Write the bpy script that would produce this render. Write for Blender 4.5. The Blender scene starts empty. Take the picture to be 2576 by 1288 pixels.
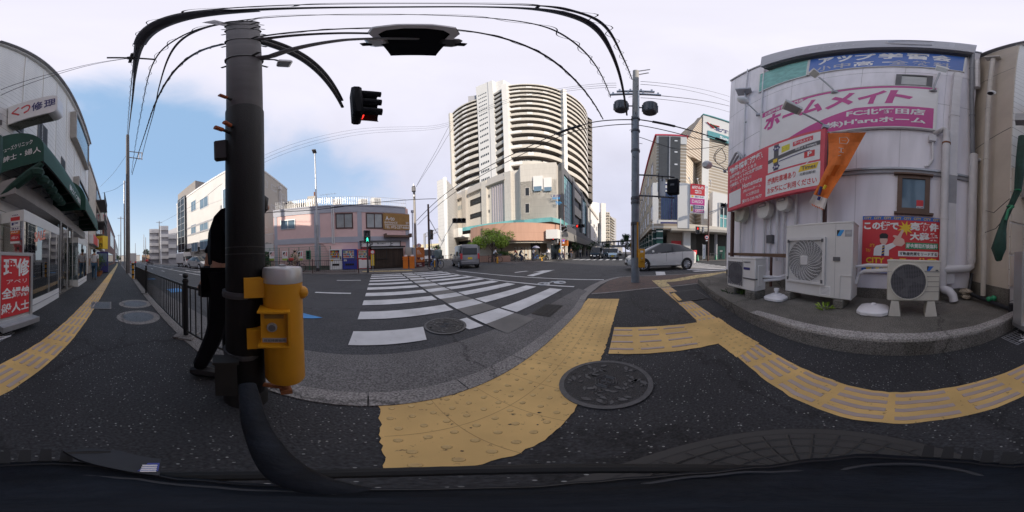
import bpy,math,random
from mathutils import Vector as V,Matrix,Quaternion
random.seed(11)
R=math.radians
scene=bpy.context.scene
# ------------------------------------------------------------------ camera, sky, sun, exposure
H=1.1                       # eye height of the 360 degree camera above the pavement
TILT=R(1.5)                 # the camera leans a little down along the road
A40=R(40)                   # azimuth of the main road
AV=V((math.sin(A40),math.cos(A40),0));UP=V((0,0,1));RV=AV.cross(UP)
cd=bpy.data.cameras.new('camera');cam=bpy.data.objects.new('camera',cd)
scene.collection.objects.link(cam);scene.camera=cam
cd.type='PANO'
try:cd.panorama_type='EQUIRECTANGULAR'
except Exception:pass
try:cd.cycles.panorama_type='EQUIRECTANGULAR'
except Exception:pass
cd.clip_start=0.01;cd.clip_end=5000
TR=Matrix.Rotation(-TILT,4,RV)
cam.matrix_world=Matrix.Translation((0,0,H)) @ TR @ Matrix.Rotation(R(90),4,'X')
SUN_AZ,SUN_EL=R(157),R(20)
sd=V((math.sin(SUN_AZ)*math.cos(SUN_EL),math.cos(SUN_AZ)*math.cos(SUN_EL),math.sin(SUN_EL)))
ld=bpy.data.lights.new('sun','SUN');ld.energy=3.2;ld.angle=R(0.6);ld.color=(1,.9,.76)
sun=bpy.data.objects.new('sun',ld);scene.collection.objects.link(sun)
sun.rotation_euler=(-sd).to_track_quat('-Z','Y').to_euler()
scene.view_settings.view_transform='Standard';scene.view_settings.look='None'
scene.view_settings.gamma=1;scene.view_settings.exposure=0.55
w=bpy.data.worlds.new('World');scene.world=w;w.use_nodes=True
nt=w.node_tree;N=nt.nodes;LK=nt.links;N.clear()
def nn(t,**k):
 n=N.new(t)
 for a,b in k.items():setattr(n,a,b)
 return n
def mth(op,a,b=None,c=None,clamp=False):
 n=nn('ShaderNodeMath',operation=op,use_clamp=clamp)
 for i,q in enumerate((a,b,c)):
  if q is None:continue
  if hasattr(q,'links'):LK.new(q,n.inputs[i])
  else:n.inputs[i].default_value=q
 return n.outputs[0]
def mixc(f,a,b):
 n=nn('ShaderNodeMix',data_type='RGBA')
 LK.new(f,n.inputs[0])
 for i,q in ((6,a),(7,b)):
  if hasattr(q,'links'):LK.new(q,n.inputs[i])
  else:n.inputs[i].default_value=(*q,1)
 return n.outputs[2]
def smooth(x,lo,hi):
 n=nn('ShaderNodeMapRange',interpolation_type='SMOOTHSTEP')
 LK.new(x,n.inputs[0]);n.inputs[1].default_value=lo;n.inputs[2].default_value=hi
 return n.outputs[0]
sky=nn('ShaderNodeTexSky',sky_type='NISHITA',sun_disc=False,sun_elevation=SUN_EL,sun_rotation=SUN_AZ,dust_density=1.6,air_density=1.0)
tc=nn('ShaderNodeTexCoord');gen=tc.outputs['Generated']
sp=nn('ShaderNodeSeparateXYZ');LK.new(gen,sp.inputs[0])
def dirv(az,el):return (math.sin(R(az))*math.cos(R(el)),math.cos(R(az))*math.cos(R(el)),math.sin(R(el)))
def dotd(az,el):
 n=nn('ShaderNodeVectorMath',operation='DOT_PRODUCT');LK.new(gen,n.inputs[0]);n.inputs[1].default_value=dirv(az,el)
 return n.outputs['Value']
# the cloud layer is a flat sheet high above: project the view direction onto it
zc=mth('MAXIMUM',sp.outputs[2],.06)
cx=mth('DIVIDE',sp.outputs[0],zc);cy=mth('DIVIDE',sp.outputs[1],zc)
cv=nn('ShaderNodeCombineXYZ');LK.new(cx,cv.inputs[0]);LK.new(cy,cv.inputs[1])
no1=nn('ShaderNodeTexNoise');no1.inputs['Scale'].default_value=1.3;no1.inputs['Detail'].default_value=8;no1.inputs['Roughness'].default_value=.6
LK.new(cv.outputs[0],no1.inputs['Vector'])
no2=nn('ShaderNodeTexNoise');no2.inputs['Scale'].default_value=2.6;no2.inputs['Detail'].default_value=7;no2.inputs['Distortion'].default_value=.5
LK.new(gen,no2.inputs['Vector'])
nz=mth('ADD',mth('MULTIPLY',mth('SUBTRACT',no1.outputs[0],.5),.22),mth('MULTIPLY',mth('SUBTRACT',no2.outputs[0],.5),.42))
d1=mth('ADD',dotd(-132,17),mth('MULTIPLY',nz,.75))
blue=smooth(d1,.60,.80)
blue2=mth('MULTIPLY',smooth(mth('ADD',dotd(-74,10),mth('MULTIPLY',nz,.8)),.74,.95),.82)
blue=mth('MAXIMUM',blue,blue2)
elv=smooth(sp.outputs[2],.25,1.0)
cloud=mixc(elv,(5.0,5.1,6.2),(6.3,6.15,7.0))
shade=mth('MULTIPLY_ADD',nz,.55,1.0)
cm=nn('ShaderNodeVectorMath',operation='SCALE');LK.new(cloud,cm.inputs[0]);LK.new(shade,cm.inputs['Scale'])
hz=smooth(sp.outputs[2],.0,.55)
bl=mixc(hz,(5.0,5.9,6.9),(2.6,4.1,6.2))
skm=nn('ShaderNodeMix',data_type='RGBA');skm.inputs[0].default_value=.82
LK.new(sky.outputs[0],skm.inputs[6]);LK.new(bl,skm.inputs[7])
fin=mixc(blue,cm.outputs[0],skm.outputs[2])
bg=nn('ShaderNodeBackground');bg.inputs[1].default_value=.1
wo=nn('ShaderNodeOutputWorld');LK.new(fin,bg.inputs[0]);LK.new(bg.outputs[0],wo.inputs[0])
# ------------------------------------------------------------------ measuring: photograph directions to places
KP=2*math.pi/2576
def ray(x,y):
 az=(x-1288)*KP;el=(644-y)*KP
 v=V((math.sin(az)*math.cos(el),math.cos(az)*math.cos(el),math.sin(el)))
 return TR.to_3x3() @ v
def gp(x,y,z=0.0):
 d=ray(x,y);k=(z-H)/d.z
 return V((0,0,H))+d*k
def at(x,y,D):
 d=ray(x,y);k=D/math.hypot(d.x,d.y)
 return V((0,0,H))+d*k
def atz(x,D,z=0):
 p=at(x,644,D);return V((p.x,p.y,z))
def L(s,t,z=0.0):return AV*s-RV*t+UP*z       # s along the road, t across it to the far side
def ST(p):return p.dot(AV),-p.dot(RV)
class Plane:
 def __init__(s,p0,p1):
  s.p=V((p0[0],p0[1],0));d=V((p1[0]-p0[0],p1[1]-p0[1],0));s.len=d.length
  s.u=d.normalized();s.n=s.u.cross(UP)
 def hit(s,x,y):
  d=ray(x,y);o=V((0,0,H));k=(s.p-o).dot(s.n)/d.dot(s.n);return o+d*k
 def uz(s,x,y):
  q=s.hit(x,y);return (q-s.p).dot(s.u),q.z
 def P(s,u,z,off=0.0):
  q=s.p+s.u*u+s.n*off;return V((q.x,q.y,z))
 def rect(s,x0,y0,x1,y1):
  xm,ym=(x0+x1)/2,(y0+y1)/2
  return s.uz(x0,ym)[0],s.uz(x1,ym)[0],s.uz(xm,y1)[1],s.uz(xm,y0)[1]
 def rz(s):return math.atan2(s.u.y,s.u.x)
def foot(az,p,x0,x1):
 n=V((math.sin(R(az)),math.cos(R(az)),0));o=[]
 for x in (x0,x1):
  d=ray(x,644);d.z=0;d.normalize();o.append(d*(p/d.dot(n)))
 return Plane(o[0],o[1])
def facing(x,D,half=1.0):
 p=atz(x,D);d=V((p.x,p.y,0)).normalized();r=V((d.y,-d.x,0))
 return Plane(p-r*half,p+r*half)
# ------------------------------------------------------------------ materials
MATS={}
def mat(name,col,rough=.7,metal=0,var=.12,scale=3.0,bump=0.0,bscale=60,emit=None,es=0.0,spec=.5,coat=0.0):
 if name in MATS:return MATS[name]
 m=bpy.data.materials.new(name);m.use_nodes=True;t=m.node_tree;b=t.nodes['Principled BSDF']
 b.inputs['Roughness'].default_value=rough;b.inputs['Metallic'].default_value=metal
 b.inputs['Specular IOR Level'].default_value=spec
 if coat:b.inputs['Coat Weight'].default_value=coat
 b.inputs['Base Color'].default_value=(*col,1)
 if var:
  g=t.nodes.new('ShaderNodeNewGeometry');n=t.nodes.new('ShaderNodeTexNoise')
  n.inputs['Scale'].default_value=scale;n.inputs['Detail'].default_value=6;n.inputs['Roughness'].default_value=.65
  t.links.new(g.outputs['Position'],n.inputs['Vector'])
  r=t.nodes.new('ShaderNodeMapRange');r.inputs[1].default_value=.3;r.inputs[2].default_value=.7
  r.inputs[3].default_value=1-var;r.inputs[4].default_value=1+var
  t.links.new(n.outputs[0],r.inputs[0])
  s=t.nodes.new('ShaderNodeVectorMath');s.operation='SCALE';s.inputs[0].default_value=col
  t.links.new(r.outputs[0],s.inputs['Scale']);t.links.new(s.outputs[0],b.inputs['Base Color'])
 if bump:
  g=t.nodes.new('ShaderNodeNewGeometry');n=t.nodes.new('ShaderNodeTexNoise')
  n.inputs['Scale'].default_value=bscale;n.inputs['Detail'].default_value=4
  t.links.new(g.outputs['Position'],n.inputs['Vector'])
  bp=t.nodes.new('ShaderNodeBump');bp.inputs['Strength'].default_value=bump;bp.inputs['Distance'].default_value=.02
  t.links.new(n.outputs[0],bp.inputs['Height']);t.links.new(bp.outputs[0],b.inputs['Normal'])
 if emit:
  b.inputs['Emission Color'].default_value=(*emit,1);b.inputs['Emission Strength'].default_value=es
 MATS[name]=m;return m
def nodes_of(m):return m.node_tree.nodes,m.node_tree.links,m.node_tree.nodes['Principled BSDF']
def asphalt(name,base,fleck,fl_amt,rough=.85,stain=.25):
 m=mat(name,base,rough,var=0);n,l,b=nodes_of(m)
 g=n.new('ShaderNodeNewGeometry')
 big=n.new('ShaderNodeTexNoise');big.inputs['Scale'].default_value=.9;big.inputs['Detail'].default_value=8;big.inputs['Roughness'].default_value=.7
 l.new(g.outputs['Position'],big.inputs['Vector'])
 fine=n.new('ShaderNodeTexNoise');fine.inputs['Scale'].default_value=70;fine.inputs['Detail'].default_value=3
 l.new(g.outputs['Position'],fine.inputs['Vector'])
 vo=n.new('ShaderNodeTexVoronoi');vo.inputs['Scale'].default_value=85;l.new(g.outputs['Position'],vo.inputs['Vector'])
 sepc=n.new('ShaderNodeSeparateColor');l.new(vo.outputs['Color'],sepc.inputs[0])
 th=n.new('ShaderNodeMapRange');th.inputs[1].default_value=1-fl_amt;th.inputs[2].default_value=1;l.new(sepc.outputs[0],th.inputs[0])
 dm=n.new('ShaderNodeMapRange');dm.inputs[1].default_value=.42;dm.inputs[2].default_value=.3;l.new(vo.outputs['Distance'],dm.inputs[0])
 mu=n.new('ShaderNodeMath');mu.operation='MULTIPLY';l.new(th.outputs[0],mu.inputs[0]);l.new(dm.outputs[0],mu.inputs[1])
 r1=n.new('ShaderNodeMapRange');r1.inputs[1].default_value=.3;r1.inputs[2].default_value=.7;r1.inputs[3].default_value=1-stain;r1.inputs[4].default_value=1+stain;l.new(big.outputs[0],r1.inputs[0])
 r2=n.new('ShaderNodeMapRange');r2.inputs[1].default_value=.25;r2.inputs[2].default_value=.75;r2.inputs[3].default_value=.3;r2.inputs[4].default_value=1.9;l.new(fine.outputs[0],r2.inputs[0])
 k0=n.new('ShaderNodeMath');k0.operation='MULTIPLY';l.new(r1.outputs[0],k0.inputs[0]);l.new(r2.outputs[0],k0.inputs[1])
 dv=n.new('ShaderNodeVectorMath');dv.operation='ADD';l.new(g.outputs['Position'],dv.inputs[0]);l.new(big.outputs['Color'],dv.inputs[1])
 ve=n.new('ShaderNodeTexVoronoi');ve.feature='DISTANCE_TO_EDGE';ve.inputs['Scale'].default_value=.42;l.new(dv.outputs[0],ve.inputs['Vector'])
 r3=n.new('ShaderNodeMapRange');r3.inputs[1].default_value=.002;r3.inputs[2].default_value=.012;r3.inputs[3].default_value=.5;r3.inputs[4].default_value=1;l.new(ve.outputs['Distance'],r3.inputs[0])
 k=n.new('ShaderNodeMath');k.operation='MULTIPLY';l.new(k0.outputs[0],k.inputs[0]);l.new(r3.outputs[0],k.inputs[1])
 s=n.new('ShaderNodeVectorMath');s.operation='SCALE';s.inputs[0].default_value=base;l.new(k.outputs[0],s.inputs['Scale'])
 mx=n.new('ShaderNodeMix');mx.data_type='RGBA';l.new(mu.outputs[0],mx.inputs[0]);l.new(s.outputs[0],mx.inputs[6]);mx.inputs[7].default_value=(*fleck,1)
 l.new(mx.outputs[2],b.inputs['Base Color'])
 bp=n.new('ShaderNodeBump');bp.inputs['Strength'].default_value=.5;bp.inputs['Distance'].default_value=.006
 l.new(vo.outputs['Distance'],bp.inputs['Height']);l.new(bp.outputs[0],b.inputs['Normal'])
 return m
def worn(name,col,under,amt,scale=14,rough=.75):
 m=mat(name,col,rough,var=0);n,l,b=nodes_of(m)
 g=n.new('ShaderNodeNewGeometry');a=n.new('ShaderNodeTexNoise');a.inputs['Scale'].default_value=scale;a.inputs['Detail'].default_value=9;a.inputs['Roughness'].default_value=.72
 l.new(g.outputs['Position'],a.inputs['Vector'])
 c=n.new('ShaderNodeTexNoise');c.inputs['Scale'].default_value=2.2;c.inputs['Detail'].default_value=5;l.new(g.outputs['Position'],c.inputs['Vector'])
 th=n.new('ShaderNodeMapRange');th.inputs[1].default_value=.66-amt*.35;th.inputs[2].default_value=.72-amt*.3;l.new(a.outputs[0],th.inputs[0])
 r=n.new('ShaderNodeMapRange');r.inputs[1].default_value=.3;r.inputs[2].default_value=.7;r.inputs[3].default_value=.78;r.inputs[4].default_value=1.12;l.new(c.outputs[0],r.inputs[0])
 s=n.new('ShaderNodeVectorMath');s.operation='SCALE';s.inputs[0].default_value=col;l.new(r.outputs[0],s.inputs['Scale'])
 mx=n.new('ShaderNodeMix');mx.data_type='RGBA';l.new(th.outputs[0],mx.inputs[0]);l.new(s.outputs[0],mx.inputs[6]);mx.inputs[7].default_value=(*under,1)
 l.new(mx.outputs[2],b.inputs['Base Color']);return m
def siding(name,col,seam,pitch,width=.06,axis='Z',rough=.6,var=.08):
 """cladding with a real-size seam every <pitch> metres along an axis (Z, or horizontal distance along 'U')"""
 m=mat(name,col,rough,var=0);n,l,b=nodes_of(m)
 g=n.new('ShaderNodeNewGeometry');q=n.new('ShaderNodeSeparateXYZ');l.new(g.outputs['Position'],q.inputs[0])
 if axis=='Z':src=q.outputs[2]
 else:
  d=n.new('ShaderNodeVectorMath');d.operation='DOT_PRODUCT';l.new(g.outputs['Position'],d.inputs[0]);d.inputs[1].default_value=axis;src=d.outputs['Value']
 a=n.new('ShaderNodeMath');a.operation='DIVIDE';l.new(src,a.inputs[0]);a.inputs[1].default_value=pitch
 f=n.new('ShaderNodeMath');f.operation='FRACT';l.new(a.outputs[0],f.inputs[0])
 c=n.new('ShaderNodeMath');c.operation='LESS_THAN';l.new(f.outputs[0],c.inputs[0]);c.inputs[1].default_value=width
 no=n.new('ShaderNodeTexNoise');no.inputs['Scale'].default_value=3.2;no.inputs['Detail'].default_value=8
 st=n.new('ShaderNodeVectorMath');st.operation='MULTIPLY';st.inputs[1].default_value=(1,1,.13);l.new(g.outputs['Position'],st.inputs[0]);l.new(st.outputs[0],no.inputs['Vector'])
 r=n.new('ShaderNodeMapRange');r.inputs[1].default_value=.3;r.inputs[2].default_value=.7;r.inputs[3].default_value=1-var;r.inputs[4].default_value=1+var;l.new(no.outputs[0],r.inputs[0])
 s=n.new('ShaderNodeVectorMath');s.operation='SCALE';s.inputs[0].default_value=col;l.new(r.outputs[0],s.inputs['Scale'])
 mx=n.new('ShaderNodeMix');mx.data_type='RGBA';l.new(c.outputs[0],mx.inputs[0]);l.new(s.outputs[0],mx.inputs[6]);mx.inputs[7].default_value=(*seam,1)
 l.new(mx.outputs[2],b.inputs['Base Color'])
 bp=n.new('ShaderNodeBump');bp.inputs['Strength'].default_value=.6;bp.inputs['Distance'].default_value=.01;bp.invert=True
 l.new(c.outputs[0],bp.inputs['Height']);l.new(bp.outputs[0],b.inputs['Normal'])
 return m
def glass_mat(name,tint=(.9,.95,.95),amt=.75):
 m=bpy.data.materials.new(name);m.use_nodes=True;n=m.node_tree.nodes;l=m.node_tree.links;n.clear()
 tr=n.new('ShaderNodeBsdfTransparent');tr.inputs[0].default_value=(*tint,1)
 gl=n.new('ShaderNodeBsdfGlossy');gl.inputs['Roughness'].default_value=.02
 fr=n.new('ShaderNodeFresnel');fr.inputs[0].default_value=1.5
 ad=n.new('ShaderNodeMath');ad.operation='ADD';ad.use_clamp=True;l.new(fr.outputs[0],ad.inputs[0]);ad.inputs[1].default_value=1-amt
 mx=n.new('ShaderNodeMixShader');o=n.new('ShaderNodeOutputMaterial')
 l.new(ad.outputs[0],mx.inputs[0]);l.new(tr.outputs[0],mx.inputs[1]);l.new(gl.outputs[0],mx.inputs[2]);l.new(mx.outputs[0],o.inputs[0])
 MATS[name]=m;return m
m_road=asphalt('road_asphalt',(.046,.047,.052),(.12,.12,.12),.05,.8)
m_walk=asphalt('pavement_asphalt',(.026,.0265,.030),(.34,.34,.33),.10,.8,.35)
m_gutter=asphalt('gutter_concrete',(.115,.11,.11),(.22,.22,.21),.12,.85)
m_kerb=asphalt('kerb_concrete',(.19,.18,.175),(.26,.25,.24),.1,.85)
m_plat=asphalt('plinth_concrete',(.12,.112,.10),(.25,.24,.22),.1,.9,.5)
m_paint=worn('white_road_paint',(.62,.62,.63),(.1,.1,.1),.08)
m_bluepaint=worn('blue_road_paint',(.08,.28,.6),(.06,.07,.08),.2)
m_yel=worn('tactile_yellow',(.65,.43,.165),(.06,.05,.035),.16,22)
m_yel_far=worn('tactile_yellow_faded',(.56,.44,.22),(.07,.06,.05),.4,9)
m_ridge=mat('tactile_ridge_worn',(.40,.32,.29),.7)
m_dot=mat('tactile_dot',(.52,.36,.15),.65,var=.2,scale=30)
m_brickpv=mat('brick_paving',(.13,.09,.075),.85,var=.35,scale=6)
m_iron=mat('cast_iron',(.035,.035,.038),.55,.4,var=.3,scale=25,bump=.4,bscale=80)
m_iron2=mat('cast_iron_relief',(.085,.085,.09),.5,.4,var=.25,scale=30)
m_black=mat('black_paint',(.012,.012,.015),.45)
m_blackpl=mat('black_plastic',(.016,.018,.024),.5,var=.2,scale=20)
m_wire=mat('cable_black',(.02,.018,.028),.6,var=0)
m_wrap=mat('black_pole_wrap',(.006,.0058,.007),.6,spec=.25,var=.25,scale=4,bump=.15,bscale=120)
m_steel=mat('galvanised_steel',(.38,.39,.42),.45,.5,var=.15)
m_alu=mat('aluminium',(.55,.56,.58),.35,.6,var=.1)
m_steeld=mat('dark_steel',(.09,.09,.1),.5,.5)
m_conc=mat('concrete_pole',(.33,.31,.29),.85,var=.12,scale=5)
m_yellow=worn('yellow_paint',(.62,.29,.012),(.28,.12,.015),.05,16,.42)
m_white=mat('white_paint',(.74,.74,.74),.5,var=.05)
m_whitepl=mat('white_plastic',(.70,.69,.72),.4,var=.06)
m_grey=mat('grey_paint',(.33,.33,.36),.6)
m_dgrey=mat('dark_grey',(.10,.10,.11),.6)
m_red=mat('sign_red',(.62,.04,.05),.5,var=.04)
m_pinkred=mat('sign_pinkish_red',(.68,.075,.11),.5,var=.05)
m_mag=mat('sign_magenta',(.56,.05,.28),.5,var=.06)
m_blue=mat('sign_blue',(.035,.14,.50),.5,var=.06)
m_teal=mat('faded_teal',(.22,.50,.47),.7,var=.25,scale=4)
m_signw=mat('sign_white',(.80,.79,.80),.45,var=.04)
m_navy=mat('navy',(.03,.03,.16),.5,var=0)
m_gold=mat('lettering_yellow',(.80,.55,.03),.5,var=0)
m_orange=mat('orange_cloth',(.72,.17,.02),.7,var=.15,scale=8)
m_green=mat('dark_green_canvas',(.012,.075,.055),.7,var=.2,scale=2)
m_green2=mat('green_tarp',(.012,.055,.042),.65,var=.4,scale=10,bump=.4,bscale=12)
m_lime=mat('green_plastic',(.02,.25,.12),.4)
m_brown=mat('brown_frame',(.13,.075,.05),.5)
m_brownm=mat('dark_brown_metal',(.075,.03,.025),.5)
m_rust=mat('rust',(.22,.08,.03),.8,var=.3,scale=20)
m_glassd=mat('dark_window_glass',(.02,.026,.033),.06,spec=.4,var=0)
m_glassb=mat('bluish_window_glass',(.14,.21,.28),.08,spec=.5,var=.15,scale=.8)
m_glassl=mat('curtained_window_glass',(.34,.36,.36),.12,spec=.7,var=.15,scale=1.5)
m_glasst=mat('teal_window_glass',(.12,.33,.34),.1,spec=.8,var=.1)
m_clear=glass_mat('clear_glass')
m_tyre=mat('tyre_rubber',(.014,.014,.015),.8)
m_rim=mat('wheel_rim',(.42,.42,.44),.35,.7)
m_skin=mat('skin',(.45,.25,.17),.55,var=.06)
m_hair=mat('black_hair',(.012,.010,.010),.6)
m_leaf=mat('leaf_green',(.32,.46,.06),.6,var=.5,scale=1.8)
m_leafd=mat('leaf_dark_green',(.025,.065,.02),.6,var=.5,scale=2)
m_leafm=mat('leaf_mid_green',(.06,.13,.025),.6,var=.45,scale=3)
m_bark=mat('bark',(.10,.075,.055),.9,var=.3,scale=9)
m_lampred=mat('lit_red_lamp',(.5,.01,.01),.4,var=0,emit=(1,.03,.02),es=1.6)
m_lampgreen=mat('lit_green_lamp',(.02,.5,.35),.4,var=0,emit=(.05,1,.6),es=1.6)
m_lens=mat('dark_lens',(.02,.02,.02),.15,var=0)
m_wood=siding('dark_wood_boards',(.045,.03,.022),(.012,.009,.007),.18,.09,tuple(AV),.8,.35)
# ------------------------------------------------------------------ mesh builder
TXT={}
def text_mesh(s,bold):
 if (s,bold) in TXT:return TXT[(s,bold)]
 c=bpy.data.curves.new('lettering','FONT');c.body=s;c.resolution_u=2;c.offset=bold;c.dimensions='2D'
 try:c.fill_mode='FRONT'
 except Exception:pass
 o=bpy.data.objects.new('lettering',c);scene.collection.objects.link(o)
 me=bpy.data.meshes.new_from_object(o.evaluated_get(bpy.context.evaluated_depsgraph_get()))
 vs=[v.co.copy() for v in me.vertices];fs=[tuple(p.vertices) for p in me.polygons]
 bpy.data.objects.remove(o);bpy.data.curves.remove(c);bpy.data.meshes.remove(me)
 if vs:
  x0=min(v.x for v in vs);x1=max(v.x for v in vs);y0=min(v.y for v in vs);y1=max(v.y for v in vs)
  vs=[((v.x-x0)/max(x1-x0,1e-6),(v.y-y0)/max(y1-y0,1e-6)) for v in vs]
 TXT[(s,bold)]=(vs,fs);return TXT[(s,bold)]
class M:
 def __init__(s):s.v=[];s.f=[];s.mi=[];s.mats=[]
 def add(s,vs,fs,m):
  if m not in s.mats:s.mats.append(m)
  k=s.mats.index(m);o=len(s.v)
  s.v+=[tuple(q) for q in vs];s.f+=[tuple(i+o for i in f) for f in fs];s.mi+=[k]*len(fs);return s
 def obox(s,p,a,b,c,m):
  p=V(p);vs=[p,p+a,p+a+b,p+b,p+c,p+a+c,p+a+b+c,p+b+c]
  fs=[(0,3,2,1),(4,5,6,7),(0,1,5,4),(1,2,6,5),(2,3,7,6),(3,0,4,7)]
  if V(a).cross(V(b)).dot(V(c))<0:fs=[f[::-1] for f in fs]
  return s.add(vs,fs,m)
 def box(s,x0,x1,y0,y1,z0,z1,m):
  return s.obox((x0,y0,z0),V((x1-x0,0,0)),V((0,y1-y0,0)),V((0,0,z1-z0)),m)
 def bbox(s,x0,x1,y0,y1,z0,z1,m,b=.03):
  """box with chamfered edges"""
  xs,ys,zs=(x0,x1),(y0,y1),(z0,z1);vs=[];idx={}
  for i in (0,1):
   for j in (0,1):
    for k in (0,1):
     for ax in range(3):
      q=[xs[i],ys[j],zs[k]];sg=[1 if e==0 else-1 for e in (i,j,k)]
      for a2 in range(3):
       if a2!=ax:q[a2]+=sg[a2]*b
      idx[(i,j,k,ax)]=len(vs);vs.append(q)
  fs=[]
  for ax in range(3):
   o=[a for a in range(3) if a!=ax]
   for e in (0,1):
    ring=[]
    for (p,q) in ((0,0),(1,0),(1,1),(0,1)):
     c=[0,0,0];c[ax]=e;c[o[0]]=p;c[o[1]]=q;ring.append(idx[(*c,ax)])
    fs.append(ring)
  for ax in range(3):
   o=[a for a in range(3) if a!=ax]
   for p in (0,1):
    for q in (0,1):
     c0=[0,0,0];c0[o[0]]=p;c0[o[1]]=q;c1=list(c0);c1[ax]=1
     fs.append([idx[(*c0,o[0])],idx[(*c1,o[0])],idx[(*c1,o[1])],idx[(*c0,o[1])]])
  for i in (0,1):
   for j in (0,1):
    for k in (0,1):fs.append([idx[(i,j,k,0)],idx[(i,j,k,1)],idx[(i,j,k,2)]])
  cx=V(((x0+x1)/2,(y0+y1)/2,(z0+z1)/2));out=[]
  for f in fs:
   a,b2,c=V(vs[f[0]]),V(vs[f[1]]),V(vs[f[2]])
   out.append(tuple(f) if (b2-a).cross(c-a).dot((a+b2+c)/3-cx)>0 else tuple(f[::-1]))
  return s.add(vs,out,m)
 def pbox(s,pl,u0,u1,z0,z1,o0,o1,m):
  return s.obox(pl.P(u0,z0,o0),pl.u*(u1-u0),UP*(z1-z0),pl.n*(o1-o0),m)
 def prect(s,pl,x0,y0,x1,y1,o0,o1,m):
  u0,u1,z0,z1=pl.rect(x0,y0,x1,y1);return s.pbox(pl,u0,u1,z0,z1,o0,o1,m)
 def frame(s,pl,u0,u1,z0,z1,t,o0,o1,m):
  s.pbox(pl,u0,u1,z1-t,z1,o0,o1,m);s.pbox(pl,u0,u1,z0,z0+t,o0,o1,m)
  s.pbox(pl,u0,u0+t,z0+t,z1-t,o0,o1,m);s.pbox(pl,u1-t,u1,z0+t,z1-t,o0,o1,m);return s
 def prism(s,pts,vec,m,msides=None):
  n=len(pts);pts=[V(p) for p in pts];vec=V(vec);a=[p+vec for p in pts]
  nrm=V((0,0,0))
  for i in range(n):nrm+=pts[i].cross(pts[(i+1)%n])
  flip=nrm.dot(vec)<0
  top=tuple(range(n,2*n));bot=tuple(range(n))[::-1]
  sd_=[(i,(i+1)%n,n+(i+1)%n,n+i) for i in range(n)]
  if flip:top=top[::-1];bot=bot[::-1];sd_=[f[::-1] for f in sd_]
  s.add(pts+a,[top,bot],m);s.add(pts+a,sd_,msides or m);return s
 def poly(s,pts,m):return s.add(pts,[tuple(range(len(pts)))],m)
 def tube(s,pts,r,m,n=8,caps=True):
  pts=[V(p) for p in pts];rs=r if isinstance(r,(list,tuple)) else [r]*len(pts);vs=[];up=None
  for i,p in enumerate(pts):
   d=(pts[min(i+1,len(pts)-1)]-pts[max(i-1,0)]).normalized()
   if up is None:
    up=V((0,0,1)) if abs(d.z)<.9 else V((1,0,0))
   x=d.cross(up)
   if x.length<1e-4:x=d.orthogonal()
   x.normalize();up=x.cross(d).normalized()
   for k in range(n):
    a=2*math.pi*k/n;vs.append(p+(x*math.cos(a)+up*math.sin(a))*rs[i])
  fs=[]
  for i in range(len(pts)-1):
   for k in range(n):fs.append((i*n+k,i*n+(k+1)%n,(i+1)*n+(k+1)%n,(i+1)*n+k))
  if caps:fs+=[tuple(range(n))[::-1],tuple(range((len(pts)-1)*n,len(pts)*n))]
  return s.add(vs,fs,m)
 def cyl(s,p,q,r,m,n=14,r1=None):return s.tube([p,q],[r,r if r1 is None else r1],m,n)
 def lathe(s,prof,m,n=24,c=(0,0,0),axis='Z'):
  c=V(c);vs=[]
  for (r,z) in prof:
   for k in range(n):
    a=2*math.pi*k/n;q=(r*math.cos(a),r*math.sin(a),z)
    if axis=='Y':q=(q[0],q[2],q[1])
    if axis=='X':q=(q[2],q[0],q[1])
    vs.append(c+V(q))
  fs=[]
  for i in range(len(prof)-1):
   for k in range(n):fs.append((i*n+k,i*n+(k+1)%n,(i+1)*n+(k+1)%n,(i+1)*n+k))
  fs+=[tuple(range(n))[::-1],tuple(range((len(prof)-1)*n,len(prof)*n))]
  if axis=='Y':fs=[f[::-1] for f in fs]
  return s.add(vs,fs,m)
 def ball(s,c,r,m,n=10,sq=(1,1,1)):
  c=V(c);k=max(4,n//2);vs=[];fs=[]
  for i in range(1,k):
   t=math.pi*i/k
   for j in range(n):a=2*math.pi*j/n;vs.append(c+V((math.sin(t)*math.cos(a)*sq[0],math.sin(t)*math.sin(a)*sq[1],math.cos(t)*sq[2]))*r)
  vs+=[c+V((0,0,r*sq[2])),c-V((0,0,r*sq[2]))];T,B=len(vs)-2,len(vs)-1
  for i in range(k-2):
   for j in range(n):fs.append((i*n+j,(i+1)*n+j,(i+1)*n+(j+1)%n,i*n+(j+1)%n))
  for j in range(n):fs+=[(T,j,(j+1)%n),(B,(k-2)*n+(j+1)%n,(k-2)*n+j)]
  return s.add(vs,fs,m)
 def torus(s,c,Rr,r,m,axis='Y',n=20,k=6):
  pts=[]
  for i in range(n):
   a=2*math.pi*i/n;q={'Y':(math.cos(a),0,math.sin(a)),'Z':(math.cos(a),math.sin(a),0),'X':(0,math.cos(a),math.sin(a))}[axis]
   ax={'Y':V((0,1,0)),'Z':V((0,0,1)),'X':V((1,0,0))}[axis]
   for j in range(k):
    b=2*math.pi*j/k;pts.append(V(c)+V(q)*(Rr+r*math.cos(b))+ax*(r*math.sin(b)))
  fs=[(i*k+j,((i+1)%n)*k+j,((i+1)%n)*k+(j+1)%k,i*k+(j+1)%k) for i in range(n) for j in range(k)]
  return s.add(pts,fs,m)
 def text(s,pl,st,u0,u1,z0,z1,off,m,bold=.0,shear=0.0,slope=0.0):
  vs,fs=text_mesh(st,bold)
  return s.add([pl.P(u0+(u1-u0)*a+shear*(b-.5)*(z1-z0),z0+(z1-z0)*b+slope*(a-.5),off) for a,b in vs],fs,m)
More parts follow.
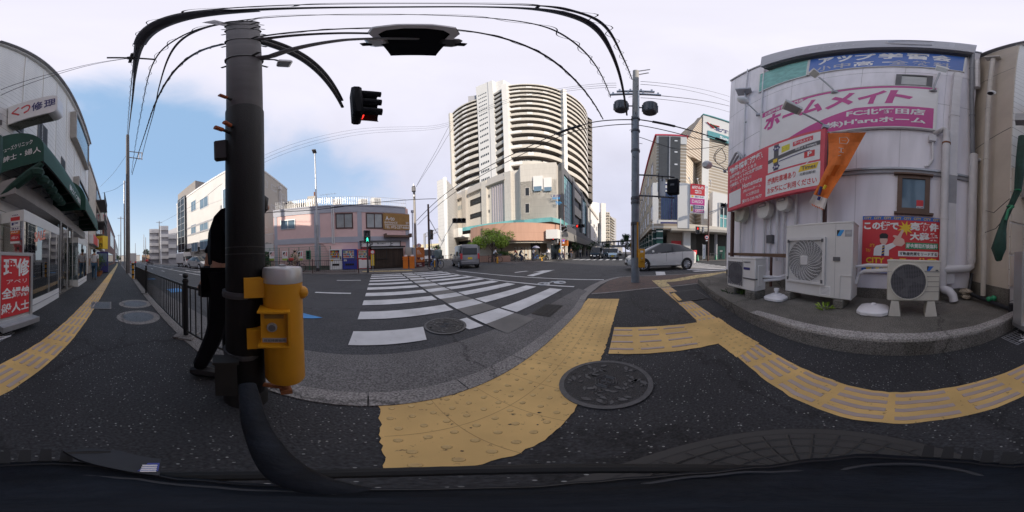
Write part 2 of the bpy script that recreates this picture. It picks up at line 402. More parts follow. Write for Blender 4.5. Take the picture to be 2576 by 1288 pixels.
 def ptext(s,pl,st,x0,y0,x1,y1,off,m,bold=.0,**k):
  u0,u1,z0,z1=pl.rect(x0,y0,x1,y1);return s.text(pl,st,u0,u1,z0,z1,off,m,bold,**k)
 def xf(s,mx):s.v=[tuple(mx @ V(q)) for q in s.v];return s
 def build(s,name,parent=None,smooth=False,org=None,**tags):
  me=bpy.data.meshes.new(name);vs=s.v
  if org is not None:vs=[(q[0]-org[0],q[1]-org[1],q[2]-org[2]) for q in vs]
  elif parent is not None and parent.get('_w'):
   mx=parent.matrix_basis.inverted();vs=[tuple(mx @ V(q)) for q in vs]
  me.from_pydata([tuple(q) for q in vs],[],s.f)
  for m in s.mats:me.materials.append(m)
  me.polygons.foreach_set('material_index',s.mi)
  if smooth:
   me.polygons.foreach_set('use_smooth',[True]*len(me.polygons))
   try:me.set_sharp_from_angle(angle=R(40))
   except Exception:pass
  me.update();o=bpy.data.objects.new(name,me);scene.collection.objects.link(o)
  if org is not None:o.location=org
  if parent is not None:o.parent=parent
  for k,q in tags.items():o[k]=q
  return o
def T(name,label,cat,loc=(0,0,0),rz=0.0,group=None,world=False):
 """an Empty at the base of a thing; parts of a 'world' thing are given in world coordinates"""
 o=bpy.data.objects.new(name,None);scene.collection.objects.link(o);o.empty_display_size=.2
 o.location=loc;o.rotation_euler=(0,0,rz);o.matrix_basis=Matrix.Translation(loc) @ Matrix.Rotation(rz,4,'Z')
 o['label']=label;o['category']=cat
 if group:o['group']=group
 if world:o['_w']=1
 return o
def TW(name,label,cat,loc,group=None):return T(name,label,cat,loc,0.0,group,True)
def tag(o,label,cat,group=None):
 o['label']=label;o['category']=cat
 if group:o['group']=group
 return o
def struct(o):o['kind']='structure';return o
def dup(root,loc,rz,label,group=None):
 r=root.copy();scene.collection.objects.link(r);r.location=loc;r.rotation_euler=(0,0,rz);r['label']=label
 if group:r['group']=group
 for ch in list(root.children):
  c=ch.copy();scene.collection.objects.link(c);c.parent=r
  for g in ch.children:
   d=g.copy();scene.collection.objects.link(d);d.parent=c
 return r
def yaw(az):return-R(az)          # a thing whose local +Y is its front, turned to face an azimuth
# ------------------------------------------------------------------ ground, road, pavements
RZ=-0.05
def flat(name,pts,z,m,thick=None):
 k=M()
 if thick:k.prism([V((p.x,p.y,z-thick)) for p in pts],(0,0,thick),m)
 else:
  a=sum((pts[i].x*pts[(i+1)%len(pts)].y-pts[(i+1)%len(pts)].x*pts[i].y) for i in range(len(pts)))
  q=[V((p.x,p.y,z)) for p in pts];k.poly(q if a>0 else q[::-1],m)
 return k
def sflat(name,pts,z,m,thick=None):return struct(flat(name,pts,z,m,thick).build(name))
gm=M();gm.lathe([(1800,-.12),(1800,-.11)],mat('far_ground',(.09,.09,.085),.9,var=.2,scale=.05),48);struct(gm.build('ground'))
sflat('road',[L(-160,-60),L(230,-60),L(230,150),L(-160,150)],RZ,m_road)
# our corner: kerb line along the road, round the corner and along the side road
KO=[L(-90,3.0),L(-30,1.6),L(-9.2,1.22),L(-5,1.06),L(-1.8,.99),L(2.9,.97)]+[gp(*p) for p in ((1462,745),(1480,731),(1500,716.5),(1523,705.5),(1552,697.5),(1588,694.5),(1638,693.5),(1700,690.5),(1823,682.5))]+[L(8.6,-14),L(10,-60)]
def inset(line,d):
 o=[]
 for i,p in enumerate(line):
  a=line[max(i-1,0)];b=line[min(i+1,len(line)-1)];t=(b-a).normalized();nr=V((t.y,-t.x,0));o.append(p+nr*d)
 return o
def strip(k,a,b,z0,z1,m):
 n=len(a);vs=[V((p.x,p.y,z0)) for p in a]+[V((p.x,p.y,z1)) for p in b]
 k.add(vs,[(i,n+i,n+i+1,i+1) for i in range(n-1)],m);return k
def resample(line,step):
 o=[line[0]]
 for a,b in zip(line,line[1:]):
  k=max(1,int((b-a).length/step));o+=[a.lerp(b,(i+1)/k) for i in range(k)]
 return o
KI=inset(KO,.15)
sflat('pavement',[V((p.x,p.y,0)) for p in inset(KO,.1)]+[L(10,-60),L(-90,-60)],0,m_walk)
k=M();kz=.012
for i in range(len(KO)-1):
 a0,a1,b0,b1=KO[i],KO[i+1],KI[i],KI[i+1];n=max(1,round((a1-a0).length/.6))
 for j in range(n):
  e_=.004/max((a1-a0).length,.01);f,g=j/n+e_,(j+1)/n-e_
  q=[a0.lerp(a1,f),a0.lerp(a1,g),b0.lerp(b1,g),b0.lerp(b1,f)]
  k.prism([V((p.x,p.y,-.12)) for p in q],(0,0,.12+kz),m_kerb)
struct(k.build('kerb'))
# concrete gutter between kerb and road
k=M();go=[L(-90,3.65),L(-30,2.25),L(-9.2,1.86),L(-5,1.7),L(-1.8,1.64),L(1.3,1.66),L(2.3,1.62),L(3.2,1.56)]+[L(4.0,1.52),L(4.8,1.45)]
gi=[L(-90,3.0),L(-30,1.6),L(-9.2,1.22),L(-5,1.06),L(-1.8,.985),L(1.3,.965),L(2.3,.965),L(3.2,.99),L(3.9,.97),gp(1481,730.5)]
strip(k,gi,go,-.03,RZ+.006,m_gutter);struct(k.build('gutter'))
k=M();strip(k,KO[7:14],inset(KO[7:14],-.22),-.035,-.041,m_kerb);struct(k.build('gutter'))
# brick corner pavement
BI=inset(KO,.16)
bp_=[gp(1488,738),gp(1530,735),gp(1620,725),gp(1700,717),gp(1766,710.5),gp(1835,703)]+[L(7.2,-9),L(8.4,-14)]+[BI[i] for i in (14,13,12,11,10,9)]
sflat('brick_pavement',bp_,.004,m_brickpv)
n_,l_,b_=nodes_of(m_brickpv)
bt=n_.new('ShaderNodeTexBrick');bt.inputs['Scale'].default_value=5;bt.inputs['Color1'].default_value=(.15,.10,.085,1);bt.inputs['Color2'].default_value=(.09,.07,.065,1);bt.inputs['Mortar'].default_value=(.05,.045,.04,1);bt.inputs['Mortar Size'].default_value=.012
g_=n_.new('ShaderNodeNewGeometry');l_.new(g_.outputs['Position'],bt.inputs['Vector']);l_.new(bt.outputs[0],b_.inputs['Base Color'])
k=M();strip(k,[gp(1488,738),gp(1620,725.5),gp(1766,711)],[gp(1488,741),gp(1620,728),gp(1766,713)],.009,.009,m_kerb);struct(k.build('kerb'))
# pavements of the other corners (kerb edge and surface)
m_walk2=asphalt('far_pavement',(.11,.10,.095),(.2,.2,.2),.05)
def corner(pts):
 k=M();k.prism([V((p.x,p.y,-.1)) for p in pts],(0,0,.1),m_walk2,m_kerb);struct(k.build('pavement'))
corner([L(-120,12.5),L(-30,10.8),L(-8,10.45),L(3.2,10.2),L(4.4,10.6),L(4.9,12),L(5.2,16),L(7,60),L(7,140),L(-120,140)])
corner([L(12.2,13),L(13.3,11.0),L(15.5,9.8),L(21.3,8.7),L(60,9.2),L(220,12),L(220,140),L(15,140),L(12.6,40)])
corner([L(19.6,-2.2),L(20.8,-1.2),L(23,-.7),L(60,-.6),L(220,-.6),L(220,-60),L(21,-60),L(19.2,-12)])
# ------------------------------------------------------------------ painted road markings
def sk(s,t):return L(s+.045*(t-1.86),t)
def quad(k,a,b,c,d,z,m):
 q=[V((p.x,p.y,z)) for p in (a,b,c,d)];nrm=(q[1]-q[0]).cross(q[2]-q[0]).z
 k.poly(q if nrm>0 else q[::-1],m)
MZ=RZ+.012
k=M();T0=[1.87,2.79,3.67,4.53,5.42,6.3,7.15,8.0,8.85,9.6]
for i,t in enumerate(T0):
 w_=.42 if i<9 else .3
 if i==0:
  quad(k,sk(-.28,t),sk(.65,t),sk(.73,t+w_),sk(-.28,t+w_),MZ,m_paint)
  quad(k,sk(1.28,t+.0),sk(1.52,t-.02),sk(1.5,t+w_),sk(1.22,t+w_),MZ,m_paint)
 else:quad(k,sk(-.28,t),sk(1.5,t),sk(1.5,t+w_),sk(-.28,t+w_),MZ,m_paint)
 e=4.52-.03*(t-1.9)
 if i>0 or True:quad(k,sk(2.33,t),sk(e,t),sk(e,t+w_),sk(2.33,t+w_),MZ,m_paint)
struct(k.build('crosswalk_marking'))
m_lane=worn('guide_lane_white',(.60,.60,.61),(.2,.2,.2),.15,40);m_lane2=worn('guide_lane_grey',(.16,.155,.15),(.08,.08,.08),.2,30)
k=M()
for i,t in enumerate(T0):
 quad(k,sk(1.58,t),sk(2.26,t),sk(2.26,t+.42),sk(1.58,t+.42),MZ+.004,m_lane)
 quad(k,sk(1.58,t-.46),sk(2.26,t-.46),sk(2.26,t),sk(1.58,t),MZ+.004,m_lane2)
struct(k.build('crosswalk_guide_marking'))
k=M()
a,b=gp(1443,723,RZ),gp(1116,686,RZ);d=(b-a).normalized();nn_=V((d.y,-d.x,0))*.13
quad(k,a,b,b+nn_,a+nn_,MZ,m_paint)
a,b=gp(1519,705,RZ),gp(1146,681.5,RZ);quad(k,a,b,b+nn_,a+nn_,MZ,m_paint)
for s0,t in ((-1.75,4.85),(-1.6,7.6)):
 for j in range(10):quad(k,L(s0-j*5,t+.02+.03*j),L(s0+1.15-j*5,t+.03*j),L(s0+1.15-j*5,t+.14+.03*j),L(s0-j*5,t+.16+.03*j),MZ,m_paint)
quad(k,L(-9,5.9),L(-85,11.5),L(-85,11.65),L(-9,6.05),MZ,m_paint)
quad(k,L(-9,3.1),L(-85,6.3),L(-85,6.45),L(-9,3.25),MZ,m_paint)
quad(k,L(-9,8.7),L(-85,12.5),L(-85,12.65),L(-9,8.85),MZ,m_paint)
struct(k.build('lane_marking'))
k=M()   # turn arrows at the middle of the junction
quad(k,gp(1325,694,RZ),gp(1341,695.5,RZ),gp(1390,681,RZ),gp(1372,681,RZ),MZ,m_paint)
quad(k,gp(1340,685.5,RZ),gp(1372,683,RZ),gp(1398,679.5,RZ),gp(1366,681,RZ),MZ+.004,m_paint)
quad(k,gp(1293,685.5,RZ),gp(1297,686.5,RZ),gp(1330,682.5,RZ),gp(1322,682,RZ),MZ,m_paint)
a=L(-13.5,7.4);quad(k,a,L(-16,7.5),L(-16,7.65),L(-13.5,7.55),MZ,m_paint);k.poly([V((*L(-12.4,7.48).xy,MZ)),V((*L(-13.5,7.9).xy,MZ)),V((*L(-13.5,7.1).xy,MZ))][::-1],m_paint)
struct(k.build('arrow_marking'))
k=M();c=gp(1388,713,RZ+.01)   # bicycle symbol
for q in (-.32,.32):
 k.torus(c+AV*.02+(AV*.75-RV*-.66)*q*1.0+UP*.002,.2,.03,m_paint,'Z',18,4)
k.tube([c+(AV*.75+RV*.66)*-.3+UP*.003,c+AV*.3-RV*.1+UP*.003,c+(AV*.75+RV*.66)*.3+UP*.003],.025,m_paint,4)
struct(k.build('bicycle_marking'))
k=M();q=[L(-1.4,2.62),L(-1.02,2.72),L(-.86,2.8),L(-1.4,2.98)];quad(k,*q,MZ,m_bluepaint)
for j in range(6):quad(k,L(-6-j*4,2.0),L(-5.3-j*4,1.95),L(-5.3-j*4,2.5),L(-6-j*4,2.5),MZ,m_bluepaint)
struct(k.build('bicycle_lane_marking'))
k=M()   # zebra crossings on the far side of the junction
for j in range(9):quad(k,L(21.6+.3,7.6-j*.95),L(25.2,7.6-j*.95),L(25.2,7.15-j*.95),L(21.9,7.15-j*.95),MZ,m_paint)
struct(k.build('crosswalk_marking'))
k=M()
for j in range(11):quad(k,L(8.6+j*.92,-3.9),L(9.05+j*.92,-3.9),L(9.05+j*.92,-7.6),L(8.6+j*.92,-7.6),MZ,m_paint)
quad(k,gp(1651,694,RZ),gp(1675,694,RZ),gp(1672,684,RZ),gp(1649,684,RZ),MZ,m_paint)
struct(k.build('crosswalk_marking'))
# ------------------------------------------------------------------ tactile paving
def ragged(pts,z,m,step=.035,j=.004):
 o=[]
 for i,p in enumerate(pts):
  q=pts[(i+1)%len(pts)];n=max(1,int((q-p).length/step));d=(q-p).normalized();nr=V((d.y,-d.x,0))
  for e in range(n):o.append(p.lerp(q,e/n)+nr*random.gauss(0,j))
 return flat('x',o,z,m)
def smoothpath(pts,n=6):
 o=[]
 for i in range(len(pts)-1):
  p0,p1,p2,p3=pts[max(i-1,0)],pts[i],pts[i+1],pts[min(i+2,len(pts)-1)]
  for j in range(n):
   t=j/n;o.append(.5*((2*p1)+(p2-p0)*t+(2*p0-5*p1+4*p2-p3)*t*t+(3*p1-p0-3*p2+p3)*t**3))
 return o+[pts[-1]]
def guide(pts,wd,m,z=.004,near=8,lab=None):
 path=resample(smoothpath(pts,8),.08);k=M();n=len(path);lft,rgt=[],[]
 for i,p in enumerate(path):
  d=(path[min(i+1,n-1)]-path[max(i-1,0)]).normalized();nr=V((d.y,-d.x,0))
  lft.append(p-nr*(wd/2+random.gauss(0,.003)));rgt.append(p+nr*(wd/2+random.gauss(0,.003)))
 strip(k,lft,rgt,z,z,m)
 acc=0;seg=[];bars=[]
 for i in range(n-1):
  if path[i].length<near:seg.append(i)
  acc+=(path[i+1]-path[i]).length
  if acc>=.31:bars.append(seg);seg=[];acc=0
 for sg in bars:
  if len(sg)<3:continue
  for e in (-.36,-.12,.12,.36):
   A=[]
   for i in sg[:-1]+[sg[-1]]:
    f=(e*wd)/wd+.5;A.append(lft[i].lerp(rgt[i],f))
   if (A[-1]-A[0]).length<.1:continue
   d=(A[-1]-A[0]).normalized();nr=V((d.y,-d.x,0))*.016
   for i in range(len(A)-1):
    B,C=A[i],A[i+1];k.prism([V((q.x,q.y,z)) for q in (B-nr,C-nr,C+nr,B+nr)],(0,0,.006),m_ridge)
 return k
k=guide([L(-12.7,-.22),L(-8,-.4),L(-4.9,-.53),L(-2.3,-.66),L(-1.25,-.75),L(-.4,-.81),L(0,-.84),L(.5,-.97),L(1.15,-1.12),L(2,-1.2),L(3.1,-1.24),L(4.9,-1.2)],.33,m_yel)
struct(k.build('tactile_paving'))
k=guide([L(-60,1.2),L(-40,.8),L(-22,.15),L(-12.72,-.22)],.36,m_yel_far,.004,0);struct(k.build('tactile_paving'))
m_joint=mat('tile_joint',(.30,.20,.09),.9)
k=ragged([L(0,.26),L(3.68,.15),L(3.62,.86),L(.02,.83)],.006,m_yel,.03,.004)
for i in range(36):
 for j in range(6):
  p=L(.06+i*.1+(.02 if j%2 else 0),.31+j*.098-.0*i);
  k.lathe([(.017,.0062),(.015,.0095),(.008,.0105)],m_dot,10,(p.x,p.y,0))
for i in range(1,13):a,b=L(.3*i,.25-.007*i),L(.3*i,.835);d_=AV*.0013;k.add([V((q.x,q.y,.0072)) for q in (a-d_,a+d_,b+d_,b-d_)],[(0,1,2,3)],m_joint)
a,b=L(.02,.545),L(3.64,.505);d_=RV*.0013;k.add([V((q.x,q.y,.0074)) for q in (a+d_,b+d_,b-d_,a-d_)],[(0,1,2,3)],m_joint)
for (s,t,r) in ((.46,.42,.009),(.33,.5,.006),(.62,.38,.010),(.52,.33,.006),(.2,.36,.006),(.85,.55,.007),(1.1,.4,.007)):
 p=L(s,t);q=[p+V((math.cos(a*1.05)*r*random.uniform(.6,1.3),math.sin(a*1.05)*r*random.uniform(.5,1),0)) for a in range(6)];k.add([V((e.x,e.y,.0085)) for e in q],[(0,1,2,3,4,5)],m_iron)
struct(k.build('tactile_paving'))
k=guide([L(1.85,.16),L(1.84,-.4),L(1.80,-1.06)],.68,m_yel,.008,8);struct(k.build('tactile_paving'))
k=ragged([L(1.12,-.93),L(2.2,-1.02),L(2.16,-1.40),L(1.2,-1.31)],.011,m_yel)
for i in range(8):
 for j in range(4):
  p=L(1.2+i*.09,-1.01-j*.088-i*.008);k.lathe([(.02,.011),(.017,.0155),(.01,.0165)],m_dot,8,(p.x,p.y,0))
struct(k.build('tactile_paving'))
k=ragged([gp(1640,706),gp(1664,705),gp(1690,703.5),gp(1752,692),gp(1826,683.5),gp(1830,690),gp(1760,699),gp(1697,709),gp(1676,710),gp(1688,721),gp(1660,724)],.012,m_yel_far);struct(k.build('tactile_paving'))
k=ragged([L(-.6,11.4),L(2.9,10.8),L(2.95,11.4),L(-.5,12)],.006,m_yel_far);struct(k.build('tactile_paving'))
# ------------------------------------------------------------------ covers and grates
def manhole(c,r,label,seed,z=0.0):
 rnd=random.Random(seed);t=T('manhole_cover',label,'manhole cover',(c.x,c.y,z))
 k=M();k.lathe([(r*1.06,0),(r*1.06,.008),(r*.95,.008),(r*.945,.004)],m_iron2,40);k.build('rim',t)
 k=M();k.lathe([(r*.945,.002),(r*.945,.005)],m_iron,40)
 hexp=lambda q,z:[V((q*math.cos(a*math.pi/3),q*math.sin(a*math.pi/3),z)) for a in range(6)]
 for q in (.27,.2):
  for i in range(6):k.cyl(hexp(r*q,.007)[i],hexp(r*q,.007)[(i+1)%6],.006,m_iron2,4)
 for i in range(6):k.cyl((0,0,.007),hexp(r*.14,.007)[i]*.9,.006,m_iron2,4)
 for i in range(58):                                   # leaf and flower relief
  a=rnd.uniform(0,6.283);d=r*rnd.uniform(.36,.86);p=V((d*math.cos(a),d*math.sin(a),.0065));b=rnd.uniform(0,3.14);ln=r*rnd.uniform(.05,.13)
  u=V((math.cos(b),math.sin(b),0));v=V((-u.y,u.x,0));w2=ln*.45
  k.prism([p-u*ln,p+v*w2*.8-u*ln*.2,p+v*w2+u*ln*.3,p+u*ln,p-v*w2+u*ln*.2,p-v*w2*.8-u*ln*.3],(0,0,.003),m_iron2)
 for i in (0,2.2,4.1):k.box(r*.86*math.cos(i)-.012,r*.86*math.cos(i)+.012,r*.86*math.sin(i)-.012,r*.86*math.sin(i)+.012,.005,.0095,m_black)
 k.build('lid',t);return t
manhole(gp(1525,962),.295,'round iron manhole cover with flower relief overlapping the yellow dotted paving',3,.008)
manhole(gp(1120,820,RZ),.30,'round iron manhole cover with relief set in the zebra crossing',5,RZ+.008)
c=gp(2030,1186);m_iron3=mat('cast_iron_dull',(.03,.028,.028),.7);m_iron4=mat('cast_iron_dull_relief',(.045,.043,.042),.7)
t=T('manhole_cover','round iron cover with radial grid partly under the black camera cart','manhole cover',(c.x,c.y,.002))
k=M();k.lathe([(.33,0),(.33,.008),(.29,.008),(.29,.005)],m_iron4,40);k.build('rim',t)
k=M();k.lathe([(.29,.001),(.29,.004)],m_iron3,40)
for q in (.07,.13,.19,.245):
 k.torus((0,0,.006),q,.008,m_iron4,'Z',30,4)
for a in range(20):k.cyl((.08*math.cos(a*.314),.08*math.sin(a*.314),.006),(.28*math.cos(a*.314),.28*math.sin(a*.314),.006),.006,m_iron4,4)
k.build('lid',t)
m_cov=asphalt('cover_infill',(.085,.095,.11),(.16,.17,.18),.1,.6)
for (x,y,r,lb) in ((340,764,.29,'smaller grey round cover with pale ring, farther of two beside the railing'),(348,797,.29,'grey round cover with pale ring, nearer of two beside the railing')):
 c=gp(x,y);t=T('manhole_cover',lb,'manhole cover',(c.x,c.y,.001))
 k=M();k.lathe([(r*1.38,0),(r*1.36,.005),(r,.005),(r*.98,.003)],m_kerb,36);k.build('rim',t)
 k=M();k.lathe([(r*.98,0),(r*.98,.0045)],m_cov,36);k.build('lid',t)
def rcover(name,label,cat,q,fr,mfr,mlid,z=.003,bars=0):
 c=sum(q,V((0,0,0)))/4;t=TW(name,label,cat,(c.x,c.y,0));k=M();n=[c+(p-c)*(1-fr) for p in q]
 for i in range(4):quad(k,q[i],q[(i+1)%4],n[(i+1)%4],n[i],z+.002,mfr)
 k.build('frame',t);k=M()
 if bars:
  quad(k,*n,z-.001,m_black)
  for i in range(bars):
   f=(i+.5)/bars;a=n[0].lerp(n[1],f);b=n[3].lerp(n[2],f);d=(b-a).normalized();nr=V((d.y,-d.x,0))*.006
   k.prism([V((e.x,e.y,z-.001)) for e in (a-nr,b-nr,b+nr,a+nr)],(0,0,.006),mlid)
  for i in range(4):
   f=(i+.5)/4;a=n[0].lerp(n[3],f);b=n[1].lerp(n[2],f);d=(b-a).normalized();nr=V((d.y,-d.x,0))*.004
   k.prism([V((e.x,e.y,z+.006)) for e in (a-nr,b-nr,b+nr,a+nr)],(0,0,.002),mlid)
 else:quad(k,*n,z,mlid)
 k.build('lid',t);return t
rcover('access_cover','square grey hydrant cover beside the yellow guide strip near the shoe shop','cover',[gp(230,760),gp(280,760),gp(280,778),gp(228,777)],.13,m_kerb,m_cov,.008)
t=rcover('access_cover','rectangular asphalt filled cover with a yellow corner by the plinth','cover',[gp(1683,736.5),gp(1750,729),gp(1783,751.5),gp(1705,761.5)],.05,m_iron2,m_walk,.016)
k=M();quad(k,gp(1687,741),gp(1696,738),gp(1716,757),gp(1707,759.5),.021,m_yel);k.build('tactile_patch',t)
rcover('drain_grate','dark iron kerbside drain grate beside the zebra crossing','drain grate',[gp(1335,789,-.04),gp(1375,764,-.04),gp(1418,769,-.04),gp(1383,799,-.04)],.1,m_iron,m_iron2,-.033,14)
rcover('drain_grate','galvanised steel grate lying at the foot of the concrete plinth','drain grate',[gp(2518,850),gp(2576,822),gp(2576+38,838),gp(2560,869)],.06,m_steel,m_steel,.004,9)
# ------------------------------------------------------------------ grey corner building with the signs
WR=foot(135,3.4,1828,2440);n3=WR.n
PH=.22
m_clad=siding('grey_cladding',(.85,.825,.89),(.62,.60,.65),.91,.015,tuple(WR.u),.55,.12)
bR=TW('corner_building','light grey clad corner building carrying the magenta sign and the grey roof fascia','building',(WR.P(3,0).x,WR.P(3,0).y,0))
def back(pl,u,d):q=pl.P(u,0,-d);return V((q.x,q.y,0))
k=M();k.prism([WR.P(0,PH+.18),WR.P(WR.len,PH+.18),WR.P(WR.len,PH+.18,-12),WR.P(0,PH+.18,-12)],(0,0,12.35),m_clad)
u0,u1,z0,z1=WR.rect(2110,424,2432,440);zl=WR.uz(2250,424)[1]
k.pbox(WR,0,WR.len,zl-.14,zl,0,.05,m_grey);k.pbox(WR,0,WR.len,zl-.05,zl+.0,.05,.08,m_steel)
for zz in (5.9,8.3):k.pbox(WR,0,WR.len,zz,zz+.015,0,.004,m_grey)
k.build('wall',bR)
k=M();k.prism([WR.P(-.02,PH-.1),WR.P(WR.len+.02,PH-.1),WR.P(WR.len+.02,PH-.1,-11),WR.P(-.02,PH-.1,-11)],(0,0,.29),m_plat);k.build('base',bR)
k=M();k.pbox(WR,0,WR.len,12.75,12.95,-12,.06,m_grey);k.build('roof',bR)
PF=foot(135,3.0,1895,2425)
k=M();k.pbox(PF,0,PF.len,11.35,13.25,-.38,0,mat('fascia_grey',(.33,.34,.40),.45,var=.15,scale=1.2))
m_ghost=mat('ghost_lettering',(.43,.44,.50),.5)
u,v,a,b=PF.rect(2285,105,2402,122)
k.text(PF,'21',u+.12*(v-u),v,12.0,12.95,.004,m_ghost,.01)
k.tube([PF.P((u+v)/2-.3+.62*(v-u)*math.cos(t),12.45+.58*math.sin(t),.004) for t in [i*.25+1.0 for i in range(18)]],.05,m_ghost,4)
k.text(PF,'CENTURY',1.1,2.6,12.1,12.5,.004,m_ghost)
k.pbox(PF,.02,PF.len-.02,11.2,11.35,-.38,-.12,m_dgrey);k.build('fascia',bR)
def window(pl,x0,y0,x1,y1,par,fr,gl,t=.08,name='window',mull=0,out=.05):
 u0,u1,z0,z1=pl.rect(x0,y0,x1,y1);k=M();k.frame(pl,u0,u1,z0,z1,t,0,out,fr)
 for i in range(mull):uu=u0+(u1-u0)*(i+1)/(mull+1);k.pbox(pl,uu-t*.35,uu+t*.35,z0+t,z1-t,0,out*.8,fr)
 o=k.build(name,par);k=M();k.pbox(pl,u0+t*.8,u1-t*.8,z0+t*.8,z1-t*.8,.002,out*.4,gl);g=k.build('pane',o)
 o.parent=par;return o
def win_uz(pl,u0,u1,z0,z1,par,fr,gl,t=.08,mull=0,out=.05,name='window'):
 k=M();k.frame(pl,u0,u1,z0,z1,t,0,out,fr)
 for i in range(mull):uu=u0+(u1-u0)*(i+1)/(mull+1);k.pbox(pl,uu-t*.35,uu+t*.35,z0+t,z1-t,0,out*.8,fr)
 o=k.build(name,par);k=M();k.pbox(pl,u0+t*.8,u1-t*.8,z0+t*.8,z1-t*.8,.002,out*.4,gl)
 me=k.build('pane',None)
 me.parent=o;me.data.transform(par.matrix_basis.inverted()) if par.get('_w') else None
 return o
_w0=window
def window(pl,x0,y0,x1,y1,par,fr,gl,t=.08,name='window',mull=0,out=.05):
 return win_uz(pl,*pl.rect(x0,y0,x1,y1),par,fr,gl,t,mull,out,name)
window(WR,2253,190,2345,219,bR,m_dgrey,m_glassl,.12)
wn=window(WR,2257,442,2338,536,bR,m_brown,m_glassb,.1)
for y0,y1,nm in ((536,541,'sill'),(439,443,'head_trim')):
 k=M();k.prect(WR,2249,y0,2346,y1,0,.1,m_brown);k.build(nm,wn).data.transform(bR.matrix_basis.inverted())
k=M();k.prect(WR,2305,505,2322,520,.03,.034,m_red);k.prect(WR,2305,520,2322,526,.03,.034,m_signw);k.ptext(WR,'SECOM',2306,521,2321,525,.036,m_navy,.02)
k.build('sticker',wn);wn.children[-1].data.transform(bR.matrix_basis.inverted())
# pipes on the wall
def wpipe(name,label,pts,r,m,par=None,cat='pipe',offs=.1,pl=WR,n=12,rings=()):
 q=[pl.hit(x,y)+pl.n*(o if o is not None else offs) for x,y,o in pts]
 k=M();k.tube(q,r,m,n)
 for i,f in rings:
  p=q[i].lerp(q[i+1],f);d=(q[i+1]-q[i]).normalized()*.03;k.cyl(p-d,p+d,r*1.18,m,n)
 return tag(k.build(name,None,True,org=tuple(q[-1])),label,cat)
m_pipe=mat('pipe_white',(.66,.65,.68),.4,var=.12,scale=2)
m_pipeg=mat('pipe_grey',(.20,.21,.24),.5)
u,v,a,b=WR.rect(2381,185,2401,700)
k=M();zt=WR.uz(2391,186)[1];k.pbox(WR,u,v,.55,zt,0,.16,m_pipe)
for zz in (3.0,5.2):k.pbox(WR,u-.012,v+.012,zz,zz+.06,0,.172,m_pipe)
k.pbox(WR,u-.002,v+.002,2.3,3.0,.01,.165,mat('duct_grey',(.33,.33,.36),.5));tag(k.build('duct',org=tuple(WR.P(u,.55))),'tall square white duct on the grey wall beside the magenta sign','duct')
def elbow(k,pts,r,m,n=12):k.tube(pts,r,m,n)
k=M();p0=WR.hit(2352,336);
elbow(k,[p0+n3*.0,p0+n3*.12+WR.u*.08,WR.hit(2369,334)+n3*.17,WR.hit(2374,340)+n3*.18,WR.hit(2375,360)+n3*.18],.075,m_pipe)
pb=WR.hit(2375,360)+n3*.18;zb=.50;q=V((pb.x,pb.y,zb))
k.cyl(pb,q,.085,m_pipe,14);d2=(n3*.6+WR.u*.5)
elbow(k,[q,q+V((0,0,-.06))+d2*.05,V((q.x,q.y,PH+.2))+d2*.22,V((q.x,q.y,PH+.12))+d2*.32,V((q.x,q.y,PH+.0))+d2*.36],.09,m_pipe)
for zz in (3.9,1.9,1.15):k.cyl((q.x,q.y,zz),(q.x,q.y,zz+.05),.094,m_rust if zz>3 else m_pipe,14)
tag(k.build('drain_pipe',None,True,org=(q.x,q.y,PH)),'thick white drain pipe bending out of the wall beside the square duct','pipe')
k=M();a=WR.hit(2443,396)+n3*.14;b=WR.hit(2443,660)+n3*.14;k.cyl(a,(a.x,a.y,b.z),.1,m_pipe,14)
k.cyl((a.x,a.y,b.z+.05),(a.x,a.y,b.z+.12),.108,m_pipe,14)
c2=V((q.x,q.y,.86));elbow(k,[V((a.x,a.y,b.z)),V((a.x,a.y,.93)),V((a.x,a.y,.87)).lerp(c2,.12),c2.lerp(V((a.x,a.y,.86)),.25),c2],.09,m_pipe)
e=V((a.x,a.y,a.z-.1));elbow(k,[e,e+WR.u*.25-n3*.05,e+WR.u*.36-n3*.12+UP*-.1,e+WR.u*.3-n3*.2-UP*.25,e-n3*.25-UP*.3],.055,m_pipe)
tag(k.build('drain_pipe',None,True,org=(a.x,a.y,.8)),'white drain pipe at the wall corner with a horizontal run to the next pipe','pipe')
wpipe('rain_pipe','dark grey rainwater pipe at the top corner of the grey building',[(2441,120,.1),(2440,250,.1),(2441,392,.12)],.06,m_pipeg,rings=((0,.6),(1,.4)))
wpipe('rain_pipe','short white pipe hanging beside the dark rainwater pipe',[(2452,155,.1),(2453,225,.1)],.08,m_pipe)
for x,yb,lb in ((1884,520,'thin grey conduit on the wall left of the magenta sign'),(1926,480,'thin conduit passing behind the magenta sign')):
 k=M();p=WR.hit(x,175)+n3*.05;k.cyl(p,(p.x,p.y,3.2),.028,m_pipe,8)
 for zz in (5,7,9):k.pbox(WR,(p-WR.p).dot(WR.u)-.06,(p-WR.p).dot(WR.u)+.06,zz,zz+.05,.0,.05,m_steel)
 tag(k.build('conduit',org=(p.x,p.y,3.2)),lb,'conduit')
k=M();k.prect(WR,2335,345,2352,360,0,.12,m_pipe);p=WR.hit(2345,362)+n3*.06;r_=WR.hit(2345,405)+n3*.06;k.tube([p,r_,WR.hit(2335,420)+n3*.05,WR.hit(2325,422)+n3*.05],.03,m_pipe,8)
tag(k.build('junction_box',org=tuple(r_)),'cream junction box with a curved conduit on the grey wall','junction box')
k=M()
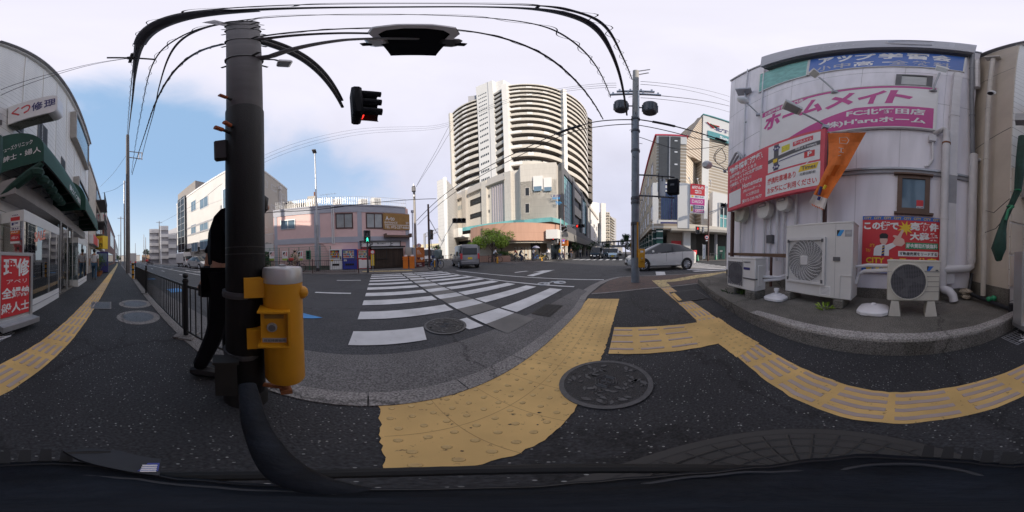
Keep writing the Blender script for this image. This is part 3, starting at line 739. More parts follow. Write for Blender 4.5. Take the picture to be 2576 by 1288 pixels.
for i,(x0,y0,x1,y1) in enumerate(((1835,430,1862,385),(1838,436,1868,392))):
 a,b=WR.hit(x0,y0)+n3*.1,WR.hit(x1,y1)+n3*.1;c=WR.hit(x1+6,y1+6)+n3*.1;k.tube([a,a.lerp(b,.8)+UP*.12,b,c,V((c.x,c.y,c.z-.5))],.05,m_steel,8)
tag(k.build('cable_conduit',org=tuple(c)),'pair of bent grey cable conduits where the wires reach the wall','conduit')
# ------------------------------------------------------------------ wall signs
def panel(k,pl,u0,u1,z0,z1,o,m,t=.03):k.pbox(pl,u0,u1,z0,z1,o-t,o,m)
u0=WR.uz(1922,300)[0];u1,zb_=WR.uz(2349,331);zt_=WR.uz(2349,226)[1]
SG=WR;o=.09
t=TW('wall_sign','long white and magenta estate agent sign curving across the grey wall','sign',tuple(WR.P(u0,zb_)))
k=M();panel(k,SG,u0,u1,zb_,zt_,o,m_signw,.06);w_=u1-u0;h_=zt_-zb_
def sp(fx,fz,off=0):return SG.P(u0+w_*fx,zb_+h_*fz,o+off)
def spoly(pts,m,off=.004):k.poly([sp(a,b,off) for a,b in pts],m)
spoly([(.005,.86),(.30,.86),(.36,.93),(.995,.93),(.995,.99),(.005,.99)],m_mag)
spoly([(.10,.01),(.99,.01),(.99,.42),(.62,.42),(.55,.36),(.12,.02)],m_mag)
k.text(SG,'お部屋探しの専門店',u0+w_*.03,u0+w_*.33,zb_+h_*.875,zb_+h_*.965,o+.008,m_signw,.02)
x_=u0+w_*.03
for ch,wd,dz in (('ホ',.155,0),('ー',.13,.13),('ム',.155,.02),('メ',.16,.02),('イ',.14,.02),('ト',.13,.02)):
 hh=.36 if ch!='ー' else .07
 k.text(SG,ch,x_,x_+w_*wd*.92,zb_+h_*(.47+dz),zb_+h_*(.47+dz+hh),o+.006,m_mag,.045,shear=.12);x_+=w_*wd
k.text(SG,'FC北野田店',u0+w_*.58,u0+w_*.95,zb_+h_*.24,zb_+h_*.37,o+.008,m_signw,.03)
k.text(SG,'(株)H\'aruホーム',u0+w_*.45,u0+w_*.955,zb_+h_*.06,zb_+h_*.19,o+.008,m_signw,.03)
k.build('board',t);k=M();k.frame(SG,u0-.03,u1+.03,zb_-.03,zt_+.03,.03,o-.06,o+.012,m_white);k.build('frame',t)
for i,(xa,xb,lb,m_) in enumerate(((2037,2422,'blue cram school sign with white lettering high on the grey wall',m_blue),(1918,2036,'faded blank teal panel left of the blue sign',m_teal))):
 ua,ub=WR.uz(xa,170)[0],WR.uz(xb,170)[0];t=TW('wall_sign',lb,'sign',tuple(WR.P(ua,8.9)));k=M();za,zc_=8.95,11.2
 panel(k,WR,ua,ub,za,zc_,.06,m_,.05)
 if i==0:
  x_=ua+.25;W=ub-ua-.5
  for ch,wd in (('ア',.15),('ッ',.14),('プ',.17),('学',.19),('習',.18),('会',.17)):
   k.text(WR,ch,x_,x_+W*wd*.88,10.0,11.02,.064,m_signw,.04);x_+=W*wd
  x_=ua+.25
  for ch,wd in (('小',.14),('中',.15),('高',.17),('・',.08),('全',.16),('教',.15),('科',.15)):
   if ch=='・':k.pbox(WR,x_+.1,x_+.3,9.42,9.55,.06,.064,m_signw)
   else:k.text(WR,ch,x_,x_+W*wd*.85,9.1,9.75,.064,m_ghost if ch!='高' else m_signw,.02)
   x_+=W*wd
 k.build('board',t);k=M();k.frame(WR,ua-.04,ub+.04,za-.04,zc_+.04,.05,.0,.066,m_white);k.build('frame',t)
# red map sign on brown posts
SP=foot(133,2.95,1828,2067);zt_=SP.uz(2060,326)[1];zb_=SP.uz(2060,473)[1]
t=TW('map_sign','pinkish red sign with a white parking map on brown posts','sign',tuple(SP.P(1,0)))
k=M();panel(k,SP,0,SP.len,zb_,zt_,0,m_pinkred,.12);W=SP.len;h_=zt_-zb_
def rp(a,b,off=.004):return SP.P(W*a,zb_+h_*b,off)
def rpoly(pts,m,off=.004):k.poly([rp(a,b,off) for a,b in pts],m)
def rt(st,a,b,c,d,m,bold=.02,off=.006,**q):k.text(SP,st,W*a,W*b,zb_+h_*c,zb_+h_*d,off,m,bold,**q)
rt('物件情報満載',.03,.49,.78,.93,m_signw,.035)
rt('お部屋探しのことなら',.04,.42,.67,.75,m_signw);rt('ホームメイトFC北野田店',.04,.49,.57,.65,m_signw);rt('で検索して下さい!',.04,.36,.47,.55,m_signw)
rt('↓ ↓ ↓',.06,.24,.39,.45,m_dgrey,.01)
rpoly([(.03,.06),(.22,.06),(.22,.36),(.03,.36)],m_signw)
rt('Homemate',.245,.49,.33,.43,m_signw);rt('(株)H\'aruホーム',.255,.48,.235,.30,m_signw,.01);rt('FC北野田店',.30,.46,.15,.21,m_signw,.01);rt('☎072-239-9677',.24,.49,.045,.12,m_signw)
rpoly([(.55,.43),(.97,.43),(.97,.95),(.55,.95)],m_signw)
rpoly([(.605,.44),(.65,.44),(.65,.945),(.605,.945)],m_dgrey,.007);rpoly([(.55,.60),(.97,.69),(.97,.77),(.55,.67)],m_dgrey,.009)
rpoly([(.60,.58),(.64,.585),(.64,.655),(.60,.65)],m_gold,.011)
for a,b in ((.63,.86),(.63,.5)):
 k.add([rp(a+.035*math.cos(e*1.047),b+.05*math.sin(e*1.047),.011) for e in range(6)],[(0,1,2,3,4,5)],m_navy);rt('36',a-.022,a+.022,b-.022,b+.022,m_signw,.02,.013)
rpoly([(.675,.73),(.745,.745),(.745,.865),(.675,.86)],mat('map_yellow',(.70,.62,.05),.5,var=.2,scale=20),.007)
rpoly([(.77,.78),(.92,.81),(.92,.90),(.77,.87)],m_pinkred,.007);rt('ホームメイト',.782,.91,.81,.87,m_signw,.02,.01)
rt('当店より200M先',.79,.95,.685,.735,m_signw,.01,.012);rpoly([(.86,.50),(.935,.505),(.935,.615),(.86,.61)],m_red,.007);rt('P',.885,.915,.52,.60,m_signw,.03,.01)
rpoly([(.655,.57),(.90,.62),(.90,.635),(.655,.585)],m_navy,.011)
rpoly([(.53,.04),(.975,.04),(.975,.40),(.53,.40)],m_signw);rpoly([(.88,.42),(.93,.48),(.86,.37)],m_signw,.006)
rt('提携駐車場あり',.55,.80,.22,.33,m_red,.02,.008);rt('お気軽にご利用ください',.55,.955,.07,.17,m_red,.02,.008)
rpoly([(.82,.29),(.95,.295),(.965,.39),(.835,.385)],m_gold,.008);rt('Times',.845,.945,.31,.37,m_dgrey,.02,.012);rt('北野田駅前',.83,.945,.225,.27,m_dgrey,.01,.01)
k.build('board',t)
for a in (.02,.985):
 k=M();k.pbox(SP,W*a-.05,W*a+.05,PH if a>.5 else 0,zt_ if a>.5 else zb_,-.22,-.125,m_brownm);k.build('post',t)
p=SP.P(W*.985,PH,-.06)
k=M();k.cyl((p.x,p.y,PH),(p.x,p.y,zt_+.02),.022,m_alu,8);k.build('pole',t)
# handrail behind the small unit
k=M();k.prect(foot(135,3.05,1828,2000),1832,637,1978,645,-.06,0,m_brown);pz=foot(135,3.05,1828,2000)
for u in (.3,2.2):k.pbox(pz,u,u+.06,PH,1.0,-.05,-.01,m_brownm)
tag(k.build('handrail',org=tuple(pz.P(.3,PH))),'brown timber handrail behind the small outdoor unit','handrail')
# twisted orange flag
rows=[((2083,335),(2179,333)),((2084,360),(2166,356)),((2084,388),(2150,385)),((2082,415),(2134,415)),((2070,440),(2116,444)),((2058,466),(2097,474)),((2046,489),(2082,500)),((2036,509),(2074,527))]
k=M();vs=[];nc=9
for i,(a,b) in enumerate(rows):
 for j in range(nc):
  f=j/(nc-1);x=a[0]+(b[0]-a[0])*f;y=a[1]+(b[1]-a[1])*f
  D=2.95/math.cos((x-1288)*KP-R(133))-.10+.05*math.sin(f*7+i*.8)+.03*math.sin(i*1.7)
  vs.append(at(x,y,D))
m_flagw=mat('flag_white',(.72,.66,.62),.7)
for i in range(len(rows)-1):
 k.add(vs[i*nc:(i+2)*nc],[(j,j+1,nc+j+1,nc+j) for j in range(nc-1)],m_flagw if i==len(rows)-2 else m_orange)
kb=len(k.v)
FP=facing(2105,2.7);
def fp(x,y,D=2.66):return at(x,y,2.95/math.cos((x-1288)*KP-R(133))-.17)
for a,b in (((2112,346),(2112,360)),((2112,360),(2130,362)),((2130,362),(2136,353)),((2136,353),(2130,345)),((2130,345),(2112,346)),((2118,353),(2128,354))):k.cyl(fp(*a),fp(*b),.006,m_flagw,4)
for a,b in (((2110,372),(2122,374)),((2110,382),(2122,384)),((2116,373),(2116,383)),((2108,392),(2116,390))):k.cyl(fp(*a),fp(*b),.008,m_flagw,4)
for a,b,mm in (((2078,466),(2072,476),m_gold),((2066,470),(2060,490),m_navy),((2062,495),(2058,503),m_navy)):k.cyl(fp(*a),fp(*b),.03,mm,6)
for i in range(5):k.cyl(fp(2042+i*6,513+i*2.6),fp(2046+i*6,518+i*2.6),.008,m_orange,4)
fl=TW('banner_flag','twisted orange advertising flag hanging from a pole in front of the grey wall','flag',tuple(SP.P(W*.99,zb_)))
k.build('cloth',fl,True);k=M();k.cyl(at(2081,333,3.05),at(2181,331,2.75),.012,m_alu,6);k.build('pole',fl)
# floodlights
def flood(pa,ph,hs,label,m_=m_white,roundh=False):
 t=TW('floodlight',label,'floodlight',tuple(pa));d=(ph-pa)
 k=M();k.tube([pa,pa+d*.1+UP*.06,pa+d*.9+UP*.03],.024,m_steel,8);k.build('arm',t)
 k=M();k.ball(pa,.06,m_steel,8);k.box(pa.x-.06,pa.x+.06,pa.y-.06,pa.y+.06,pa.z-.06,pa.z+.04,m_steel);k.build('bracket',t)
 h=d.normalized();side=h.cross(UP).normalized();k=M();dn=V((0,0,-1))
 if roundh:k.tube([ph-h*hs*.2,ph+h*hs*.3,ph+h*hs,ph+h*hs*1.6],[hs*.35,hs*.7,hs*.72,hs*.4],m_,14)
 else:
  b0=ph-side*hs*.6;q=[b0-h*hs*.1+side*hs*.15,b0+h*hs*1.5,b0+side*hs*1.2+h*hs*1.5,b0+side*hs*1.05-h*hs*.1];k.prism([e+UP*hs*.1 for e in q],UP*hs*.38,m_)
  q=[b0+side*hs*.1+h*hs*.15,b0+h*hs*1.35+side*hs*.1,b0+side*hs*1.1+h*hs*1.35,b0+side*hs*1.05+h*hs*.15];k.prism([e-UP*hs*.0 for e in q],UP*hs*.098,m_glassl)
 k.build('head',t,True)
flood(WR.hit(2104,237)+n3*.12,at(2056,192,3.4),.26,'floodlight on an arm above the middle of the magenta sign')
flood(WR.hit(2344,234)+n3*.12,at(2366,180,3.15),.26,'floodlight on an arm at the right end of the magenta sign')
flood(SP.P(W*.99,zt_+.1,-.05),at(2012,283,3.1),.26,'floodlight on the flag post in front of the magenta lettering')
flood(WR.hit(1913,291)+n3*.1,at(1876,258,4.9),.22,'round headed floodlight at the left end of the magenta sign',roundh=True)
flood(WR.hit(1829,432)+n3*.1,at(1783,416,5.0),.2,'round headed floodlight sticking out beyond the left wall edge',roundh=True)
k=M();p=WR.hit(1884,236)+n3*.2;k.box(p.x-.25,p.x+.25,p.y-.25,p.y+.25,p.z,p.z+.1,m_steel);k.cyl(p,WR.hit(1884,262)+n3*.05,.03,m_steel,6);tag(k.build('wall_bracket',org=tuple(p)),'small grey roofed cable bracket on the wall above the round floodlight','bracket')
# gas meters
def meter(x,y0,y1,label,m_):
 u,z0=WR.uz(x,y1);z1=WR.uz(x,y0)[1];h=z1-z0;w_=h*.42;c=WR.P(u,z0)
 t=TW('gas_meter',label,'gas meter',tuple(c));k=M()
 pts=[(u-w_,z0+h*.35),(u-w_*.75,z0+h*.08),(u-w_*.3,z0),(u+w_*.3,z0),(u+w_*.75,z0+h*.08),(u+w_,z0+h*.35),(u+w_,z0+h*.62),(u+w_*.8,z0+h*.75),(u-w_*.8,z0+h*.75),(u-w_,z0+h*.62)]
 k.prism([WR.P(a,b,.1) for a,b in pts],n3*.2,m_);k.build('body',t,True)
 k=M();k.pbox(WR,u-w_*.6,u+w_*.5,z0+h*.55,z0+h*.7,.3,.33,m_steel);k.pbox(WR,u-w_*.5,u+w_*.4,z0+h*.58,z0+h*.67,.33,.334,m_signw);k.build('dial',t)
 k=M()
 for s in (-.5,.5):k.cyl(WR.P(u+w_*s,z0+h*.74,.2),WR.P(u+w_*s,z0+h*1.05,.2),.05,m_pipe,10);k.cyl(WR.P(u+w_*s,z0+h*.9,.2),WR.P(u+w_*s,z0+h*1.0,.2),.07,m_pipe,10)
 k.tube([WR.P(u+w_*.5,z0+h*1.03,.2),WR.P(u+w_*1.2,z0+h*1.05,.15),WR.P(u+w_*1.5,z0+h*.95,.1),WR.P(u+w_*1.5,.9,.1)],.04,m_pipe,8)
 k.tube([WR.P(u-w_*.5,z0+h*1.03,.2),WR.P(u-w_*.6,z0+h*.9,.08),WR.P(u-w_*.6,.55,.08)],.035,m_pipe,8);k.build('pipe',t,True);return t
m_met=mat('meter_cream',(.72,.72,.69),.45,var=.1,scale=6)
meter(1876,510,560,'cream gas meter farthest to the wall edge under the map sign',mat('meter_old',(.60,.62,.52),.5,var=.15,scale=8))
meter(1937,505,552,'pale gas meter in the middle of three under the map sign',m_met)
meter(1985,495,535,'highest gas meter, next to the flag pole',m_met)
k=M();k.prect(WR,1935,592,1948,612,0,.12,m_dgrey);p=WR.hit(1940,590)+n3*.06;k.cyl(p,(p.x,p.y,2.8),.03,m_pipe,8);k.cyl((p.x,p.y,.6),(p.x,p.y,p.z-.3),.03,m_pipe,8)
tag(k.build('valve_box',org=(p.x,p.y,.6)),'small dark valve box on a conduit below the gas meters','valve box')
# ------------------------------------------------------------------ concrete plinth with its kerb
front=[gp(1768,715),gp(1790,735),gp(1820,757),gp(1852,776),gp(1900,803),gp(1950,823),gp(2000,840),gp(2060,855),gp(2130,867),gp(2200,873.5),gp(2270,875.5),gp(2340,872.5),gp(2400,864),gp(2450,853),gp(2500,834),gp(2540,813),gp(2558,798)]
m_pk=asphalt('plinth_kerb',(.27,.255,.245),(.36,.34,.33),.1,.9,.4)
t=TW('concrete_plinth','low weathered concrete plinth with a pale kerb along the grey building','plinth',(front[9].x,front[9].y,0))
k=M();inn=[WR.P(WR.len+1.2,0,-.3),WR.P(0,0,-.3),WR.P(-.6,0,-.2)]
def insL(l,d):return [p-V(((b-a).normalized().y,-(b-a).normalized().x,0))*-d for p,a,b in zip(l,[l[0]]+l[:-1],l[1:]+[l[-1]])]
fi=insL(front,.17)
hts=[min(PH,.06+i*.03) for i in range(len(front))]
vs=[V((p.x,p.y,PH-.03)) for p in fi];allp=vs+[V((p.x,p.y,PH-.03)) for p in inn]
k.prism([V((p.x,p.y,0)) for p in allp],(0,0,PH-.035),m_plat);k.build('slab',t)
k=M();n=len(front)
V0=[V((p.x,p.y,-.02)) for p in front];V1=[V((p.x,p.y,hts[i])) for i,p in enumerate(front)];V2=[V((p.x,p.y,hts[i])) for i,p in enumerate(fi)];V3=[V((p.x,p.y,-.02)) for p in fi]
V1b=[a.lerp(b,.12) for a,b in zip(V1,V2)];V1a=[V((p.x,p.y,p.z-.02)) for p in V1]
rows_=[V0,V1a,V1b,V2,V3]
k.add(sum(rows_,[]),[(r*n+i,r*n+i+1,(r+1)*n+i+1,(r+1)*n+i) for r in range(4) for i in range(n-1)],m_pk);k.add([r[-1] for r in rows_],[(0,1,2,3,4)],m_pk);k.add([r[0] for r in rows_],[(4,3,2,1,0)],m_pk)
k.build('kerb',t,True)
# ------------------------------------------------------------------ air conditioner outdoor units
def acunit(pl,u0,u1,z0,z1,dep,name,label,fan,seed,style):
 c=pl.P((u0+u1)/2,z0);t=T('outdoor_unit',label,'air conditioner',tuple(c),pl.rz());W_=(u1-u0)/2;Hh=z1-z0
 k=M();k.bbox(-W_,W_,0,dep,0,Hh,style['m'],.018);k.bbox(-W_-.006,W_+.006,-.006,dep+.006,Hh-.03,Hh+.006,style['m'],.008)
 fx,fz,fr=fan
 k.lathe([(fr,-.004),(fr*.97,-.004)],m_black,36,(fx,0,fz),'Y');k.lathe([(.001,-.003),(fr,-.003)],m_black,36,(fx,0,fz),'Y')
 k.build('casing',t,True)
 k=M();k.lathe([(.0,.0),(fr*.25,.0)],m_dgrey,16,(fx,-.006,fz),'Y')
 for b in range(3):
  a=b*2.094+.4;pts=[(fr*.2*math.cos(a-.3),fr*.2*math.sin(a-.3)),(fr*.85*math.cos(a-.55),fr*.85*math.sin(a-.55)),(fr*.9*math.cos(a+.1),fr*.9*math.sin(a+.1)),(fr*.22*math.cos(a+.35),fr*.22*math.sin(a+.35))]
  k.poly([(fx+p,-.007,fz+q) for p,q in pts],m_dgrey)
 k.build('fan',t)
 k=M();y=-.03
 if style['g']=='spiral':
  for i in range(14):k.torus((fx,y,fz),fr*(.25+.75*i/13),.0045,style['gm'],'Y',40,4)
  for b in range(26):
   a=b*.2417;k.tube([(fx+fr*q*math.cos(a+q*1.0),y-.004,fz+fr*q*math.sin(a+q*1.0)) for q in (.16,.4,.6,.8,1.0)],.0055,style['gm'],4)
  k.bbox(fx-fr*.2,fx+fr*.2,y-.02,y,fz-fr*.22,fz+fr*.22,style['gm'],.01)
  g=fr*1.03;
  for (a,b,c_,d) in ((-g,g,g-.03,g+.02),(-g,g,-g-.02,-g+.03)):k.box(fx+a,fx+b,-.045,-.0,fz+c_,fz+d,style['gm'])
  for (a,b) in ((-g-.02,-g+.03),(g-.03,g+.02)):k.box(fx+a,fx+b,-.046,-.001,fz-g-.019,fz+g+.019,style['gm'])
  for sx in (-1,1):
   for sz in (-1,1):k.box(fx+sx*g*.92-.02,fx+sx*g*.92+.02,-.05,-.04,fz+sz*g*.9-.03,fz+sz*g*.9+.03,m_dgrey)
  for q in range(-9,10):                       # corner wires of the square guard
   x=q*g/9.5;zz=math.sqrt(max(fr*fr-x*x,0))
   if g-zz>.03:
    k.cyl((fx+x,y,fz+zz),(fx+x,y,fz+g),.003,style['gm'],4);k.cyl((fx+x,y,fz-zz),(fx+x,y,fz-g),.003,style['gm'],4)
 elif style['g']=='grid':
  k.torus((fx,-.012,fz),fr*1.02,.014,style['m'],'Y',40,6)
  for i in range(-13,14):
   zz=i*fr/14;x=math.sqrt(fr*fr-zz*zz);k.cyl((fx-x,y+.012,fz+zz),(fx+x,y+.012,fz+zz),.0035,style['gm'],4)
  for i in range(-10,11):
   x=i*fr/11;zz=math.sqrt(fr*fr-x*x);k.cyl((fx+x,y+.008,fz-zz),(fx+x,y+.008,fz+zz),.0028,style['gm'],4)
 else:
  k.frame(Plane((fx-1,0),(fx+1,0)),1-fr*1.05,1+fr*1.05,fz-fr*1.12,fz+fr*1.12,.018,0,.012,style['m'])
  for i in range(-12,13):zz=i*fr/11.5;k.box(fx-fr*1.03,fx+fr*1.03,-.012,-.004,fz+zz-.006,fz+zz+.006,style['gm'])
  for i in range(-3,4):k.box(fx+i*fr*.3-.005,fx+i*fr*.3+.005,-.014,-.011,fz-fr*1.08,fz+fr*1.08,style['gm'])
 k.build('fan_grille',t,True)
 return t,W_,Hh
m_ac=mat('ac_ivory',(.66,.645,.64),.45,var=.06,scale=2);m_ac2=mat('ac_beige',(.55,.53,.48),.5,var=.07,scale=3)
m_acg=mat('ac_grille',(.62,.61,.62),.45);m_feet=mat('plastic_foot',(.48,.46,.42),.6)
AP=foot(135,2.54,1976,2145);zA=AP.uz(2143,757)[1];zB=AP.uz(2143,557)[1]
fu0,fz0=AP.uz(1979,722);fu1,fz1=AP.uz(2081,591);wA=AP.len;fr=min(.4,(AP.uz(2081,650)[0]-AP.uz(1978,650)[0])/2*.97)
fcx=(AP.uz(1978,650)[0]+AP.uz(2081,650)[0])/2-wA/2;fcz=AP.uz(2030,655)[1]-zA
t,W_,Hh=acunit(AP,0,wA,zA,zB,.38,'outdoor_unit','largest outdoor unit with a spiral square fan guard on concrete blocks',(fcx,fcz,fr*.96),1,dict(m=m_ac,gm=m_acg,g='spiral'))
k=M();y=-.004
k.poly([(W_-.28,y,Hh-.24),(W_-.21,y,Hh-.24),(W_-.15,y,Hh-.14),(W_-.28,y,Hh-.14)],mat('logo_blue',(.03,.3,.7),.4,var=0));k.poly([(W_-.28,y-.001,Hh-.24),(W_-.22,y-.001,Hh-.14),(W_-.28,y-.001,Hh-.14)],m_black)
k.box(W_-.14,W_-.02,y,0,Hh-.25,Hh-.14,m_grey);k.box(W_-.12,W_-.04,y-.003,0,Hh-.21,Hh-.17,m_steel)
k.build('nameplate',t);k=M();k.box(W_*.15,W_*.45,y,0,.05,.22,m_signw)
for i in range(6):k.box(W_*.17,W_*.43,y-.001,0,.07+i*.022,.078+i*.022,m_grey)
k.build('rating_label',t)
k=M();k.box(W_*.98-.32,W_*.98-.2,-.02,.0,Hh*.5,Hh*.55,m_dgrey);k.box(W_*.55,W_*.555,-.003,0,.04,Hh-.03,m_grey);k.tube([(W_*.7,-.012,.02),(W_*.7,-.012,.38),(W_*.72,-.012,.42),(W_*.99,-.012,.42)],.006,m_ac,5);k.build('service_panel',t)
zf=zA-PH+.035
for i,(a,b) in enumerate(((-W_*.95,-W_*.75),(W_*.55,W_*.8))):
 k=M();k.bbox(a,b,-.05,.36,-zf,-.002,m_plat,.015);k.build('foot',t)
# small beige unit in front of the poster
BP=foot(139,2.40,2233,2366);zA2=BP.uz(2300,758)[1];zB2=BP.uz(2300,655.5)[1];wB=BP.len
fcx=BP.uz(2285,710)[0]-wB/2;fcz=BP.uz(2285,709)[1]-zA2;frB=(BP.uz(2332,710)[0]-BP.uz(2239,710)[0])/2
t,W_,Hh=acunit(BP,0,wB,zA2,zB2,.30,'outdoor_unit','beige outdoor unit with a round fan grille on white feet before the red poster',(fcx,fcz,frB*.97),2,dict(m=m_ac2,gm=mat('grille_grey',(.20,.20,.23),.5),g='grid'))
k=M()
for i in range(5):k.box(W_-.24,W_-.01,-.003,0,Hh*(.24+i*.125),Hh*(.24+i*.125)+.006,m_dgrey)
k.box(-W_*.99,W_*.99,-.003,0,Hh*.72,Hh*.72+.005,m_grey)
k.poly([(W_-.2,-.004,Hh-.15),(W_-.16,-.004,Hh-.15),(W_-.1,-.004,Hh-.08),(W_-.2,-.004,Hh-.08)],m_blue);k.poly([(W_-.2,-.005,Hh-.15),(W_-.17,-.005,Hh-.08),(W_-.2,-.005,Hh-.08)],m_black);k.box(W_-.07,W_-.03,-.004,0,Hh-.15,Hh-.13,m_dgrey)
k.build('nameplate',t);zf=zA2-PH+.03
for a in (-W_*.68,W_*.68):
 k=M();k.prism([(a-.09,-.04,-zf),(a+.09,-.04,-zf),(a+.055,-.0,-.004),(a-.055,-.0,-.004)],(0,.3,0),m_feet);k.build('foot',t)
# the unit at the left end
c0,c1=at(1830,718,3.7),at(1899,735,3.1);LP=Plane((c0.x,c0.y),(c1.x,c1.y));wL=LP.len;zL=.34
fcx=LP.uz(1850,690)[0]-wL/2;frL=(LP.uz(1871,690)[0]-LP.uz(1832,690)[0])/2
t,W_,Hh=acunit(LP,0,wL,zL,1.0,.34,'outdoor_unit','small outdoor unit tied with a dark strap at the left end of the plinth',(fcx,.32,frL*.95),3,dict(m=m_ac,gm=mat('grille_dark',(.13,.13,.15),.5),g='slats'))
k=M();k.box(W_-.33,W_-.14,-.004,0,.42,.47,m_navy);k.build('energy_label',t);k=M();P2=Plane((-1,-.002),(1,-.002));k.text(P2,'Panasonic',1+W_-.36,1+W_-.12,.56,.60,.004,m_dgrey,.02);k.build('nameplate',t)
k=M();k.box(-W_-.008,W_+.008,-.012,.35,.235,.26,m_dgrey);k.build('strap',t)
k=M();k.bbox(W_+.0,W_+.03,.06,.2,.1,.52,m_ac,.01);k.build('valve_cover',t)
zf=zL-PH+.1
for i,a in enumerate((-W_*.7,W_*.72)):
 k=M();k.bbox(a-.13,a+.13,-.03,.32,-zf,-.002,m_plat,.015);k.build('foot',t)
# pipes between the units
k=M()
a=LP.P(wL,.62,-.25);b=AP.P(0,.62,-.38)
k.tube([a,a.lerp(b,.5)-UP*.02,b+UP*.12],.03,m_pipe,8);k.tube([a-UP*.08,a.lerp(b,.5)-UP*.06,b+UP*.04],.03,m_pipe,8)
tag(k.build('refrigerant_pipe',None,True,org=tuple(a)),'pair of white insulated pipes behind the white weighted base','pipe')
k=M();a=AP.P(wA,.9,-.25);b=BP.P(0,.95,-.12)
k.tube([a,a.lerp(b,.4)+UP*.02,b],.03,m_pipe,8);k.tube([a-UP*.3,a-UP*.12+WR.u*.06,a.lerp(b,.3)-UP*.08,b-UP*.07],.035,m_pipe,8)
tag(k.build('refrigerant_pipe',None,True,org=tuple(a)),'white insulated pipes running under the red poster','pipe')
# poster of the housing agent
PP=foot(135,3.33,2168,2365);zt_=PP.uz(2265,544)[1];zb_=PP.uz(2170,685)[1]
t=TW('estate_poster','red and blue real estate poster with a pointing man in a tie','poster',tuple(PP.P(0,zb_)))
k=M();W=PP.len;h_=zt_-zb_;k.pbox(PP,0,W,zb_,zt_,-.03,0,m_red)
def pq(a,b,off=.003):return PP.P(W*a,zb_+h_*b,off)
def pp(pts,m,off=.003):k.poly([pq(a,b,off) for a,b in pts],m)
def ptx(st,a,b,c,d,m,bold=.03,off=.006):k.text(PP,st,W*a,W*b,zb_+h_*c,zb_+h_*d,off,m,bold)
pp([(0,.93),(1,.93),(1,1),(0,1)],m_blue);pp([(0,0),(1,0),(1,.115),(0,.115)],m_blue)
for i in range(8):ptx('CITY',.02+i*.125,.115+i*.125,.94,.985,m_gold,.02)
ptx('この街で',.02,.46,.75,.90,m_signw,.05);ptx('売物件',.6,.97,.75,.90,m_signw,.05);ptx('大募集',.6,.97,.58,.72,m_signw,.05)
pts=[]
for i in range(18):
 a=i*math.pi/9;r_=.12 if i%2==0 else .05;pts.append((.545+r_*math.cos(a)*.9,.79+r_*math.sin(a)*1.15))
pp(pts,m_gold,.005)
m_face=mat('poster_skin',(.72,.48,.42),.5,var=0)
k.add([pq(.275+.05*math.cos(i*.5236),.575+.085*math.sin(i*.5236),.007) for i in range(12)],[tuple(range(12))],m_face)
pp([(.225,.60),(.325,.60),(.33,.66),(.3,.69),(.25,.69),(.22,.66)],m_black,.009)
pp([(.15,.30),(.345,.30),(.345,.40),(.44,.48),(.40,.535),(.31,.49),(.26,.50),(.18,.47),(.155,.42)],m_signw,.008)
pp([(.262,.48),(.29,.48),(.285,.30),(.25,.30)],m_navy,.010)
for q in (.33,.38,.43):pp([(.255,q),(.285,q+.02),(.285,q+.035),(.255,q+.015)],m_gold,.012)
pp([(.385,.53),(.42,.48),(.50,.47),(.54,.52),(.53,.59),(.49,.62),(.525,.75),(.50,.765),(.45,.65),(.40,.66),(.385,.64),(.42,.61)],m_face,.011)
for q in (.262,.285):pp([(q,.615),(q+.008,.615),(q+.008,.60),(q,.60)],m_black,.011)
ptx('お任せ',.10,.16,.45,.51,m_gold,.02);ptx('下さい',.05,.11,.36,.42,m_gold,.02)
pp([(.55,.43),(.97,.43),(.97,.54),(.55,.54)],mat('poster_green',(.02,.30,.14),.5,var=0),.005);ptx('即金買取相談無料',.56,.96,.445,.525,m_signw,.03,.008)
pp([(.46,.30),(.97,.30),(.97,.39),(.46,.39)],m_signw,.005);ptx('不動産売買をリードする',.475,.955,.315,.375,m_black,.02,.008)
ptx('CITY',.055,.29,.17,.27,m_gold,.03);pp([(.055,.13),(.29,.13),(.29,.15),(.055,.15)],m_gold,.005);ptx('シティ住宅',.34,.95,.15,.28,m_gold,.03)
ptx('直通☎072-235-0123',.05,.9,.02,.1,m_gold,.02)
k.build('sheet',t)
# white weighted stands, stones, black pipe
def wbase(p,s,rz,label,post):
 t=T('weighted_base',label,'base',tuple(p),rz);k=M();n=4
 prof=[(.5,0),(.53,.03),(.53,.12),(.48,.17),(.25,.24),(.12,.27)];vs=[]
 for r_,z in prof:
  for i in range(16):
   a=i*math.pi/8+math.pi/16;c,sn=math.cos(a),math.sin(a);q=max(abs(c),abs(sn));e=.35+.65/1;rr=r_/(q**.8)
   vs.append((c*rr*s,sn*rr*s,z*s))
 fs=[(i*16+j,i*16+(j+1)%16,(i+1)*16+(j+1)%16,(i+1)*16+j) for i in range(len(prof)-1) for j in range(16)]+[tuple(range(16))[::-1],tuple(range(80,96))]
 k.add(vs,fs,m_whitepl);k.build('tank',t,True)
 k=M();
 if post:k.cyl((0,0,.26*s),(0,0,.5*s),.09*s,m_whitepl,12);k.cyl((0,0,.42*s),(0,0,.55*s),.13*s,m_whitepl,12);k.lathe([(.3*s,.2*s),(.26*s,.27*s),(.1*s,.3*s)],m_whitepl,16)
 else:k.lathe([(.1*s,.26*s),(.09*s,.31*s),(.06*s,.33*s)],m_whitepl,12);kh=M();kh.bbox(-.14*s,.14*s,-.545*s,-.5*s,.03*s,.14*s,m_whitepl,.01);kh.build('handle',t)
 k.build('cap',t,True);return t
wbase(V((*gp(2194,790,PH-.03).xy,PH-.03))+V((*(-n3*.12).xy,0)),.46,WR.rz(),'square white plastic base lying between the two larger outdoor units',False)
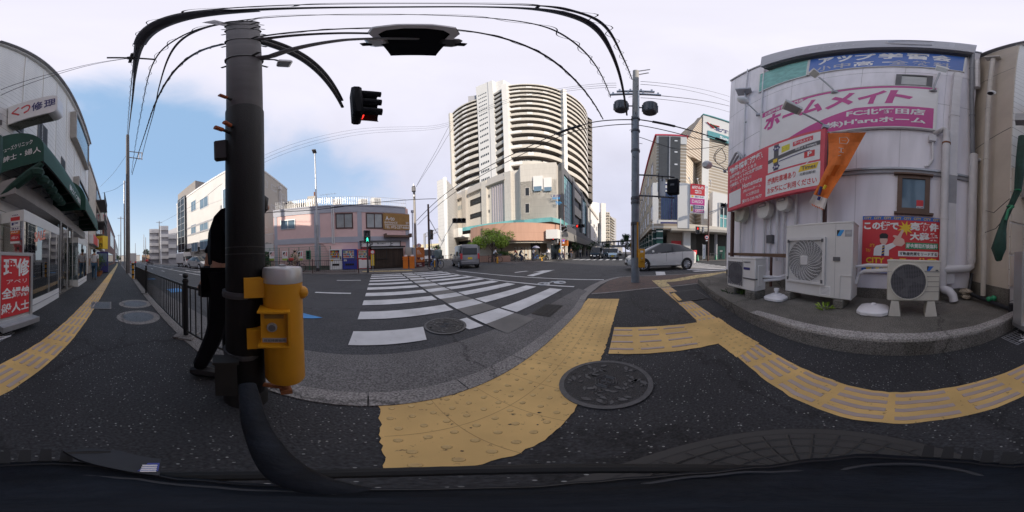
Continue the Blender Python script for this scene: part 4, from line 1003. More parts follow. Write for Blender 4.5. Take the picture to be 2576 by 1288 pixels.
wbase(V((*gp(1953,752,PH-.03).xy,PH-.03)),.40,WR.rz()+.2,'white plastic flag base with an upright socket',True)
def rock(p,s,label,seed,m_=None):
 r_=random.Random(seed);k=M();k.ball(p,s,m_ or asphalt('stone_tan',(.33,.28,.22),(.4,.36,.3),.1),9,(1.3,.9,.5))
 k.v=[tuple(V(q)+V((r_.uniform(-.3,.3),r_.uniform(-.3,.3),r_.uniform(-.2,.2)))*s*.7) for q in k.v];return tag(k.build('stone',org=tuple(p)),label,'stone')
rp_=V((*gp(2430,750,PH).xy,PH));rock(rp_+UP*.04,.1,'flat tan stone under another stone beside the white pipe outlet',4);rock(rp_+V((.01,-.02,.15)),.115,'tan stone resting on top of a smaller stone',5)
k=M();pa=WR.hit(2441,660)+n3*.1;pa=V((pa.x,pa.y,.75));pbm=gp(2438,738,PH+.1);pc=gp(2544,778,PH+.02)
k.tube([pa,V((pbm.x,pbm.y,PH+.2)),V((pbm.x,pbm.y,PH+.1)).lerp(pc,.08),pc],.04,m_blackpl,10);k.cyl(pc-V((0,0,.1)),pc+V((0,0,.1)),.05,m_blackpl,12)
tag(k.build('drain_pipe',None,True,org=tuple(pc)),'black plastic pipe lying across the right end of the plinth','pipe')
k=M();p=gp(2488,752,PH+.12);k.ball(p,.05,m_lime,10,(1.2,1,1));k.ball(p+WR.u*.1,.055,m_lime,10,(1.2,1,1.1));k.cyl(p,p+WR.u*.1,.03,m_lime);tag(k.build('hose_coupling',None,True,org=tuple(p)),'pair of round green hose couplings resting on the black pipe','coupling')
# weeds at the kerb
def weeds(p,n,hgt,label,m_,seed):
 r_=random.Random(seed);k=M()
 for i in range(n):
  a=r_.uniform(0,6.28);b=p+V((math.cos(a),math.sin(a),0))*r_.uniform(0,.14);tip=b+V((math.cos(a)*.1,math.sin(a)*.1,hgt*r_.uniform(.4,1)));sd_=V((-math.sin(a),math.cos(a),0))*.012
  m1=b.lerp(tip,.5)+UP*.03;k.add([b-sd_*.3,b+sd_*.3,m1+sd_,tip,m1-sd_],[(0,1,2,3,4)],m_)
 return tag(k.build('weed',org=tuple(p)),label,'weed')
weeds(gp(1866,738,PH-.04),40,.16,'green weed under the small outdoor unit',m_leafm,1)
weeds(gp(2072,780,PH-.04)+n3*-.1,26,.08,'yellowing weed on the kerb below the largest outdoor unit',m_leaf,2)
weeds(gp(1836,738,PH-.06),20,.1,'small dark weed at the left end of the plinth',m_leafd,3)
# ------------------------------------------------------------------ shoe repair shop on our side of the road
m_sid=siding('white_siding',(.72,.71,.70),(.25,.24,.24),.30,.05,'Z',.55,.06)
m_cream=mat('cream_wall',(.62,.55,.47),.8,var=.08,scale=1.2)
sT,sS0,sS1=-2.1,-2.1,-13.2
WS=Plane(L(sS0,sT),L(sS1,sT));ZT=12.6
bS=TW('shoe_shop','white sided shoe shop with a dark green awning and display windows','building',tuple(L(-5,sT)))
k=M();k.prism([L(sS0,sT,0),L(sS1,sT,0),L(sS1,sT-10,0),L(sS0,sT-10,0)],(0,0,ZT),m_sid,m_sid)
k.prism([L(sS0-.01,sT-6,0),L(sS0+4.5,sT-6,0),L(sS0+4.5,sT-9.9,0),L(sS0-.01,sT-9.9,0)],(0,0,11.6),m_cream)  # infill block added to close the alley and keep low sun from passing through
k.pbox(WS,-.03,WS.len+.03,ZT-.18,ZT+.06,-.1,.12,m_white)
for u in (1.1,2.2,3.4,4.7,6.2,7.9,9.6):k.pbox(WS,u,u+.05,3.2,ZT-.2,0,.025,m_white)
k.build('wall',bS)
k=M();SWP=Plane(L(sS0,sT-10),L(sS0,sT));k.pbox(SWP,0,9.98,.55,ZT-.3,0,.02,m_cream);k.pbox(SWP,0,10.02,0,.55,0,.05,m_plat)
for z in (4.2,8.2):k.pbox(SWP,0,9.98,z,z+.02,.02,.024,m_dgrey)
k.build('side_wall',bS)
k=M();k.prism([L(sS0+.15,sT+.25,ZT-.02),L(sS1,sT+.25,ZT-.02),L(sS1,sT-10,ZT+.6),L(sS0+.15,sT-10,ZT+.6)],(0,0,.12),m_grey);k.build('roof',bS)
# quoins at the corner
k=M()
for z in (.6,1.2,1.8,2.4):k.pbox(WS,.0,.34,z,z+.56,0,.03,m_cream)
k.build('quoin',bS)
def swin(x0,y0,x1,y1,kind,par=bS):
 u0,u1,z0,z1=WS.rect(x0,y0,x1,y1)
 if kind=='vent':
  k=M();k.frame(WS,u0,u1,z0,z1,.06,0,.03,m_dgrey);o=k.build('vent',par)
  k=M();k.pbox(WS,u0+.05,u1-.05,z0+.05,z1-.05,.001,.006,m_black)
  n=max(4,int((z1-z0)/.09))
  for i in range(n):z=z0+.05+(z1-z0-.1)*i/n;k.pbox(WS,u0+.05,u1-.05,z,z+.04,.006,.03,m_dgrey)
  g=k.build('grille',o);g.data.transform(par.matrix_basis.inverted())
 else:
  k=M();k.frame(WS,u0,u1,z0,z1,.12,0,.32,mat('bay_frame',(.36,.34,.32),.5));o=k.build('bay_window',par)
  k=M();k.pbox(WS,u0+.1,u1-.1,z0+.1,z1-.1,.001,.26,m_glassb if kind=='bay' else m_glassd);g=k.build('pane',o);g.data.transform(par.matrix_basis.inverted())
swin(94,313,118,367,'vent');swin(153,400,163,448,'vent');swin(176,318,214,385,'bay');swin(184,470,214,545,'bay2')
swin(26,282,58,330,'vent')
# canvas awnings
def awning(s0,s1,z0,z1,zt,tf,name,label,txt_end,txt_front):
 t=TW('awning',label,'awning',tuple(L((s0+s1)/2,tf,z0)));k=M();n=10
 prof=[(tf,z0),(tf,z1)]+[(tf+(sT-tf)*math.sin(i*math.pi/2/n)**1.0*1.0 if False else sT-(sT-tf)*math.cos(i*math.pi/2/n),z1+(zt-z1)*math.sin(i*math.pi/2/n)) for i in range(1,n+1)]
 A=[L(s0,t_,z) for t_,z in prof];B=[L(s1,t_,z) for t_,z in prof];m=len(prof)
 k.add(A+B,[(i,m+i,m+i+1,i+1) for i in range(m-1)],m_green)
 A2=[L(s0,t_-.02,z-.02) for t_,z in prof];B2=[L(s1,t_-.02,z-.02) for t_,z in prof];k.add(A2+B2,[(i,i+1,m+i+1,m+i) for i in range(m-1)],m_black)
 k.build('canvas',t,True)
 for s_,P_ in ((s0,A),(s1,B)):
  k=M();q=[p+AV*(.006 if s_==s0 else-.006) for p in P_]+[L(s_,sT,z0)];k.poly(q if s_==s1 else q[::-1],m_green)
  if s_==s0 and txt_end:
   EP=Plane(L(s0,sT),L(s0,tf));W=EP.len
   k.text(EP,txt_end[0],W*.12,W*.80,z0+.50,z0+.64,.022,m_signw,.01);k.text(EP,txt_end[1],W*.18,W*.96,z0+.22,z0+.38,.022,m_signw,.01)
  k.build('end_panel',t)
 if txt_front:
  FPn=Plane(L(s0,tf),L(s1,tf));k=M();k.text(FPn,txt_front,FPn.len*.52,FPn.len*.97,z0+.06,z1-.08,.012,m_signw,.01);k.build('lettering',t)
 k=M();
 for i in range(4):s_=s0+(s1-s0)*(i+.5)/4;k.cyl(L(s_,tf-.05,z0+.1),L(s_,sT,z0+.02),.02,m_steeld,6)
 k.cyl(L(s0,tf-.03,z0+.02),L(s1,tf-.03,z0+.02),.022,m_steeld,6);k.build('awning_frame',t);return t
awning(-2.35,-5.3,2.9,3.24,3.98,-1.1,'awning','dark green awning with shoe clinic lettering on its rounded end',('シューズクリニック','紳士・婦人'),'紳士くつ修理')
awning(-5.4,-9.6,2.85,3.2,4.2,-.95,'awning','second dark green awning with a taller curve farther along the shop',None,None)
k=M();r_=random.Random(5)     # rolled-up rain curtain under the first awning
for i in range(7):
 a=L(-2.4-i*.3,-1.25-.03*i,2.72-.03*math.sin(i*2));k.ball(a,.16,m_green2,8,(.9,.8,.7));k.v=[tuple(V(q)) for q in k.v]
k.tube([L(-2.36,-1.13,2.86),L(-2.38,-1.35,2.70),L(-2.4,-1.7,2.52),L(-2.42,-2.0,2.38)],[.05,.1,.09,.07],m_green2,8)
tag(k.build('rain_curtain',None,True,org=tuple(L(-3,-1.3,2.7))),'gathered dark green rain curtain tied under the awning edge','curtain')
# lintel, display windows, door posts
k=M();k.obox(L(-2.35,sT,2.34),AV*-6.9,-RV*.45,UP*.34,mat('lintel_grey',(.33,.31,.31),.55));k.build('lintel',bS)
def display(s0,s1,tf,z0,z1,lab,sale):
 t=TW('display_window',lab,'display window',tuple(L((s0+s1)/2,tf,0)))
 k=M();k.obox(L(s0,sT+.01,0),AV*(s1-s0),-RV*(tf-sT),UP*z0,m_white);k.obox(L(s0-.01,sT+.01,z0*.55),AV*(s1-s0),-RV*(tf-sT+.012),UP*.012,m_grey);k.build('base',t)
 k=M();k.obox(L(s0,sT+.01,z1),AV*(s1-s0),-RV*(tf-sT),UP*.22,m_white);k.build('fascia',t)
 FPn=Plane(L(s0,tf),L(s1,tf));EP=Plane(L(s0,sT+.02),L(s0,tf));W=FPn.len
 k=M();k.pbox(FPn,.02,W-.02,z0,z1,-.012,-.002,m_clear);k.build('front_glass',t)
 k=M();k.pbox(EP,.01,EP.len-.012,z0,z1,-.02,-.01,m_clear);k.build('end_glass',t)
 k=M()
 for u in (0,W*.62,W-.03):k.pbox(FPn,u,u+.03,z0,z1,-.02,.004,m_alu)
 k.build('mullion',t)
 k=M();k.obox(L(s0-.05,sT+.03,z0),AV*(s1-s0+.1),-RV*.02,UP*(z1-z0),mat('shop_interior',(.12,.14,.13),.8,var=.4,scale=2));k.obox(L(s0,sT+.04,z0),AV*(s1-s0),-RV*(tf-sT-.08),UP*.02,mat('frosted_teal',(.20,.30,.30),.5))
 k.pbox(FPn,.03,W-.03,z0+.02,z0+.26,-.03,-.022,MATS['frosted_teal']);k.build('interior',t)
 k=M()
 for z in (.85,1.25):k.obox(L(s0-.15,sT+.06,z),AV*(s1-s0+.3),-RV*.22,UP*.012,m_alu)
 k.build('shelf',t)
 if sale:
  k=M();k.text(FPn,'SALE',W*.22,W*.50,1.52,1.74,.002,mat('sale_pink',(.85,.32,.25),.5,var=0),.035,slope=.14);k.build('sale_lettering',t)
  k=M();z=1.98
  for i,(h_,m_,st) in enumerate(((.06,m_signw,'VISA'),(.08,m_red,''),(.12,m_signw,'P'),(.07,m_signw,'au'),(.07,m_orange,'PAY'),(.13,m_red,'d払い'),(.05,m_signw,''),)):
   k.pbox(EP,EP.len*.45,EP.len*.85,z-h_,z-.008,-.006,.003,m_)
   if st:k.text(EP,st,EP.len*.5,EP.len*.8,z-h_*.75,z-h_*.3,.005,m_navy if m_ is m_signw else m_signw,.02)
   z-=h_
  k.build('payment_sticker',t)
 return t
display(-2.5,-4.46,-1.56,.28,1.82,'large display window with a pink sale sign and shoes inside',True)
display(-6.5,-8.6,-1.45,.28,1.82,'farther display window beyond the shop entrance',False)
t=TW('shop_door','recessed glass entrance of the shoe shop with slim steel posts','door',tuple(L(-5.4,sT)))
k=M();k.obox(L(-4.48,sT+.015,.02),AV*-2.0,-RV*.02,UP*2.3,MATS['shop_interior']);k.obox(L(-4.48,sT+.02,0),AV*-2.0,-RV*.45,UP*.04,m_plat);k.build('recess',t)
for s_ in (-4.9,-5.65,-6.4):
 k=M();k.cyl(L(s_,-1.66,.04),L(s_,-1.66,2.34),.022,m_alu,8);k.build('post',t)
k=M();DP=Plane(L(-4.92,-1.75),L(-6.38,-1.75));k.pbox(DP,0,DP.len,.1,2.3,-.01,0,m_clear);k.build('glass',t)
def shoe(p,az,m_,lab,grp='shoes on show in the shop windows'):
 k=M();d=V((math.sin(az),math.cos(az),0));s_=V((d.y,-d.x,0));rows_=[]
 for f,w_,h_ in ((-.13,.03,.10),(-.08,.038,.095),(-.0,.036,.075),(.06,.042,.05),(.11,.038,.04),(.14,.012,.02)):
  rows_.append([p+d*f+s_*w_*math.cos(a)+UP*(max(0,math.sin(a))*h_) for a in [i*math.pi/5 for i in range(6)]])
 k.add(sum(rows_,[]),[(i*6+j,i*6+(j+1)%6,(i+1)*6+(j+1)%6,(i+1)*6+j) for i in range(5) for j in range(6)]+[tuple(range(6))[::-1],tuple(range(30,36))],m_)
 return tag(k.build('shoe',None,True,org=tuple(p)),lab,'shoe',grp)
m_shw=mat('shoe_white',(.62,.60,.56),.5);m_shk=mat('shoe_dark',(.06,.05,.05),.4)
for i,(s_,t_,z,m_,lb) in enumerate(((-3.35,-1.66,.78,m_shw,'white shoe standing on the lower front of the display'),(-3.55,-1.68,.86,m_shw,'pale slip-on shoe pointing up in the display window'),(-3.0,-1.72,.62,m_shw,'white shoe low beside the white drum in the window'),(-2.9,-1.7,.48,m_shw,'lowest white shoe at the near corner of the window'),(-3.0,-1.95,1.27,m_shk,'dark shoe on the upper shelf near the payment stickers'),(-3.4,-1.95,1.27,m_shw,'light shoe on the upper display shelf behind the sale sign'),(-3.8,-1.95,1.27,m_shk,'dark shoe on the upper shelf by the far mullion'),(-5.0,-1.98,.87,m_shw,'white sneaker on a shelf inside the entrance'),(-5.3,-1.98,1.27,m_shk,'dark sneaker on the top shelf inside the entrance'),(-7.0,-1.9,.87,m_shk,'dark shoe in the farther display window'),(-7.6,-1.9,1.27,m_shw,'white shoe on the shelf of the farther display window'))):
 shoe(L(s_,t_,z),R(-150+i*14),m_,lb)
for (s_,t_,z0,z) in ((-3.35,-1.66,.3,.78),(-3.55,-1.68,.3,.86),(-3.0,-1.72,.3,.62),(-2.9,-1.7,.3,.48)):
 pass
k=M();p=L(-3.25,-1.72,.3);k.lathe([(.12,0),(.12,.46),(.115,.48)],m_whitepl,20,p);k.lathe([(.03,.0),(.03,.48)],m_whitepl,8,L(-3.45,-1.68,.3));tag(k.build('display_drum',org=tuple(p)),'white drum shaped shoe stand in the display window','shoe stand')
# projecting light box sign
BXp=Plane(L(-2.62,sT+.03),L(-2.62,-.98));W=BXp.len;z0,z1=4.72,5.62
t=TW('sign_box','white light box sign with shoe repair lettering jutting out above the awning','sign',tuple(L(-2.8,-1.5,z0)))
k=M();b0=BXp.P(0,z0,0);ux,uy=BXp.u,BXp.n
rad=.16;prof=[(0,z0),(W-rad,z0)]+[(W-rad+rad*math.sin(a*.262),z0+rad-rad*math.cos(a*.262)) for a in range(1,7)]+[(W-rad+rad*math.cos(a*.262),z1-rad+rad*math.sin(a*.262)) for a in range(0,7)]+[(0,z1)]
k.prism([BXp.P(a,b,0) for a,b in prof],-BXp.n*.32,m_signw,m_whitepl);k.build('box',t)
k=M();
for st,a,b,m_ in (('く',.08,.28,m_red),('つ',.30,.50,m_red),('修',.52,.74,m_navy),('理',.76,.97,m_navy)):k.text(BXp,st,W*a,W*b,z0+.25,z1-.22,.006,m_,.02)
k.build('lettering',t);k=M();k.obox(BXp.P(.02,z0-.03,-.02),ux*(W-.2),UP*.025,-uy*.28,m_plat);k.build('underside',t)
# pavement sign of the shop
SGp=Plane(L(-1.63,-1.37),L(-2.19,-1.23));W=SGp.len
t=TW('pavement_sign','red illuminated pavement sign with white repair lettering in a steel frame','sign',tuple(SGp.P(W/2,0)))
k=M();k.pbox(SGp,.02,W-.02,.28,1.16,-.16,0,m_red)
for st,a,b,c,d in (('理修',.1,.96,.86,1.12),('アペリ',.2,.86,.76,.82),('全婦紳',.06,.96,.55,.71),('般人士',.06,.96,.33,.49)):k.text(SGp,st,W*a,W*b,c,d,.004,m_signw,.03 if a<.15 else .0)
k.build('board',t)
k=M();k.frame(SGp,-.03,W+.05,.18,1.2,.045,-.19,.012,m_alu);k.pbox(SGp,.0,W,.19,.27,-.15,-.01,m_alu);k.build('frame',t)
k=M();k.pbox(SGp,.0,W+.12,.1,.18,-.26,.1,m_steel);k.build('base',t)
for u in (0.05,W):k=M();k.cyl(SGp.P(u,.05,-.08)-SGp.n*.02,SGp.P(u,.05,-.08)+SGp.n*.02,.05,m_black,10);k.build('caster',t)
k=M();p=SGp.P(W*.5,.02,-.1);k.tube([p,p+AV*.2+RV*.1,p+AV*.35-RV*.05,p+AV*.2-RV*.15,p+AV*.45-RV*.1],.008,m_pipe,5);tag(k.build('cable',org=tuple(p)),'thin white cable looping beside the pavement sign','cable')
# cream neighbour wall details: pipe, camera, tarp
p=at(2475,640,4.6);
def rpipe(x,D,z0,z1,r,label,m_,head=True):
 p=atz(x,D);k=M();k.cyl((p.x,p.y,z0),(p.x,p.y,z1),r,m_,12)
 for z in (z0+1.2,z0+3,z0+5,z0+7):k.cyl((p.x,p.y,z),(p.x,p.y,z+.05),r*1.15,m_,12)
 if head:k.box(p.x-.16,p.x+.16,p.y-.13,p.y+.13,z1,z1+.14,m_)
 return tag(k.build('rain_pipe',org=(p.x,p.y,z0)),label,'pipe')
rpipe(2475,3.25,.35,10.2,.055,'cream rainwater pipe with a square head on the narrow side wall',mat('pipe_cream',(.55,.51,.46),.5,var=.1))
k=M();p=at(2495,234,2.9);k.ball(p,.09,m_alu,10);k.cyl(p,p+V((.02,.04,-.08)),.06,m_black,10);tag(k.build('vent_hood',org=tuple(p)),'round metal vent hood high on the cream side wall','vent')
# rolled green tarp hanging from the shop corner
pts=[at(2572,345,2.0),at(2570,395,2.02),at(2566,440,2.03),at(2560,480,2.05),at(2542,520,2.06),at(2528,550,2.06),at(2518,585,2.07),at(2512,625,2.07),at(2513,655,2.07)]
t=TW('tarp_bundle','bundled green tarp tied and hanging down the shop corner','tarp',tuple(pts[-1]));k=M()
k.tube(pts,[.05,.075,.055,.045,.035,.03,.06,.095,.04],m_green2,12);r_=random.Random(3)
k.v=[tuple(V(q)+V((r_.uniform(-1,1),r_.uniform(-1,1),r_.uniform(-1,1)))*.012) for q in k.v];k.build('tarp',t,True)
for i in (3,4):k=M();k.torus(pts[i],.045,.01,m_lime,'Z',14,5);k.build('tie',t)
k=M()
k.tube([pts[4]+n3*.05,pts[5]+n3*.06+UP*.1,pts[6]+n3*.09+UP*.15],.018,m_lime,6);k.build('tie',t)
k=M();k.tube([at(2480,530,3.2),at(2500,535,2.6),at(2540,500,2.1)],.005,m_wire,5);k.tube([at(2478,585,3.2),at(2505,575,2.6),at(2530,545,2.1)],.006,m_wire,5);tag(k.build('rope',org=tuple(at(2478,585,3.2))),'dark cords tying the green tarp to the cream pipe','rope')
tb=at(2562,392,2.06);q=facing(2562,2.07,.5);
k=M();p=at(2568,300,2.05);k.box(p.x-.07,p.x+.07,p.y-.07,p.y+.07,p.z-.1,p.z+.1,m_steel);tag(k.build('meter_box',org=tuple(p)),'small grey box on the siding next to the light box sign','box')
# ------------------------------------------------------------------ houses farther down our side
def block(name,label,pts,z1,m,roof=None,cat='building',z0=0,par=None):
 t=TW(name,label,cat,(pts[0].x,pts[0].y,0));k=M();k.prism([V((p.x,p.y,z0)) for p in pts],(0,0,z1-z0),m);k.build('wall',t)
 if roof:
  k=M();c=sum(pts,V((0,0,0)))/len(pts);k.prism([V((p.x,p.y,z1-.05)).lerp(V((c.x,c.y,z1-.05)),-.02) for p in pts],(0,0,.3),roof);k.build('roof',t)
 return t
def left_house(xa,Da,xb,Db,zt,m,label,roof=m_grey):
 a,b=atz(xa,Da),atz(xb,Db);return block('shop_house',label,[a,b,b-(-RV)*9,a-(-RV)*9],zt,m,roof),Plane(a,b)
hA,pA=left_house(223,13.6,257,26,10.2,mat('house_beige',(.50,.45,.40),.8),'narrow beige house with dark balconies next to the shoe shop')
for z in (8.0,5.4,3.9):
 k=M();k.pbox(pA,4.5,9.5,z,z+.12,0,1.0,m_dgrey);k.pbox(pA,4.5,9.5,z+1.0,z+1.06,.9,1.0,m_dgrey)
 for i in range(13):k.pbox(pA,4.5+i*.4,4.55+i*.4,z+.1,z+1.0,.93,.97,m_dgrey)
 k.build('balcony',hA);win_uz(pA,4.8,9.2,z+.2,z+2.0,hA,m_brownm,m_glassd,.1,2)
k=M();k.pbox(pA,0,pA.len,2.5,3.3,0,.4,m_signw);k.pbox(pA,.0,3,2.5,3.3,.4,.41,m_red);k.build('fascia',hA)
win_uz(pA,1,10,.3,2.3,hA,m_alu,m_glassd,.08,3,.06,'shop_window')
hB,pB=left_house(262,26.5,289,58,9.4,mat('red_brown_tile',(.16,.07,.055),.7,var=.15),'red brown tiled building with tall pale windows down the left pavement',m_brownm)
win_uz(pB,12,24,4.5,8.2,hB,m_alu,m_glassl,.15,3);win_uz(pB,3,22,.4,2.8,hB,m_brownm,m_glassd,.12,4,.06,'shop_window')
hC,pC=left_house(289.5,60,297,120,8.6,mat('house_grey',(.40,.39,.38),.8),'small grey house at the far end of the left pavement')
win_uz(pC,6,20,4,6.5,hC,m_dgrey,m_glassd,.2,2)
t=TW('projecting_sign','tall white pharmacy sign with a green cross and red lettering','sign',tuple(atz(263,24,4)))
fq=facing(263.5,24,2);u0,u1,z0,z1=fq.rect(257.5,520,269.5,576);k=M();k.pbox(fq,u0,u1,z0,z1,-.3,0,m_signw);uc=(u0+u1)/2
k.pbox(fq,uc-.28,uc+.28,z1-.85,z1-.65,.0,.01,m_lime);k.pbox(fq,uc-.1,uc+.1,z1-1.03,z1-.47,.0,.012,m_lime)
for i,ch in enumerate('調剤薬局'):k.text(fq,ch,u0+.15,uc-.05,z1-2.0-i*1.0,z1-1.2-i*1.0,.01,m_red,.03)
for i,ch in enumerate('富岡薬局'):k.text(fq,ch,uc+.1,u1-.15,z1-2.0-i*1.0,z1-1.3-i*1.0,.01,m_mag,.02)
k.build('board',t)
t=TW('projecting_sign','yellow box sign with red and black pharmacy lettering','sign',tuple(atz(253,19,2.4)))
a,b=atz(240,18),atz(258.5,17.2);fq=Plane(a,b);z0,z1=fq.uz(249,626)[1],fq.uz(249,594)[1];k=M();k.pbox(fq,0,fq.len,z0,z1,-.8,0,m_gold)
k.text(fq,'処方せん受付',fq.len*.1,fq.len*.92,z0+(z1-z0)*.62,z0+(z1-z0)*.85,.01,m_red,.02);k.text(fq,'トミオカ薬局',fq.len*.08,fq.len*.94,z0+(z1-z0)*.15,z0+(z1-z0)*.45,.01,m_black,.02);k.build('board',t)
# potted shrubs and a drinks machine before the houses
def leaves(k,c,r,n,m_,size,rnd,sq=(1,1,1)):
 for i in range(n):
  while True:
   d=V((rnd.uniform(-1,1),rnd.uniform(-1,1),rnd.uniform(-1,1)))
   if .25<d.length<1:break
  p=c+V((d.x*r*sq[0],d.y*r*sq[1],d.z*r*sq[2]));u=V((rnd.gauss(0,1),rnd.gauss(0,1),rnd.gauss(0,.7))).normalized();v=u.orthogonal().normalized();v=(v*math.cos(rnd.uniform(0,3))+u.cross(v)*math.sin(rnd.uniform(0,3)))
  a=size*rnd.uniform(.6,1.3);k.add([p-u*a,p+v*a*.5,p+u*a,p-v*a*.5],[(0,1,2,3)],m_)
def shrub(p,h_,label,m_,seed):
 r_=random.Random(seed);t=T('potted_shrub',label,'plant',tuple(p));k=M();k.lathe([(.16,0),(.2,.28),(.22,.3),(.18,.3),(.17,.26)],m_rust,14);k.build('pot',t)
 k=M()
 for i in range(5):k.tube([(0,0,.26),(r_.uniform(-.15,.15),r_.uniform(-.15,.15),h_*.7)],.012,m_bark,5)
 k.build('stem',t);k=M()
 for i in range(6):leaves(k,V((r_.uniform(-.25,.25),r_.uniform(-.25,.25),r_.uniform(.45,1)*h_)),.26,55,m_,.06,r_)
 k.build('foliage',t);return t
shrub(atz(252,12.6),1.5,'tall leafy potted shrub by the drinks machine',m_leafm,1);shrub(atz(247.5,11.2),1.0,'smaller bushy potted shrub ahead of the walking man',m_leafd,2)
t=T('drinks_machine','dark blue drinks machine under the yellow sign','vending machine',tuple(atz(257.5,14.2)),yaw(40));k=M();k.bbox(-.5,.5,-.7,0,.05,1.85,m_navy,.02);k.build('cabinet',t);k=M();k.box(-.42,.42,0,.012,.95,1.7,m_glassb);k.build('front_panel',t)
# ------------------------------------------------------------------ people
def skin(verts,edges,root,sub=1,name='body'):
 me=bpy.data.meshes.new(name);me.from_pydata([v[0] for v in verts],edges,[]);o=bpy.data.objects.new(name,me);scene.collection.objects.link(o)
 md=o.modifiers.new('s','SKIN');md.use_smooth_shade=True
 for i,sv in enumerate(me.skin_vertices[0].data):
  r=verts[i][1];sv.radius=r if isinstance(r,tuple) else (r,r);sv.use_root=(i==root)
 if sub:s2=o.modifiers.new('u','SUBSURF');s2.levels=sub;s2.render_levels=sub
 dg=bpy.context.evaluated_depsgraph_get();ev=o.evaluated_get(dg);nm=bpy.data.meshes.new_from_object(ev)
 vs=[v.co.copy() for v in nm.vertices];fs=[tuple(p.vertices) for p in nm.polygons]
 bpy.data.objects.remove(o);bpy.data.meshes.remove(me);bpy.data.meshes.remove(nm)
 return vs,fs
BASE=dict(pel=(0,0,.93),wst=(0,.0,1.08),cst=(0,.0,1.26),upc=(0,-.01,1.40),nck=(0,.0,1.48),hdb=(0,.02,1.55),hed=(0,.025,1.62),top=(0,.015,1.685),
   shL=(-.18,0,1.39),elL=(-.22,-.03,1.12),wrL=(-.23,.03,.88),haL=(-.23,.05,.79),shR=(.18,0,1.39),elR=(.22,-.03,1.12),wrR=(.23,.03,.88),haR=(.23,.05,.79),
   hpL=(-.09,0,.88),knL=(-.1,.02,.48),anL=(-.1,-.02,.09),toL=(-.11,.13,.04),hpR=(.09,0,.88),knR=(.1,.02,.48),anR=(.1,-.02,.09),toR=(.11,.13,.04))
RAD=dict(pel=(.135,.10),wst=(.125,.09),cst=(.145,.10),upc=(.12,.08),nck=.05,hdb=.062,hed=(.078,.092),top=(.055,.065),sh=.052,el=.04,wr=.028,ha=.034,hp=.082,kn=.055,an=.038,to=.034)
def person(label,loc,rz,pose,shirt,trous,hair=m_hair,s=1.0,sleeve=.6,shoes=m_black,hat=None,fine=False,group=None,hairlen=0):
 J=dict(BASE);J.update(pose);t=T('person',label,'person',tuple(loc),rz,group)
 def rr(n,add=0.0):
  r=RAD.get(n) or RAD[n[:2]];r=r if isinstance(r,tuple) else (r,r);return (r[0]*s+add,r[1]*s+add)
 def mk(names,edges,add,root,name,m,par=t,sub=1,extra=()):
  idx={n:i for i,n in enumerate(names)};vv=[(V(J[n])*s,rr(n,add) if n not in dict(extra) else dict(extra)[n]) for n in names]
  vs,fs=skin(vv,[(idx[a],idx[b]) for a,b in edges],idx[root],sub);k=M();k.add(vs,fs,m);return k.build(name,par,True)
 names=list(BASE);E=[('pel','wst'),('wst','cst'),('cst','upc'),('upc','nck'),('nck','hdb'),('hdb','hed'),('hed','top')]
 for q in 'LR':E+=[('upc','sh'+q),('sh'+q,'el'+q),('el'+q,'wr'+q),('wr'+q,'ha'+q),('pel','hp'+q),('hp'+q,'kn'+q),('kn'+q,'an'+q),('an'+q,'to'+q)]
 ex=[]
 J['nos']=tuple(V(J['hed'])+V((0,.10,-.02)));names=names+['nos'];E.append(('hed','nos'));ex.append(('nos',(.014*s,.014*s)))
 if fine:
  for q in 'LR':
   h=V(J['ha'+q]);d=(h-V(J['wr'+q])).normalized();sd_=d.cross(V((1,0,0))).normalized()
   for i in range(4):
    n1,n2=f'f{i}{q}',f'g{i}{q}';off=sd_*(.024*(1.5-i)*.9)
    J[n1]=tuple(h+d*.03+off);J[n2]=tuple(h+d*(.085-.008*abs(i-1.3))+off+V((-.02 if q=='R' else .02,0,0)));names+=[n1,n2];E+=[('ha'+q,n1),(n1,n2)];ex+=[(n1,(.010,.010)),(n2,(.008,.008))]
   J['th'+q]=tuple(h+d*.02+sd_*.055);names.append('th'+q);E.append(('wr'+q,'th'+q));ex.append(('th'+q,(.011,.011)))
 mk(names,E,0,'pel','body',m_skin,extra=ex)
 for q in 'LR':J['sl'+q]=tuple(V(J['el'+q]).lerp(V(J['wr'+q]),(sleeve-.6)/.4)) if sleeve>.6 else tuple(V(J['sh'+q]).lerp(V(J['el'+q]),sleeve/.6));RAD['sl'+q]=.05
 n2=['pel','wst','cst','upc','shL','shR','slL','slR']+(['elL','elR'] if sleeve>.6 else []);E2=[('pel','wst'),('wst','cst'),('cst','upc'),('upc','shL'),('upc','shR')]
 for q in 'LR':E2+=[('sh'+q,'el'+q),('el'+q,'sl'+q)] if sleeve>.6 else [('sh'+q,'sl'+q)]
 mk(n2,E2,.022*s,'pel','shirt',shirt)
 J['pel2']=tuple(V(J['pel'])-V((0,0,.02)));RAD['pel2']=RAD['pel']
 n3_=['pel2','hpL','knL','anL','hpR','knR','anR'];mk(n3_,[('pel2','hpL'),('hpL','knL'),('knL','anL'),('pel2','hpR'),('hpR','knR'),('knR','anR')],.02*s,'pel2','trousers',trous)
 for q in 'LR':
  k=M();a,b=V(J['an'+q])*s,V(J['to'+q])*s;d=(b-a);d.z=0;d.normalize();hl=a-d*.05*s-UP*.03*s
  k.tube([hl,a-UP*.02*s,a.lerp(b,.6),b+d*.03*s],[.035*s,.058*s,.052*s,.03*s],shoes,8);k.build('shoe',t,True)
 hd=V(J['hed'])*s;k=M();tilt=(V(J['hed'])-V(J['nck'])).normalized()
 k.ball(hd+tilt*.02*s-V((0,.022*s,0)),.108*s,hair,12,(.92,1.02,1.0))
 zc_=hd.z-.0*s
